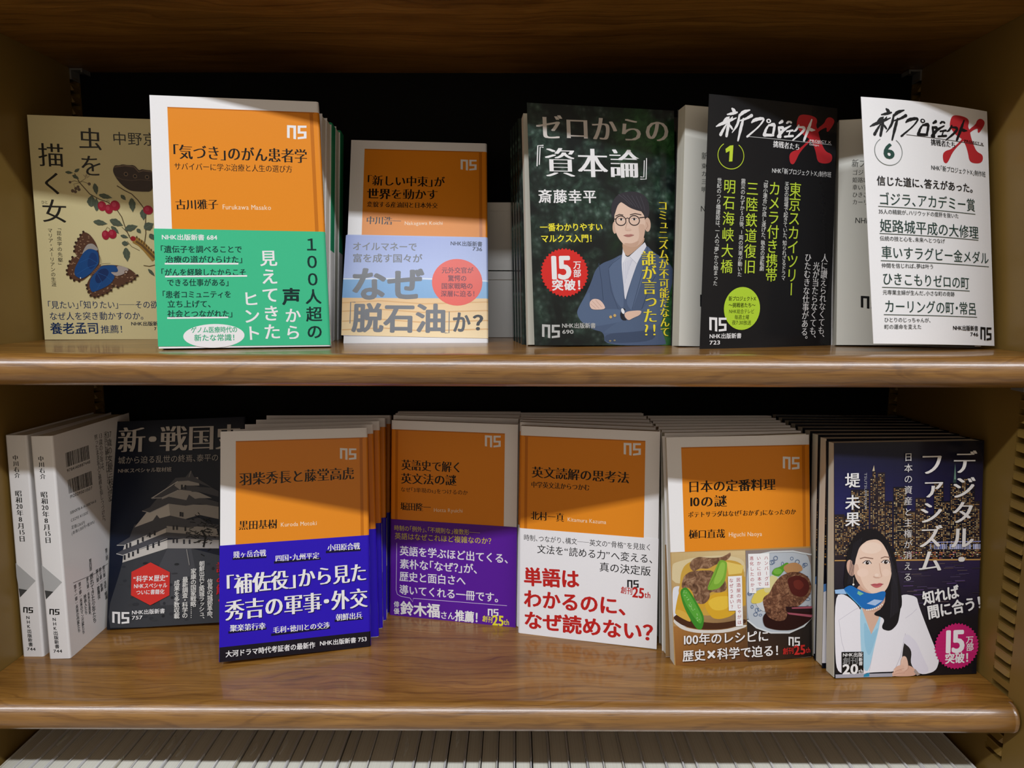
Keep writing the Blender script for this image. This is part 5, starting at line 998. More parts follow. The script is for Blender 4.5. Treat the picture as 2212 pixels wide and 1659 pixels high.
  ('P',[(79.17,68.23),(79.83,69.41),(80.42,70.11),(81.25,70.68),(82.15,71.01),(83.61,71.28),(84.67,71.59),(85.9,72.11),(87.03,72.72),(88.69,73.77),(89.72,74.3),(90.65,74.59),(91.31,74.59),(92.03,74.29),(92.22,73.86),(91.99,73.08),(91.39,72.12),(90.07,70.43),(89.15,69.3),(88.12,68.08),(87.21,67.04),(85.9,65.63),(84.99,64.9),(83.98,64.48),(83.09,64.44),(81.82,64.77),(81.03,65.04),(80.29,65.39),(79.75,65.75),(79.13,66.31),(78.89,66.8),(78.9,67.49)],'5a9a2e'),
  ('E',83.4,68.33,3.48,2.23,0,'76b244'),
  ('P',[(89.15,72.32),(90.63,73.12),(91.72,73.58),(93.01,73.95),(94.24,74.17),(96.07,74.33),(97.3,74.29),(98.59,74.01),(99.66,73.56),(101.11,72.69),(101.95,72.02),(102.65,71.19),(103.06,70.37),(103.41,69.13),(103.19,68.35),(102.32,67.64),(100.96,67.14),(98.38,66.58),(96.69,66.32),(94.97,66.21),(93.57,66.28),(91.75,66.55),(90.65,66.93),(89.66,67.6),(89,68.43),(88.3,69.87),(88.14,70.78),(88.45,71.66)],'b98a5c'),
  ('P',[(71.71,35.16),(72.55,36.34),(73.77,36.93),(76.02,37.28),(78.84,37.3),(83.74,37),(87.47,36.98),(92.06,37.26),(96.51,37.75),(103.28,38.75),(106.98,38.86),(109.64,38.15),(110.68,36.76),(110.66,33.94),(110.39,32.19),(109.72,30.57),(108.79,29.42),(107.11,28.11),(105.68,27.19),(103.71,26.13),(101.62,25.18),(98.29,23.8),(95.85,23.09),(92.97,22.65),(90.26,22.58),(86.24,22.84),(83.6,23.11),(80.89,23.56),(78.69,24.09),(75.8,24.97),(74.14,25.65),(72.8,26.49),(72.08,27.32),(71.56,28.58),(71.27,29.46),(71.04,30.44),(70.92,31.3),(70.86,32.53),(70.95,33.39),(71.26,34.33)],'2c1210'),
  ('M',[(71.18,46.92),(71.57,48.12),(72.01,48.9),(72.74,49.68),(73.6,50.3),(75.07,51.09),(76.02,51.84),(76.97,52.95),(77.72,54.19),(78.67,56.24),(79.45,57.64),(80.48,59.17),(81.55,60.48),(83.22,62.32),(84.54,63.47),(86.21,64.58),(87.87,65.41),(90.45,66.41),(92.25,66.92),(94.27,67.22),(96.06,67.25),(98.62,67.02),(100.35,66.68),(102.21,66.06),(103.8,65.29),(105.97,63.94),(107.25,62.86),(108.34,61.49),(109.01,60.11),(109.61,57.96),(109.88,56.46),(109.99,54.79),(109.91,53.32),(109.59,51.22),(109.16,49.82),(108.37,48.34),(107.4,47.11),(105.71,45.45),(104.53,44.36),(103.21,43.26),(102.03,42.39),(100.36,41.26),(99.05,40.66),(97.38,40.28),(95.73,40.19),(93.17,40.34),(91.78,40.18),(90.8,39.62),(90.44,38.78),(90.49,37.19),(90.45,36.09),(90.28,34.85),(90.02,33.76),(89.53,32.21),(88.93,31.33),(87.87,30.63),(86.6,30.28),(84.4,30.06),(82.81,30.16),(80.96,30.62),(79.25,31.34),(76.73,32.73),(75.2,34.03),(73.81,35.98),(72.87,38.14),(71.86,41.71),(71.37,43.84),(71.12,45.71)],'meat_patty_print'),
  ('P',[(93.25,63.14),(95.46,63.9),(97.06,64.18),(98.93,64.14),(100.66,63.8),(103.21,62.95),(104.74,62.18),(106.09,61.07),(106.96,59.85),(107.84,57.87),(108.23,56.46),(108.34,54.86),(108.15,53.42),(107.55,51.34),(106.94,50.11),(105.98,49.06),(104.88,48.41),(103.03,47.82),(101.69,47.65),(100.11,47.81),(98.63,48.27),(96.45,49.28),(95.16,50.13),(94.03,51.3),(93.32,52.54),(92.63,54.51),(92.2,55.86),(91.8,57.33),(91.52,58.61),(91.19,60.38),(91.35,61.47),(92.09,62.46)],'54201c'),
  ('P',[(97.46,60.65),(99.29,60.9),(100.46,60.81),(101.61,60.33),(102.47,59.56),(103.54,58.1),(103.96,57.11),(103.93,56.08),(103.48,55.21),(102.36,54.04),(101.52,53.5),(100.51,53.28),(99.54,53.44),(98.09,54.05),(97.24,54.66),(96.54,55.6),(96.14,56.66),(95.81,58.44),(95.91,59.45),(96.51,60.24)],'6e2c24'),
  ('P',[(89.22,40.86),(110.7,39.85),(110.72,35.06),(89.72,37.19)],'2a1518'),
  ('P',[(93.86,39.85),(110.7,39.85),(110.67,38.16),(94.42,38.87)],'a85666'),
  ('P',[(90.28,36.32),(110.8,33.09),(110.76,31.12),(91.42,34.84)],'a85666'),
  ('P',[(60.15,82.95),(77.05,82.62),(76.94,56.13),(66.08,56.47),(66,52.58),(60.41,52.9)],'f0eff0'),
  ('P',[(43.96,66.63),(54.96,66.57),(55.03,28.17),(49.41,28.19),(49.44,40.21),(44.06,40.42)],'f0eff0'),
  ('V','ハンバーグは',74.41,81.2,74.59,57.38,3.24,'a8303a','r'),
  ('V','いかに日本で',68.52,81.29,68.81,57.43,3.23,'a8303a','r'),
  ('V','進化したのか？',62.88,81.58,63.18,53.08,3.23,'a8303a','r'),
  ('V','居酒屋の肉じゃがは',52.08,65.73,52.24,29.13,3.33,'a8303a','r'),
  ('V','なぜうまい？',46.45,65.49,46.6,41.27,3.32,'a8303a','r'),
  ('T','100年のレシピに',7.24,19.92,76.02,18.79,8.78,'4a3420','b',0),
  ('T','歴史×科学で迫る！',7.41,7.75,84.37,7.2,8.79,'4a3420','b',0),
  ('T','100年のレシピに',6.74,20.45,75.51,19.33,8.77,'eceaea','b',0),
  ('T','歴史×科学で迫る！',6.91,8.28,83.86,7.74,8.79,'eceaea','b',0),
  ('N',[(91.05,17.48),(100.09,16.9),(99.94,9.6),(90.9,10.19)],'eceaea'),
  ('T','創刊',86.16,6.58,95.03,6.83,5.16,'c8302c','b',0),
  ('T','25',95.21,6.99,104.57,7.04,9.55,'c8302c','h',0),
  ('T','th',104.85,6.35,108.26,6.46,5.63,'c8302c','b',0),
 ],
 'M': [
  ('Q',[(-1.1,173.25),(112.04,172.87),(110.55,128.42),(-0.16,126.24)],['1b1d2c','14141d','211c34','25265a']),
  ('Q',[(-0.16,126.24),(110.55,128.42),(111.2,84.78),(0.3,87.64)],['25265a','211c34','1c1830','1c1830']),
  ('Q',[(0.3,87.64),(111.2,84.78),(110.65,42.54),(0.85,42.53)],['2f2a33','33284a','1e1b20','1e1b20']),
  ('Q',[(0.85,42.53),(110.65,42.54),(110.11,-0.31),(1.36,0.13)],['1e1b20','1e1b20','19171a','19171a']),
  ('P',[(-0.11,121.36),(7.35,121.41),(7.78,87.79),(0.3,87.77)],'2a2228'),
  ('W',[(0.28,120.37),(6.99,120.2),(7.37,90.51),(0.64,90.71)],5,31,0.62,886,['e6b878','c89050','f4dca8','a07848','6a5848','e8c890','b89468']),
  ('P',[(6.37,119.97),(12.59,120.06),(13.03,87.64),(6.79,87.58)],'2a2228'),
  ('W',[(6.76,118.98),(12.24,118.84),(12.62,90.36),(7.12,90.52)],4,30,0.62,462,['e6b878','c89050','f4dca8','a07848','6a5848','e8c890','b89468']),
  ('P',[(11.71,139.37),(25.4,139.29),(26.17,87.26),(12.4,87.41)],'211d28'),
  ('W',[(12.1,138.38),(25.05,138.08),(25.75,89.98),(12.74,90.36)],10,50,0.62,189,['e6b878','c89050','f4dca8','a07848','6a5848','e8c890','b89468']),
  ('P',[(25.9,147.57),(31.51,147.69),(32.44,87.07),(26.8,86.99)],'2a2228'),
  ('W',[(26.29,146.59),(31.15,146.48),(32.02,89.8),(27.13,89.94)],4,58,0.62,644,['e6b878','c89050','f4dca8','a07848','6a5848','e8c890','b89468']),
  ('P',[(27.45,152.4),(30.19,152.59),(31.18,87.11),(28.43,86.95)],'211d28'),
  ('W',[(27.84,151.42),(29.83,151.38),(30.77,89.84),(28.76,89.9)],2,63,0.62,96,['e6b878','c89050','f4dca8','a07848','6a5848','e8c890','b89468']),
  ('P',[(31.45,151.1),(37.06,151.22),(38.09,86.91),(32.44,86.83)],'2a2228'),
  ('W',[(31.84,150.12),(36.71,150.01),(37.67,89.64),(32.77,89.78)],4,62,0.62,310,['e6b878','c89050','f4dca8','a07848','6a5848','e8c890','b89468']),
  ('P',[(37.4,130.2),(43.03,130.31),(43.75,86.75),(38.1,86.66)],'211d28'),
  ('W',[(37.79,129.22),(42.67,129.1),(43.33,89.48),(38.42,89.62)],4,41,0.62,92,['e6b878','c89050','f4dca8','a07848','6a5848','e8c890','b89468']),
  ('P',[(43.24,140.46),(53.51,140.47),(54.46,86.43),(44.13,86.49)],'1a1924'),
  ('W',[(43.63,139.48),(53.15,139.25),(54.03,89.17),(44.46,89.44)],7,51,0.62,609,['e6b878','c89050','f4dca8','a07848','6a5848','e8c890','b89468']),
  ('P',[(53.2,122.46),(60.11,122.53),(60.77,86.25),(53.83,86.2)],'2a2228'),
  ('W',[(53.59,121.47),(59.75,121.31),(60.34,88.98),(54.16,89.16)],5,33,0.62,987,['e6b878','c89050','f4dca8','a07848','6a5848','e8c890','b89468']),
  ('P',[(59.93,132.11),(68.1,132.16),(68.99,86.01),(60.77,86)],'2a2228'),
  ('W',[(60.33,131.12),(67.75,130.94),(68.56,88.75),(61.1,88.96)],5,43,0.62,669,['e6b878','c89050','f4dca8','a07848','6a5848','e8c890','b89468']),
  ('P',[(68.34,119.62),(79.7,119.57),(80.39,85.68),(68.99,85.76)],'211d28'),
  ('W',[(68.74,118.62),(79.35,118.35),(79.96,88.42),(69.32,88.73)],8,31,0.62,638,['e6b878','c89050','f4dca8','a07848','6a5848','e8c890','b89468']),
  ('P',[(73.54,144.05),(81.09,144.12),(82.29,85.62),(74.69,85.6)],'1a1924'),
  ('W',[(73.93,143.06),(80.74,142.91),(81.86,88.36),(75.01,88.56)],5,56,0.62,851,['e6b878','c89050','f4dca8','a07848','6a5848','e8c890','b89468']),
  ('P',[(78.88,129.2),(88.98,129.2),(89.92,85.4),(79.76,85.45)],'1a1924'),
  ('W',[(79.27,128.2),(88.63,127.97),(89.48,88.14),(80.08,88.41)],7,41,0.62,60,['e6b878','c89050','f4dca8','a07848','6a5848','e8c890','b89468']),
  ('P',[(85.79,142.55),(94.64,142.59),(95.9,85.23),(87,85.24)],'1a1924'),
  ('W',[(86.19,141.55),(94.29,141.37),(95.45,87.97),(87.32,88.21)],6,55,0.62,194,['e6b878','c89050','f4dca8','a07848','6a5848','e8c890','b89468']),
  ('P',[(94.31,146.03),(99.37,146.17),(100.74,85.08),(95.65,84.98)],'211d28'),
  ('W',[(94.71,145.04),(99.01,144.95),(100.29,87.83),(95.96,87.96)],3,58,0.62,614,['e6b878','c89050','f4dca8','a07848','6a5848','e8c890','b89468']),
  ('P',[(98.16,143.49),(104.49,143.59),(105.84,84.94),(99.47,84.87)],'1a1924'),
  ('W',[(98.56,142.5),(104.14,142.37),(105.39,87.68),(99.78,87.85)],4,56,0.62,796,['e6b878','c89050','f4dca8','a07848','6a5848','e8c890','b89468']),
  ('P',[(104.2,128.58),(108.64,128.72),(109.66,84.82),(105.2,84.7)],'2a2228'),
  ('W',[(104.6,127.58),(108.29,127.49),(109.22,87.57),(105.52,87.68)],3,41,0.62,334,['e6b878','c89050','f4dca8','a07848','6a5848','e8c890','b89468']),
  ('P',[(27.45,152.4),(28.63,156.64),(29.19,152.37)],'c8b898'),
  ('P',[(88.07,142.49),(89.27,157.18),(90.6,142.44)],'384a44'),
  ('P',[(89.42,155.95),(88.77,144.93),(90.29,144.9)],'6a8a7c'),
  ('W',[(71.26,99.19),(109.99,98.12),(110.15,91.28),(71.39,92.38)],26,1,0.9,3,['b8c0f0','9098e0','d0d4f8']),
  ('S',[(71.26,99.06),(109.98,98.74)],0.49,'aab0f0'),
  ('W',[(33.6,93.21),(110.8,91.01),(110.92,85.66),(33.68,87.9)],60,4,0.55,8,['f0d090','e08a50','c06080','f0f0e0','806050']),
  ('S',[(46.27,86.67),(110.93,85.28)],0.99,'c89858'),
  ('S',[(0.3,87.64),(9.91,87.49)],0.74,'c89858'),
  ('S',[(71.74,55.51),(79.36,55.51)],0.62,'5a4c52'),
  ('S',[(59.06,74.66),(66.65,74.68)],0.62,'40364a'),
  ('S',[(84.73,68.3),(92.36,68.31)],0.62,'5a4474'),
  ('S',[(69.53,65.55),(77.14,65.56)],0.62,'40364a'),
  ('S',[(87.34,73.08),(94.97,73.1)],0.62,'4a3f5c'),
  ('S',[(75.51,83.19),(83.11,83.22)],0.62,'5a4c52'),
  ('S',[(90.9,70.05),(98.54,70.07)],0.62,'5a4474'),
  ('S',[(68.59,51.65),(76.21,51.64)],0.62,'332c38'),
  ('S',[(45.19,77.96),(52.75,77.98)],0.62,'40364a'),
  ('S',[(73.59,50.72),(81.22,50.71)],0.62,'3c3540'),
  ('S',[(70.32,65.02),(77.93,65.03)],0.62,'4a3f5c'),
  ('S',[(91.53,74.51),(99.17,74.53)],0.62,'40364a'),
  ('S',[(63.5,84.04),(71.08,84.07)],0.62,'3c3540'),
  ('S',[(90.2,79.74),(97.83,79.76)],0.62,'4a3f5c'),
  ('S',[(87.07,83.49),(94.7,83.52)],0.62,'3c3540'),
  ('S',[(92.57,77.63),(100.21,77.65)],0.62,'5a4c52'),
  ('S',[(56.51,67.41),(64.09,67.42)],0.62,'332c38'),
  ('S',[(91.11,69.4),(98.75,69.42)],0.62,'3c3540'),
  ('S',[(52.18,70.55),(59.76,70.57)],0.62,'4a3f5c'),
  ('S',[(45.56,55.61),(53.13,55.61)],0.62,'5a4c52'),
  ('S',[(63.63,54.32),(71.24,54.32)],0.62,'4a3f5c'),
  ('S',[(56.74,50.74),(64.34,50.74)],0.62,'5a4c52'),
  ('S',[(83.24,80.55),(90.87,80.58)],0.62,'4a3f5c'),
  ('S',[(57.83,75.92),(65.41,75.94)],0.62,'5a4c52'),
  ('S',[(64.73,74.42),(72.33,74.43)],0.62,'40364a'),
  ('S',[(49.55,77.86),(57.12,77.88)],0.62,'332c38'),
  ('S',[(59.81,64.15),(67.41,64.16)],0.62,'5a4474'),
  ('S',[(82.09,79.67),(89.71,79.69)],0.62,'5a4c52'),
  ('S',[(74.13,64.61),(81.75,64.62)],0.62,'3c3540'),
  ('S',[(55.96,79.53),(63.54,79.55)],0.62,'4a3f5c'),
  ('S',[(93.87,75.13),(101.51,75.15)],0.62,'4a3f5c'),
  ('S',[(54.8,63.36),(62.39,63.37)],0.62,'5a4c52'),
  ('S',[(57.26,52.29),(64.86,52.29)],0.62,'3c3540'),
  ('S',[(81.18,69.63),(88.81,69.65)],0.62,'40364a'),
  ('S',[(51.8,67.44),(59.38,67.45)],0.62,'5a4474'),
  ('S',[(59.6,60.62),(67.2,60.63)],0.62,'5a4474'),
  ('S',[(70.6,53.41),(78.22,53.41)],0.62,'3c3540'),
  ('S',[(62.54,78.61),(70.13,78.63)],0.62,'332c38'),
  ('S',[(103.33,79.06),(110.98,79.09)],0.62,'3c3540'),
  ('S',[(78.84,54.94),(86.48,54.94)],0.62,'5a4c52'),
  ('S',[(49.55,77.74),(57.12,77.76)],0.62,'4a3f5c'),
  ('S',[(89.62,81.43),(97.25,81.45)],0.62,'3c3540'),
  ('S',[(71.53,82.26),(79.13,82.29)],0.62,'4a3f5c'),
  ('S',[(62.08,66.48),(69.68,66.49)],0.62,'4a3f5c'),
  ('S',[(50.58,80.23),(58.14,80.25)],0.62,'3c3540'),
  ('S',[(103.94,60.84),(111.61,60.85)],0.63,'332c38'),
  ('T','TSUTSUMI MIKA',22.36,151.3,22.75,124.45,2.49,'a8a8b0','r',0),
  ('P',[(3.02,62.52),(5.35,62.89),(7.18,62.59),(9.51,61.48),(11.84,59.79),(15.44,56.59),(17.85,53.84),(20.35,50.03),(22.43,45.98),(25.21,39.47),(27.2,36.81),(29.49,36.56),(31.58,38.76),(34.63,44.64),(36.91,48.37),(39.67,52.02),(42.32,54.79),(46.3,58.19),(49.03,59.94),(52.01,60.97),(54.6,61.07),(58.21,60.29),(60.24,59.59),(61.81,58.58),(62.57,57.49),(62.94,55.7),(63.34,54.21),(64,52.19),(64.77,50.07),(66.07,46.7),(67.04,44.23),(68.2,41.31),(69.31,38.56),(70.97,34.5),(72.1,31.75),(73.31,28.82),(74.35,26.34),(75.77,22.94),(76.7,20.69),(77.64,18.38),(78.38,16.49),(79.34,13.99),(79.73,12.22),(79.77,10.19),(79.45,8.36),(78.6,5.7),(77.57,4.13),(75.81,2.79),(73.7,1.97),(70.09,1.21),(67.69,1.16),(65.18,1.78),(63.12,2.95),(60.36,5.29),(58.54,6.37),(56.67,6.8),(55.14,6.47),(53.13,5.2),(50.88,4.52),(47.17,4.05),(42.79,3.89),(35.36,3.95),(31.05,3.92),(27.53,3.8),(25.52,3.6),(23.96,3.21),(22.27,3.03),(19.54,2.96),(16.35,3.02),(10.98,3.22),(7.86,3.72),(5.3,4.78),(3.84,6.18),(2.7,8.66),(2.02,12.49),(1.45,19.75),(1.11,28.86),(0.8,44.77),(1,53.51),(1.79,59.88)],'ebe8ee'),
  ('P',[(51.55,11.13),(52.11,17.8),(52.55,21.51),(53.13,24.29),(53.7,25.54),(54.6,25.95),(55.27,25.86),(56.07,25.22),(56.85,24.17),(58.01,22.12),(58.84,20.41),(59.76,18.09),(60.6,15.68),(61.8,11.84),(62.22,9.54),(62.08,7.52),(61.41,6.23),(59.85,4.95),(58.65,4.26),(57.14,3.79),(55.67,3.64),(53.41,3.72),(52.26,4.8),(51.59,7.46)],'2c2828'),
  ('S',[(19.4,53.08),(14.45,50.43),(3.89,43.76),(6.22,27.47),(8.45,20.32)],0.35,'c9c4d0'),
  ('S',[(54.04,32.13),(50.74,15.22),(45.89,4.01)],0.43,'c4bfcb'),
  ('S',[(33.89,37.08),(30.53,23.05),(27.23,4.73)],0.35,'cfcad6'),
  ('S',[(62.33,50.25),(58.8,46.84),(53.84,43.47)],0.35,'cfcad6'),
  ('P',[(52.46,28.71),(53.55,30.67),(54.53,31.39),(55.95,31.25),(57.5,30.29),(60.02,27.97),(61.62,26.18),(63.17,23.94),(64.34,21.72),(65.76,18.32),(66.83,15.9),(68.12,13.13),(69.37,10.61),(71.25,6.96),(71.94,4.84),(71.79,3.11),(70.85,2.12),(68.6,1.36),(66.97,1.33),(65.09,2.02),(63.36,3.28),(60.82,5.79),(59.5,7.71),(58.65,10.1),(58.48,12.43),(58.86,15.99),(58.69,18.26),(57.85,20.48),(56.53,22.17),(54.01,24.27),(52.81,25.72),(52.25,27.31)],'e2deea'),
  ('P',[(20.14,52.6),(20.8,52.79),(21.49,51.91),(22.58,49.44),(23.83,45.93),(25.94,39.44),(27.39,36.8),(28.98,36.57),(30.36,38.81),(32.28,44.72),(33.41,47.95),(34.34,50.26),(34.88,51.16),(35.33,51.15),(35.5,50.49),(35.48,48.84),(35.28,46.55),(34.78,42.36),(34.35,39.39),(33.74,36.02),(33.09,32.97),(32.03,28.57),(31.26,25.24),(30.36,21.17),(29.5,17.23),(28.25,11.27),(27.37,8.05),(26.39,5.81),(25.51,5.04),(24.28,5.31),(23.48,6.22),(22.71,8.26),(22.11,10.99),(21.37,15.91),(20.9,20.11),(20.47,25.88),(20.16,31.98),(19.8,41.73),(19.71,47.09),(19.83,50.99)],'a8d2e8'),
  ('P',[(24.39,40.11),(26.23,36.06),(27.52,34.18),(28.94,33.43),(30.19,33.98),(31.95,36.14),(32.81,36.91),(33.25,36.72),(33.18,35.61),(32.55,32.97),(31.97,30.78),(31.14,27.85),(30.22,24.8),(28.72,19.97),(27.72,17.74),(26.68,16.9),(25.81,17.64),(24.65,20.35),(23.97,22.86),(23.39,26.54),(23.03,30.61),(22.71,37.26),(22.82,40.28),(23.42,41.3)],'96c6e0'),
  ('P',[(20.83,52.33),(35.08,52.56),(33.78,44.15),(28.25,32.33)],'d9b29c'),
  ('P',[(17.33,67.23),(18.21,68.53),(19.72,69.17),(22.69,69.51),(26.49,69.47),(33.19,69.04),(36.73,68.1),(39.05,66.12),(39.64,63.53),(38.82,58.93),(38.06,56.14),(36.96,53.66),(35.74,52.02),(33.75,50.32),(32.18,49.5),(30.16,49.14),(28.14,49.29),(25,50.06),(23.03,51.2),(21.15,53.35),(19.78,56.03),(18.15,60.71),(17.4,63.46),(17.11,65.81)],'cfa48e'),
  ('P',[(7.31,73.77),(7.78,80.12),(8.17,84.19),(8.68,88.21),(9.21,91.33),(10.05,95.24),(10.74,97.74),(11.67,100.2),(12.63,102.1),(14.15,104.45),(15.29,105.9),(16.66,107.24),(17.98,108.17),(19.96,109.21),(21.39,109.77),(23.04,110.15),(24.56,110.28),(26.79,110.22),(28.31,110.01),(29.98,109.54),(31.43,108.9),(33.45,107.75),(34.83,106.75),(36.34,105.33),(37.65,103.81),(39.48,101.36),(40.65,99.6),(41.83,97.59),(42.74,95.75),(43.9,93.09),(44.65,91.02),(45.4,88.41),(45.98,85.82),(46.72,81.84),(47.19,79.05),(47.63,75.93),(47.97,73.13),(48.37,69.16),(48.7,66.67),(49.14,64.31),(49.59,62.6),(50.3,60.59),(50.61,58.94),(50.69,56.77),(50.52,54.53),(50.02,51.01),(49.69,48.7),(49.33,46.37),(49.03,44.5),(48.62,42.07),(48.12,40.48),(47.27,38.85),(46.24,37.54),(44.47,35.83),(43.15,35.01),(41.57,34.63),(40.06,34.77),(37.8,35.51),(36.74,36.29),(36.28,37.53),(36.52,38.95),(37.6,41.35),(37.68,42.82),(36.77,44.16),(35.09,45.07),(31.72,46.07),(30.35,46.87),(30.25,47.92),(31.43,48.98),(34.54,50.65),(36.26,52.1),(37.55,54.15),(38.12,56.33),(38.29,59.86),(38.12,62.89),(37.53,67.06),(36.64,71.49),(34.96,78.58),(33.35,82.71),(30.94,86.14),(28.23,88.14),(23.75,89.81),(21.21,89.64),(19.24,87.55),(18.23,83.98),(17.66,76.98),(17.11,73.11),(16.28,70.29),(15.34,69.12),(13.78,68.95),(12.67,68.76),(11.41,68.45),(10.26,68.09),(8.6,67.49),(7.77,68.14),(7.3,70.39)],'1c1a1e'),
  ('E',12.26,82.04,2.98,6.15,12,'d8ae9a'),
  ('P',[(17.33,94.06),(18.01,96.23),(18.66,97.58),(19.62,98.84),(20.69,99.74),(22.45,100.79),(23.76,101.4),(25.32,101.91),(26.81,102.22),(29.03,102.49),(30.45,102.48),(31.86,102.18),(32.94,101.66),(34.29,100.64),(35.24,99.7),(36.31,98.34),(37.28,96.84),(38.65,94.4),(39.52,92.61),(40.34,90.52),(40.95,88.57),(41.66,85.7),(42.08,83.82),(42.42,81.91),(42.61,80.38),(42.75,78.39),(42.72,76.9),(42.48,75.1),(42.1,73.36),(41.36,70.74),(40.82,69.1),(40.18,67.56),(39.59,66.45),(38.72,65.16),(38,64.34),(37.04,63.54),(36.06,62.95),(34.51,62.23),(33.41,61.89),(32.18,61.76),(31.09,61.85),(29.52,62.23),(28.34,62.62),(26.93,63.23),(25.58,63.93),(23.56,65.09),(22.22,66.04),(20.85,67.29),(19.73,68.58),(18.25,70.61),(17.35,71.95),(16.55,73.36),(16,74.52),(15.43,76.07),(15.11,77.23),(14.87,78.62),(14.77,79.94),(14.74,81.91),(14.82,83.36),(15.04,85.07),(15.36,86.68),(15.94,89.08),(16.37,90.72),(16.87,92.51)],'efd0bc'),
  ('P',[(15.68,84.52),(16.56,84.93),(17.12,84.68),(17.66,83.63),(18.06,82.01),(18.55,78.92),(18.99,76.82),(19.64,74.56),(20.34,72.62),(21.49,69.95),(22.44,68.26),(23.69,66.62),(24.97,65.39),(27.01,63.89),(27.73,63.27),(27.56,63.19),(26.52,63.67),(24.05,64.95),(22.47,65.97),(20.92,67.27),(19.73,68.58),(18.25,70.61),(17.35,71.95),(16.55,73.36),(16,74.52),(15.43,76.07),(15.11,77.23),(14.87,78.62),(14.77,79.94),(14.74,81.91),(14.86,83.05),(15.2,83.99)],'e0bba6'),
  ('E',21.17,78.28,4.26,3.15,0,'f3d5c3'),
  ('E',38.61,77.76,2.85,2.81,0,'f3d5c3'),
  ('E',27.3,96.27,7.81,4.19,0,'f4dac8'),
  ('P',[(25.8,105.89),(23.88,107.69),(22.61,108.51),(21.3,108.8),(20.23,108.5),(18.8,107.45),(17.83,106.51),(16.81,105.17),(15.94,103.71),(14.75,101.34),(14.07,99.41),(13.54,96.85),(13.27,94.21),(13.1,90.06),(13.12,87.69),(13.31,85.79),(13.66,84.78),(14.33,84.1),(14.76,84.1),(15.16,84.78),(15.45,85.98),(15.8,88.38),(16.11,90.03),(16.57,91.82),(17.06,93.37),(17.88,95.54),(18.6,96.92),(19.61,98.26),(20.69,99.29),(22.45,100.55),(23.59,101.33),(24.71,102.08),(25.59,102.61),(26.69,103.24),(27,103.86),(26.68,104.81)],'1c1a1e'),
  ('P',[(29.59,104.55),(31.16,103.85),(32.22,103.3),(33.37,102.58),(34.36,101.85),(35.71,100.72),(36.63,99.73),(37.61,98.32),(38.46,96.81),(39.61,94.37),(40.35,92.49),(41.09,90.14),(41.67,87.83),(42.4,84.29),(42.76,81.68),(42.94,78.57),(42.91,75.62),(42.65,71.22),(42.35,68.55),(41.86,66.14),(41.29,64.51),(40.31,62.78),(39.74,61.42),(39.29,59.7),(39.04,57.99),(38.85,55.34),(38.93,53.48),(39.32,51.38),(39.93,49.5),(41.09,46.81),(42.14,45.66),(43.64,45.44),(45.28,46.18),(47.94,48.31),(49.4,49.85),(50.48,51.64),(50.92,53.29),(50.99,55.73),(50.86,57.98),(50.45,61.29),(49.85,64.95),(48.74,70.94),(47.99,74.87),(47.17,78.87),(46.47,82.09),(45.5,86.3),(44.69,89.21),(43.58,92.43),(42.42,95.27),(40.57,99.27),(39.11,101.77),(37.23,104.14),(35.34,105.87),(32.42,107.92),(30.75,108.8),(29.44,109.01),(28.76,108.49),(28.34,106.98),(28.35,106.04),(28.8,105.17)],'1c1a1e'),
  ('S',[(39.36,97.33),(43.29,74.81),(42.37,43.86)],0.28,'33313a'),
  ('S',[(40.4,94.5),(43.88,73.38),(43.22,44.53)],0.28,'33313a'),
  ('S',[(41.44,91.68),(44.48,71.96),(44.06,45.21)],0.28,'33313a'),
  ('S',[(42.49,88.85),(45.07,70.54),(44.91,45.89)],0.28,'33313a'),
  ('S',[(43.53,86.02),(45.67,69.11),(45.76,46.57)],0.28,'33313a'),
  ('S',[(44.58,83.18),(46.26,67.69),(46.61,47.24)],0.28,'33313a'),
  ('S',[(45.62,80.35),(46.86,66.26),(47.45,47.92)],0.28,'33313a'),
  ('S',[(46.67,77.51),(47.46,64.84),(48.3,48.6)],0.28,'33313a'),
  ('S',[(14.48,100.81),(11.86,85.55),(9.93,70.23)],0.28,'33313a'),
  ('S',[(15.89,101.61),(12.57,85.53),(10.78,70.2)],0.28,'33313a'),
  ('S',[(17.29,102.4),(13.27,85.51),(11.64,70.17)],0.28,'33313a'),
  ('S',[(18.7,103.2),(13.98,85.49),(12.49,70.15)],0.28,'33313a'),
  ('S',[(20.1,104),(14.69,85.46),(13.34,70.12)],0.28,'33313a'),
  ('S',[(18.9,88.69),(22.43,89.57),(28.84,88.41)],0.63,'8a6656'),
  ('S',[(34.52,88.52),(37.35,89.56),(41.27,89.02)],0.63,'8a6656'),
  ('P',[(21.75,85.95),(22.36,86.37),(22.83,86.6),(23.41,86.77),(23.96,86.85),(24.81,86.87),(25.36,86.77),(25.9,86.52),(26.33,86.15),(26.87,85.48),(27.03,85.08),(26.88,84.74),(26.45,84.53),(25.52,84.34),(24.84,84.3),(24.05,84.39),(23.32,84.59),(22.25,85.02),(21.75,85.32),(21.57,85.65)],'f4ecea'),
  ('E',24.48,85.53,1.42,1.33,0,'2a1e1c'),
  ('S',[(20.93,85.35),(23.04,86.97),(25.87,87.02),(27.61,84.88)],0.49,'2c2020'),
  ('E',24.9,85.93,0.36,0.35,0,'ffffff'),
  ('P',[(35.53,86.03),(36.15,86.45),(36.62,86.69),(37.19,86.86),(37.75,86.93),(38.6,86.95),(39.15,86.86),(39.7,86.6),(40.13,86.24),(40.67,85.56),(40.83,85.16),(40.68,84.82),(40.25,84.61),(39.31,84.42),(38.63,84.38),(37.84,84.47),(37.11,84.68),(36.03,85.11),(35.54,85.4),(35.36,85.74)],'f4ecea'),
  ('E',38.27,85.61,1.43,1.33,0,'2a1e1c'),
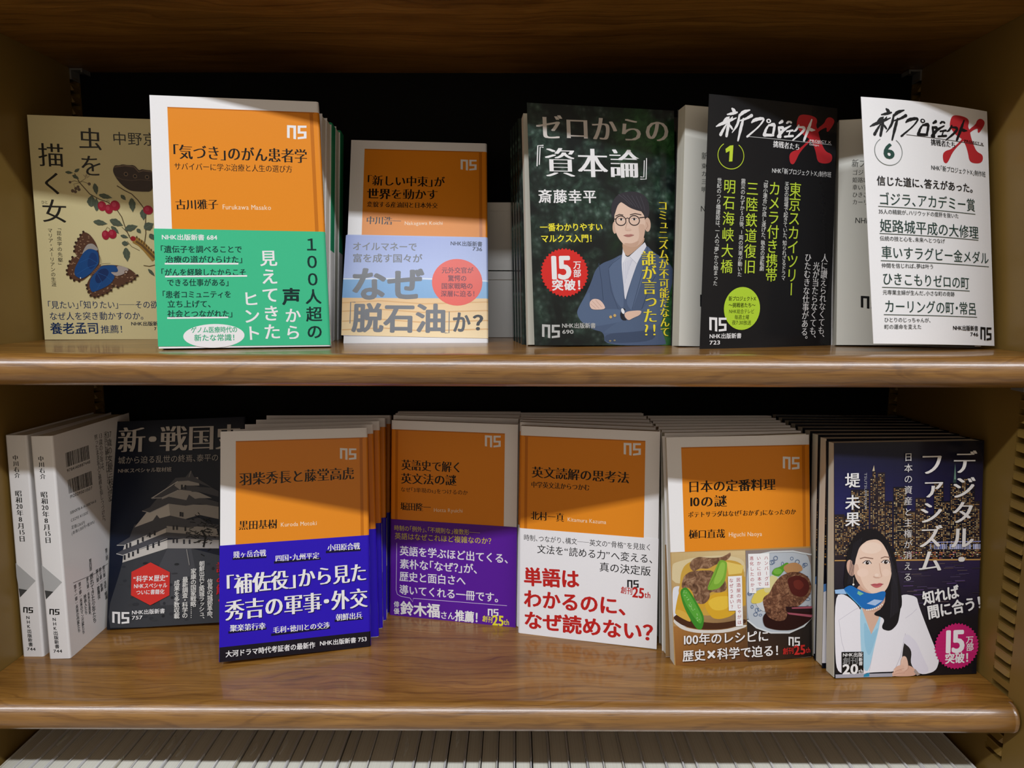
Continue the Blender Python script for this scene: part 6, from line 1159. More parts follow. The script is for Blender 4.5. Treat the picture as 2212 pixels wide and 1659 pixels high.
  ('S',[(34.71,85.44),(36.82,87.05),(39.67,87.11),(41.41,84.96)],0.49,'2c2020'),
  ('E',38.69,86.02,0.36,0.35,0,'ffffff'),
  ('S',[(33.51,84.91),(34.31,79.29),(35.44,75.05),(33.32,74.27)],0.35,'d8b09a'),
  ('S',[(29.03,75.24),(30.83,74.35),(33.32,74.27)],0.42,'d0a490'),
  ('E',31.51,76.22,1.71,1.26,0,'f6dccb'),
  ('P',[(28.05,69.62),(28.9,69.88),(29.46,70.01),(30.06,70.07),(30.56,70.05),(31.23,69.94),(31.68,69.91),(32.16,69.95),(32.57,70.04),(33.13,70.25),(33.58,70.31),(34.18,70.28),(34.79,70.15),(35.76,69.85),(36.16,69.58),(36.21,69.18),(35.9,68.74),(35.06,68.02),(34.46,67.6),(33.78,67.26),(33.16,67.06),(32.27,66.92),(31.68,66.88),(31.07,66.93),(30.56,67.07),(29.89,67.35),(29.42,67.59),(28.91,67.91),(28.46,68.24),(27.82,68.77),(27.61,69.09),(27.69,69.4)],'c8686c'),
  ('S',[(27.13,69.27),(31.98,68.84),(36.81,69.46)],0.35,'8a3c44'),
  ('P',[(8.37,67.86),(10.13,68.79),(11.34,69.14),(12.65,69.1),(13.79,68.67),(15.36,67.64),(16.74,66.85),(18.67,65.88),(20.76,64.94),(24.12,63.51),(26.5,62.88),(29.18,62.71),(31.58,63.03),(35.03,64.03),(36.87,64.23),(38.11,63.76),(38.48,62.71),(38.18,60.51),(37.74,59.05),(36.93,57.51),(35.92,56.24),(34.16,54.53),(32.85,53.5),(31.28,52.6),(29.79,52.01),(27.56,51.43),(26.13,51.18),(24.73,51.14),(23.65,51.31),(22.3,51.8),(21.29,52.38),(20.05,53.38),(18.85,54.57),(17.03,56.61),(15.76,57.94),(14.35,59.29),(13.08,60.35),(11.28,61.73),(10.16,62.66),(9.1,63.64),(8.33,64.47),(7.42,65.6),(7.2,66.36),(7.54,67.17)],'1f6cb8'),
  ('P',[(17.81,65.07),(22.1,62.83),(19.28,61.52),(17.13,62.99)],'7cc0a0'),
  ('P',[(24.35,55.38),(30,58.36),(36.44,57.31),(30.78,53.76)],'aac4e8'),
  ('P',[(0.42,66.32),(7.14,66.81),(9.32,62.89),(0.81,63.51)],'9cc0e8'),
  ('S',[(8.59,64.66),(14.34,58.87),(20.83,52.33)],0.7,'4a9aca'),
  ('E',24.56,50.66,0.64,0.63,0,'f2ece6'),
  ('E',25.98,50.68,0.64,0.63,0,'f2ece6'),
  ('E',27.4,50.82,0.64,0.63,0,'f2ece6'),
  ('E',28.83,51.09,0.64,0.63,0,'f2ece6'),
  ('E',30.25,51.49,0.64,0.63,0,'f2ece6'),
  ('E',31.67,52.01,0.64,0.63,0,'f2ece6'),
  ('E',33.08,52.66,0.64,0.63,0,'f2ece6'),
  ('E',34.5,53.44,0.64,0.63,0,'f2ece6'),
  ('E',35.91,54.34,0.64,0.63,0,'f2ece6'),
  ('S',[(14.27,74.99),(14.19,70.09)],0.28,'d8c8b8'),
  ('E',14.19,69.88,0.78,0.77,0,'f2ece6'),
  ('P',[(51.17,8.33),(53.42,8.47),(54.85,8.46),(56.23,8.3),(57.26,8.03),(58.51,7.49),(59.38,7),(60.32,6.31),(61.14,5.55),(62.3,4.32),(62.82,3.51),(62.98,2.66),(62.76,1.96),(62.03,1.02),(60.82,0.53),(58.47,0.21),(55.49,0.12),(50.25,0.24),(47.48,0.44),(45.66,0.84),(45.19,1.36),(45.81,2.28),(46.25,3.01),(46.77,3.98),(47.24,4.96),(47.94,6.5),(48.67,7.36),(49.83,8.02)],'d8ac96'),
  ('P',[(50.55,9.57),(50.59,10.91),(50.69,11.78),(50.87,12.67),(51.12,13.38),(51.55,14.3),(51.88,14.81),(52.26,15.18),(52.62,15.34),(53.16,15.36),(53.52,15.32),(53.9,15.18),(54.21,14.98),(54.62,14.61),(54.9,14.2),(55.22,13.54),(55.49,12.77),(55.88,11.46),(56.08,10.54),(56.23,9.5),(56.27,8.56),(56.25,7.22),(56.12,6.41),(55.82,5.67),(55.4,5.18),(54.64,4.65),(54.1,4.39),(53.49,4.29),(52.94,4.34),(52.14,4.6),(51.67,4.89),(51.26,5.39),(51.01,5.99),(50.77,7),(50.64,7.76),(50.56,8.69)],'e6c0ac'),
  ('S',[(51.69,10.2),(52.35,13.38),(53.48,14.54)],0.28,'f0d2c0'),
  ('P',[(45.19,4.65),(45.34,5.2),(45.54,5.62),(45.91,6.13),(46.35,6.63),(47.13,7.38),(47.73,7.83),(48.48,8.21),(49.21,8.45),(50.33,8.68),(51.05,8.75),(51.76,8.73),(52.31,8.6),(52.99,8.31),(53.33,8.05),(53.52,7.67),(53.51,7.26),(53.29,6.6),(52.97,6.18),(52.35,5.76),(51.58,5.44),(50.23,5.05),(49.38,4.76),(48.54,4.42),(47.91,4.11),(47.12,3.65),(46.64,3.44),(46.18,3.37),(45.84,3.45),(45.46,3.74),(45.27,3.98),(45.17,4.3)],'e2b9a4'),
  ('P',[(43.17,2.05),(43.79,2.74),(44.33,3.15),(45.11,3.51),(45.94,3.73),(47.29,3.95),(48.24,4.08),(49.3,4.2),(50.25,4.28),(51.6,4.36),(52.38,4.32),(53,4.13),(53.34,3.83),(53.58,3.26),(53.53,2.88),(53.18,2.49),(52.61,2.17),(51.48,1.75),(50.59,1.47),(49.44,1.19),(48.29,0.96),(46.49,0.68),(45.4,0.56),(44.45,0.57),(43.82,0.68),(43.18,0.97),(42.93,1.24),(42.93,1.63)],'deb39e'),
  ('S',[(46.47,3.99),(49.61,5.29),(53.41,6)],0.29,'b98a76'),
  ('S',[(45.21,1.76),(49.51,2.59),(53.69,2.86)],0.29,'b98a76'),
  ('S',[(56.31,9.31),(56.37,5.75),(54.17,3.98)],0.29,'b98a76'),
  ('E',45.74,4.87,0.65,0.5,30,'f0d4c6'),
  ('E',43.92,1.67,0.65,0.43,20,'f0d4c6'),
  ('P',[(61.71,5.55),(65.4,1.12),(63.25,0.35),(60.67,3.45)],'a89890'),
  ('P',[(1.54,3.59),(44.47,3),(44.52,0.36),(1.71,0.89)],'a8a6b0'),
  ('P',[(22.96,2.76),(27.24,4.02),(26.92,1.04),(22.63,0.93)],'2c8ab0'),
  ('B',92.94,21.41,17.04,17.51,40,'c4246c'),
  ('T','15',81.11,25.36,99.51,25.33,22.4,'f4eef2','h',0),
  ('T','万',99.76,25.82,105.78,25.86,5.8,'eceaea','b',0),
  ('T','部',100.14,20.27,106.03,20.31,5.8,'eceaea','b',0),
  ('T','突破！',84.18,12.29,103,12.73,7.83,'eceaea','h',0),
  ('P',[(6.01,20.2),(22.37,19.85),(22.6,3.82),(6.34,4.07)],'141414'),
  ('T','NHK出版',6.79,18.05,21.9,17.74,3.25,'eceaea','b',0),
  ('T','創刊',6.97,13.55,18.43,13.37,5.5,'8a8a8a','b',0),
  ('T','新',18.79,14.23,21.95,14.11,3,'eceaea','b',0),
  ('T','書',18.84,11.23,21.99,11.11,3.01,'eceaea','b',0),
  ('T','20',6.8,7.43,18.77,7.22,9.77,'eceaea','h',0),
  ('T','th',18.79,5.47,22.32,5.46,4.26,'eceaea','b',0),
  ('V','デジタル・',96.13,166.82,95.13,79.28,17.76,'e4dfdc','M'),
  ('V','ファシズム',71.47,165.85,71.44,76.88,17.92,'e4dfdc','M'),
  ('V','日本の資産と主権が消える',53.68,166.21,54.87,70.31,6.29,'dad6d6','r'),
  ('V','堤',12.42,151.76,12.56,140.81,10.94,'eceaea','b'),
  ('V','未果',12.62,136.3,12.95,111.84,10.96,'eceaea','b'),
  ('T','知れば',66.11,57.77,93.84,62.62,10.49,'eceaea','h',0),
  ('T','間に合う！',69.99,47.16,111.66,54.04,10.52,'eceaea','h',0),
 ],
}
POSES = {
 'A': ([-0.3753, 0.5596, 1.2504], [0.9906, 0.1368, -0.0032], [0.0021, 0.0077, 1.0]),
 'B': ([-0.2386, 0.4695, 1.2503], [0.975, 0.2216, 0.0154], [-0.0499, 0.1508, 0.9873]),
 'C': ([-0.1307, 0.5367, 1.2501], [0.9975, 0.0698, -0.0058], [-0.0189, 0.3474, 0.9375]),
 'D': ([0.014, 0.5009, 1.2507], [0.9766, 0.2149, 0.0025], [-0.0263, 0.1081, 0.9938]),
 'E': ([0.1317, 0.4917, 1.2498], [0.9464, 0.3231, -0.0041], [-0.0062, 0.0309, 0.9995]),
 'F': ([0.2388, 0.4677, 1.2553], [0.9592, 0.2818, -0.0219], [-0.0253, 0.1628, 0.9863]),
 'H': ([-0.3366, 0.5477, 1.011], [0.9952, 0.0943, 0.025], [-0.0508, 0.2816, 0.9582]),
 'I': ([-0.22, 0.4933, 1.0131], [0.9624, 0.2705, -0.0248], [-0.034, 0.2107, 0.977]),
 'J': ([-0.1074, 0.5781, 1.0079], [0.9802, -0.1978, 0.0016], [0.0128, 0.0712, 0.9974]),
 'K': ([0.0045, 0.5468, 1.0092], [0.9703, -0.2417, 0.0115], [0.0034, 0.0612, 0.9981]),
 'L': ([0.1211, 0.497, 1.0087], [0.9944, 0.1046, 0.0178], [-0.0299, 0.1155, 0.9929]),
 'M': ([0.2335, 0.4795, 1.0099], [0.9982, 0.0597, 0.0098], [-0.0147, 0.0819, 0.9965]),
 'Db': ([0.0098, 0.5135, 1.25], [0.9929, 0.1188, 0.0056], [-0.0244, 0.1574, 0.9872]),
 'Eb': ([0.1186, 0.5071, 1.25], [0.9817, 0.1882, -0.0299], [0.0138, 0.0862, 0.9962]),
 'Fb': ([0.2381, 0.5196, 1.25], [0.9813, -0.1919, 0.0145], [0.0127, 0.1396, 0.9901]),
 'G': ([-0.3551, 0.5028, 1.0101], [0.9995, 0.0312, 0.0082], [-0.0088, 0.0191, 0.9998]),
 'G1': ([-0.3775, 0.506, 1.0101], [1, 0, 0], [0, 0.0191, 0.9998]),
}
QUADS = {
 'A': ((0, 0), (110, 0), (110, 173), (0, 173)),
 'B': ((-0.07, 0.87), (111.77, -0.96), (110.62, 173.16), (0.08, 172.84)),
 'C': ((-0.01, -0.36), (111.11, 0.39), (111.35, 172.75), (-0.01, 173.23)),
 'D': ((0.87, 0.74), (110.68, -0.82), (111.66, 173.17), (-0.79, 172.86)),
 'E': ((-1.37, -0.44), (112.49, 0.54), (110.07, 172.85), (1.22, 173.12)),
 'F': ((1.31, 0.69), (106.49, -0.63), (109, 167.96), (-1.29, 167.38)),
 'H': ((0, 0), (110, 0), (110, 173), (0, 173)),
 'I': ((-0.28, -0.03), (111.35, 0.12), (111.32, 173.12), (0.08, 172.99)),
 'J': ((-0.34, 0.25), (111.51, -0.06), (111.02, 173.08), (0.21, 172.58)),
 'K': ((-0.31, 0.06), (111.59, 0.08), (110.98, 172.82), (0.15, 173.02)),
 'L': ((1.23, -0.27), (110.45, 0.34), (112.02, 171.92), (-1.27, 173.89)),
 'M': ((1.37, 0.13), (110.11, -0.29), (112.04, 172.87), (-1.1, 173.26)),
}
BANDS = {
 'B': ([(-0.16, 1.41), (112.4, -0.33), (111.96, 79.8), (-0.22, 81.54)], '3fbd8b'),
 'C': ([(-1.82, 6.13), (111.07, 4.06), (111.52, 87.74), (-1.25, 89.54)], 'b0bce4'),
 'I': ([(-0.5, 0), (111.39, 0.1), (112.44, 87.56), (-0.32, 86.38)], '2a10b4'),
 'J': ([(-0.34, 0.24), (111.51, 0.07), (111.39, 87.31), (0.48, 86.5)], '5a1e9a'),
 'K': ([(-0.33, 0.07), (111.57, 0.22), (111.54, 88.81), (-0.55, 89.09)], 'eeedf0'),
 'L': ([(1.24, -0.02), (110.57, -0.03), (111.28, 85.86), (0.4, 86.82)], 'b8935c'),
}
COPIES = {
 'I': [
  ([-0.2171, 0.5157, 1.0103], [0.9776, 0.2107, 0], [-0.0442, 0.2053, 0.9777]),
  ([-0.2179, 0.5366, 1.0103], [0.9887, 0.1497, 0], [-0.0313, 0.2069, 0.9778]),
  ([-0.2185, 0.5574, 1.0103], [0.9961, 0.0882, 0], [-0.0184, 0.2078, 0.978]),
  ([-0.2189, 0.578, 1.0103], [0.9996, 0.0269, 0], [-0.0056, 0.2078, 0.9781]),
 ],
 'J': [
  ([-0.1067, 0.5862, 1.0103], [0.9911, -0.1328, 0], [0.0102, 0.0759, 0.9971]),
  ([-0.1054, 0.594, 1.0103], [0.9978, -0.0666, 0], [0.0054, 0.0817, 0.9966]),
  ([-0.1038, 0.6019, 1.0103], [1, 0, 0], [0, 0.0872, 0.9962]),
 ],
 'K': [
  ([0.0025, 0.5572, 1.0103], [0.9809, -0.1943, 0], [0.0136, 0.0686, 0.9976]),
  ([0.0028, 0.5669, 1.0103], [0.9893, -0.1457, 0], [0.0115, 0.0777, 0.9969]),
  ([0.0034, 0.5765, 1.0103], [0.9954, -0.096, 0], [0.0084, 0.0868, 0.9962]),
  ([0.0042, 0.5862, 1.0103], [0.999, -0.0458, 0], [0.0044, 0.0958, 0.9954]),
  ([0.0054, 0.5959, 1.0103], [1.0, 0.0046, 0], [-0.0005, 0.1045, 0.9945]),
 ],
 'L': [
  ([0.118, 0.5087, 1.0103], [0.9956, 0.0938, 0], [-0.0112, 0.1184, 0.9929]),
  ([0.1181, 0.5208, 1.0103], [0.9966, 0.0828, 0], [-0.0101, 0.1219, 0.9925]),
  ([0.1181, 0.5328, 1.0103], [0.9974, 0.0718, 0], [-0.009, 0.1253, 0.9921]),
  ([0.1181, 0.5448, 1.0103], [0.9981, 0.0608, 0], [-0.0078, 0.1288, 0.9916]),
  ([0.1181, 0.5568, 1.0103], [0.9988, 0.0497, 0], [-0.0066, 0.1323, 0.9912]),
  ([0.1181, 0.5689, 1.0103], [0.9993, 0.0386, 0], [-0.0052, 0.1357, 0.9907]),
  ([0.1181, 0.5809, 1.0103], [0.9996, 0.0274, 0], [-0.0038, 0.1391, 0.9903]),
 ],
 'M': [
  ([0.2316, 0.4932, 1.0103], [0.9989, 0.0467, 0], [-0.004, 0.0847, 0.9964]),
  ([0.2313, 0.507, 1.0103], [0.9994, 0.0336, 0], [-0.0029, 0.0876, 0.9962]),
  ([0.2311, 0.5208, 1.0103], [0.9998, 0.0205, 0], [-0.0019, 0.0904, 0.9959]),
  ([0.2308, 0.5346, 1.0103], [1.0, 0.0074, 0], [-0.0007, 0.0932, 0.9956]),
  ([0.2305, 0.5484, 1.0103], [1.0, -0.0058, 0], [0.0006, 0.0961, 0.9954]),
  ([0.2303, 0.5622, 1.0103], [0.9998, -0.019, 0], [0.0019, 0.0989, 0.9951]),
  ([0.23, 0.5761, 1.0103], [0.9995, -0.0322, 0], [0.0033, 0.1017, 0.9948]),
  ([0.2297, 0.59, 1.0103], [0.999, -0.0454, 0], [0.0047, 0.1044, 0.9945]),
 ],
 'D': [
  ([0.0062, 0.527, 1.2502], [0.9926, 0.1219, 0], [-0.0212, 0.1724, 0.9848]),
  ([0.0042, 0.5395, 1.2502], [0.9926, 0.1219, 0], [-0.0212, 0.1724, 0.9848]),
  ([0.0022, 0.552, 1.2502], [0.9926, 0.1219, 0], [-0.0212, 0.1724, 0.9848]),
  ([0.0002, 0.5645, 1.2502], [0.9926, 0.1219, 0], [-0.0212, 0.1724, 0.9848]),
 ],
 'E': [
  ([0.1172, 0.532, 1.2502], [0.9945, 0.1045, 0], [-0.0146, 0.1384, 0.9903]),
  ([0.118, 0.5455, 1.2502], [0.9945, 0.1045, 0], [-0.0146, 0.1384, 0.9903]),
  ([0.1188, 0.559, 1.2502], [0.9945, 0.1045, 0], [-0.0146, 0.1384, 0.9903]),
 ],
 'B': [
  ([-0.2523, 0.519, 1.2502], [1, 0, 0], [0, 0.1564, 0.9877]),
  ([-0.2523, 0.5328, 1.2502], [1, 0, 0], [0, 0.1564, 0.9877]),
  ([-0.2523, 0.5466, 1.2502], [1, 0, 0], [0, 0.1564, 0.9877]),
  ([-0.2523, 0.5604, 1.2502], [1, 0, 0], [0, 0.1564, 0.9877]),
  ([-0.2523, 0.5742, 1.2502], [1, 0, 0], [0, 0.1564, 0.9877]),
 ],
}
THICKNESS = {'I': (12.79, 12.79), 'J': (7.18, 7.18), 'K': (8.94, 8.94), 'L': (9.98, 9.98), 'M': (11.59, 11.59)}
BLOCK_WIDTH = {'D': 112.6, 'E': 121.0, 'F': 98.1}
ROW_EDGES = [-0.3767, -0.3659, -0.354, -0.3429, -0.3297, -0.3188, -0.306, -0.2928, -0.2806, -0.2694, -0.2583, -0.2461, -0.2336, -0.22, -0.2054, -0.1919, -0.1807, -0.1678, -0.157, -0.1427, -0.1304, -0.121, -0.1075, -0.0895, -0.0735, -0.062, -0.0501, -0.0358, -0.0243, -0.0117, 0.0014, 0.0138, 0.0272, 0.0419, 0.0556, 0.0677, 0.0821, 0.0974, 0.1141, 0.1267, 0.1369, 0.1526, 0.1659, 0.1788, 0.1921, 0.2061, 0.2214, 0.2354, 0.2504, 0.2657, 0.2793, 0.2917, 0.3033, 0.3163, 0.3268, 0.3419]
SPINE_WIDTH = 16.2


# ------------------------------------------------------------------ materials
def srgb(h):
    c = [int(h[i:i+2], 16)/255 for i in (0, 2, 4)]
    return tuple(x/12.92 if x <= .04045 else ((x+.055)/1.055)**2.4 for x in c)
def mat(name, rough=.5, color=(.8, .8, .8), spec=.5, coat=0.0, coat_rough=.1, metal=0.0):
    m = bpy.data.materials.new(name); m.use_nodes = True; b = m.node_tree.nodes['Principled BSDF']
    b.inputs['Base Color'].default_value = (*color, 1); b.inputs['Roughness'].default_value = rough
    b.inputs['Specular IOR Level'].default_value = spec; b.inputs['Coat Weight'].default_value = coat
    b.inputs['Coat Roughness'].default_value = coat_rough; b.inputs['Metallic'].default_value = metal
    return m
def N(m, t): return m.node_tree.nodes.new(t)
def L(m, a, b): m.node_tree.links.new(a, b)
def bsdf(m): return m.node_tree.nodes['Principled BSDF']
def coords(m, kind='Object', scale=(1, 1, 1), rot=(0, 0, 0)):
    t = N(m, 'ShaderNodeTexCoord'); p = N(m, 'ShaderNodeMapping'); p.inputs['Scale'].default_value = scale; p.inputs['Rotation'].default_value = rot
    L(m, t.outputs[kind], p.inputs['Vector']); return p.outputs['Vector']
def ramp(m, src, stops):
    r = N(m, 'ShaderNodeValToRGB'); e = r.color_ramp.elements
    while len(e) < len(stops): e.new(.5)
    for q, (p, c) in zip(e, stops): q.position = p; q.color = (*c, 1)
    L(m, src, r.inputs['Fac']); return r.outputs['Color']
def noise(m, vec, scale, detail=4, rough=.55, dist=0.0):
    n = N(m, 'ShaderNodeTexNoise'); n.inputs['Scale'].default_value = scale; n.inputs['Detail'].default_value = detail
    n.inputs['Roughness'].default_value = rough; n.inputs['Distortion'].default_value = dist; L(m, vec, n.inputs['Vector']); return n.outputs['Fac']
def mix(m, fac, a, b, mode='MIX'):
    x = N(m, 'ShaderNodeMix'); x.data_type = 'RGBA'; x.blend_type = mode
    for s, v in ((x.inputs[0], fac), (x.inputs[6], a), (x.inputs[7], b)):
        if isinstance(v, (int, float)): s.default_value = v
        elif isinstance(v, tuple): s.default_value = (*v, 1)
        else: L(m, v, s)
    return x.outputs[2]
def bump(m, h, strength, dist=.001):
    b = N(m, 'ShaderNodeBump'); b.inputs['Strength'].default_value = strength; b.inputs['Distance'].default_value = dist
    L(m, h, b.inputs['Height']); L(m, b.outputs['Normal'], bsdf(m).inputs['Normal'])
def printed(name, rough, coat=0.0, spec=.5, coat_rough=.1):           # paper printed with the inks stored per face
    m = mat(name, rough, spec=spec, coat=coat, coat_rough=coat_rough); a = N(m, 'ShaderNodeAttribute'); a.attribute_name = 'ink'
    v = coords(m, 'Object', (1, 1, 1)); n = noise(m, v, 900, 2)
    L(m, mix(m, .06, a.outputs['Color'], ramp(m, n, [(0, (.3, .3, .3)), (1, (1, 1, 1))]), 'MULTIPLY'), bsdf(m).inputs['Base Color'])
    bump(m, noise(m, v, 22, 1), .12, .002); return m
M = {}
M['satin'] = printed('satin_printed_paper', .42, spec=.2)
M['gloss'] = printed('glossy_printed_paper', .15, spec=.3)
M['semi'] = printed('laminated_printed_paper', .27, spec=.22)
def pages_mat():
    m = mat('page_edges', .75, spec=.25); v = coords(m, 'Object', (1, 1, 1))
    w = N(m, 'ShaderNodeTexNoise'); w.inputs['Scale'].default_value = 1; w.inputs['Detail'].default_value = 2
    L(m, coords(m, 'Object', (6, 2600, 3)), w.inputs['Vector'])
    L(m, ramp(m, w.outputs['Fac'], [(.25, (.55, .52, .42)), (.6, (.74, .72, .62))]), bsdf(m).inputs['Base Color']); return m
M['pages'] = pages_mat()
def page_tops():
    m = mat('page_tops', .75, (.7, .68, .58), .25); w = noise(m, coords(m, 'Object', (2200, 3, 3)), 1, 2)
    L(m, ramp(m, w, [(.2, (.64, .61, .51)), (.6, (.74, .72, .62))]), bsdf(m).inputs['Base Color']); return m
M['page_tops'] = page_tops()
M['title_paper'] = mat('title_page_paper', .8, (.74, .73, .66), .2)
def foliage():
    m = mat('leafy_park_print', .16, spec=.3); v = coords(m, 'Object', (1, 1, 1)); sc_ = 1
    big = noise(m, v, 26, 3, .6, .6); small = noise(m, v, 120, 4, .65, .8)
    vo = N(m, 'ShaderNodeTexVoronoi'); vo.inputs['Scale'].default_value = 210; L(m, v, vo.inputs['Vector'])
    dots = ramp(m, vo.outputs['Distance'], [(.0, (.30, .42, .36)), (.35, (.06, .1, .08)), (.8, (.006, .012, .01))])
    leaf = ramp(m, small, [(.35, (.006, .010, .010)), (.55, (.022, .05, .035)), (.75, (.10, .18, .13))])
    a = mix(m, .38, leaf, dots)
    bright = ramp(m, big, [(.42, (0, 0, 0)), (.66, (1, 1, 1))])
    d = mix(m, bright, (.007, .010, .010), a)
    g = N(m, 'ShaderNodeSeparateXYZ'); L(m, coords(m, 'Object'), g.inputs[0])
    r = ramp(m, g.outputs['X'], [(.055, (0, 0, 0)), (.10, (1, 1, 1))]); b2 = noise(m, v, 17, 2)
    br = ramp(m, b2, [(.45, (0, 0, 0)), (.62, (.8, .8, .8))]); gm = mix(m, 1.0, r, br, 'MULTIPLY')
    L(m, mix(m, gm, d, ramp(m, small, [(.3, (.01, .04, .015)), (.7, (.06, .22, .06))])), bsdf(m).inputs['Base Color']); return m
M['foliage'] = foliage()
def meaty(name, c0, c1, c2, s):
    m = mat(name, .3, spec=.25); v = coords(m, 'Object'); a = noise(m, v, s, 5, .65, 1.2)
    L(m, ramp(m, a, [(.3, c0), (.5, c1), (.72, c2)]), bsdf(m).inputs['Base Color']); return m
M['stewed_beef_print'] = meaty('stewed_beef_print', (.05, .022, .012), (.20, .10, .055), (.48, .30, .18), 190)
M['meat_patty_print'] = meaty('meat_patty_print', (.035, .012, .008), (.16, .065, .035), (.42, .22, .12), 320)
def wood(name, edge):
    m = mat(name, .34, spec=.8 if edge else .35, coat=1.0 if edge else .35, coat_rough=.22 if edge else .09)
    d = N(m, 'ShaderNodeTexNoise'); d.inputs['Scale'].default_value = 1; d.inputs['Detail'].default_value = 3
    L(m, coords(m, 'Object', (5, 16, 16)), d.inputs['Vector'])
    v = N(m, 'ShaderNodeVectorMath'); v.operation = 'MULTIPLY_ADD'; v.inputs[1].default_value = (.05, .06, .06)
    L(m, d.outputs['Color'], v.inputs[0]); L(m, coords(m, 'Object', (1, 1, 1)), v.inputs[2])
    mp = N(m, 'ShaderNodeMapping'); mp.inputs['Scale'].default_value = (2.4, 52, 52); L(m, v.outputs[0], mp.inputs['Vector'])
    g = noise(m, mp.outputs['Vector'], 1.6, 5, .6, .4)
    w = N(m, 'ShaderNodeTexWave'); w.wave_type = 'BANDS'; w.bands_direction = 'Y'; w.inputs['Scale'].default_value = 1.1; w.inputs['Distortion'].default_value = 3.5
    w.inputs['Detail'].default_value = 3; w.inputs['Detail Scale'].default_value = 1.4; L(m, mp.outputs['Vector'], w.inputs['Vector'])
    fine = noise(m, coords(m, 'Object', (26, 900, 900)), 1.0, 3, .7)
    c = ramp(m, g, [(.28, (.145, .060, .009)), (.5, (.245, .110, .019)), (.72, (.34, .162, .032))])
    lines = ramp(m, w.outputs['Fac'], [(.0, (.70, .64, .56)), (.14, (1, 1, 1)), (1, (1, 1, 1))])
    pores = ramp(m, fine, [(.34, (.58, .52, .46)), (.46, (1, 1, 1))])
    c = mix(m, .8, c, lines, 'MULTIPLY'); c = mix(m, .85, c, pores, 'MULTIPLY')
    L(m, c, bsdf(m).inputs['Base Color']); bump(m, fine, .35 if edge else .12, .0006); return m
M['wood'] = wood('varnished_oak', False); M['nosing'] = wood('varnished_oak_edging', True)
def paint():
    m = mat('olive_brown_enamel', .38, (.21, .135, .040), .4); v = coords(m, 'Object')
    L(m, ramp(m, noise(m, v, 7, 3), [(.3, (.185, .108, .022)), (.7, (.225, .136, .032))]), bsdf(m).inputs['Base Color'])
    bump(m, noise(m, v, 500, 2), .06, .0004); return m
M['paint'] = paint()
M['slot'] = mat('slot_shade_black', .9, (.006, .005, .004), .1)  # near-black colour standing in for the shade within the panel slots
M['back'] = mat('black_back_board', .85, (.004, .004, .004), .15)
M['clip'] = mat('zinc_clip', .3, (.30, .29, .27), .6, metal=.5)
M['box'] = mat('white_card', .6, (.62, .61, .58), .3)
M['ceiling'] = mat('ceiling_tile', .9, (.62, .60, .56), .2); M['plaster'] = mat('warm_plaster', .9, (.50, .43, .345), .2)
M['floor'] = mat('shop_floor_tile', .6, (.40, .34, .27), .3)
def film():
    m = mat('clear_wrap', .12, (.9, .9, .88)); b = bsdf(m); b.inputs['Transmission Weight'].default_value = 0.0; b.inputs['Alpha'].default_value = .30; return m
M['film'] = film()

# ------------------------------------------------------------------ mesh building
class MB:
    """Collects vertices (millimetres, local), faces with an ink colour and a material slot; builds ONE mesh object."""
    def __init__(s, mats): s.v = []; s.f = []; s.c = []; s.m = []; s.mats = list(mats)
    def slot(s, mt):
        if mt not in s.mats: s.mats.append(mt)
        return s.mats.index(mt)
    def face(s, pts, col=(.8, .8, .8), mi=0, cols=None):
        i = len(s.v); s.v += pts; s.f.append(tuple(range(i, i+len(pts)))); s.c.append(cols or col); s.m.append(mi)
    def tris(s, pts, faces, col, mi=0):
        i = len(s.v); s.v += pts
        for f in faces: s.f.append(tuple(k+i for k in f)); s.c.append(col); s.m.append(mi)
    def box(s, lo, hi, col=(.8, .8, .8), mi=0):
        (a, b, c), (d, e, f) = lo, hi
        p = [(a, b, c), (d, b, c), (d, e, c), (a, e, c), (a, b, f), (d, b, f), (d, e, f), (a, e, f)]
        s.tris(p, [(3, 2, 1, 0), (4, 5, 6, 7), (0, 1, 5, 4), (1, 2, 6, 5), (2, 3, 7, 6), (3, 0, 4, 7)], col, mi)
    def mesh(s, name, smooth=False, k=.001):
        me = bpy.data.meshes.new(name); me.from_pydata([(x*k, y*k, z*k) for x, y, z in s.v], [], s.f)
        for mt in s.mats: me.materials.append(M[mt])
        me.polygons.foreach_set('material_index', s.m)
        if smooth: me.polygons.foreach_set('use_smooth', [True]*len(me.polygons))
        ca = me.color_attributes.new('ink', 'FLOAT_COLOR', 'CORNER'); buf = []
        for f, c in zip(s.f, s.c):
            if isinstance(c, list):
                for q in c: buf += (*q, 1)
            else: buf += (*c, 1)*len(f)
        ca.data.foreach_set('color', buf); me.update(); return me
    def obj(s, name, parent=None, smooth=False, k=.001):
        o = bpy.data.objects.new(name, s.mesh(name, smooth, k)); COL.objects.link(o)
        if parent: o.parent = parent
        return o
def tag(o, label, cat, group=None, kind=None):
    if label: o['label'] = label
    if cat: o['category'] = cat
    if group: o['group'] = group
    if kind: o['kind'] = kind
    return o
def frame(pose):
    a, u, v = (Vector(x) for x in pose); b = v.cross(u)*-1; b = u.cross(v)*-1
    return Matrix(((u.x, b.x, v.x, a.x), (u.y, b.y, v.y, a.y), (u.z, b.z, v.z, a.z), (0, 0, 0, 1)))
def root(name, pose, label, cat, group=None):
    o = bpy.data.objects.new(name, None); o.empty_display_size = .02; COL.objects.link(o); o.matrix_world = frame(pose)
    return tag(o, label, cat, group)

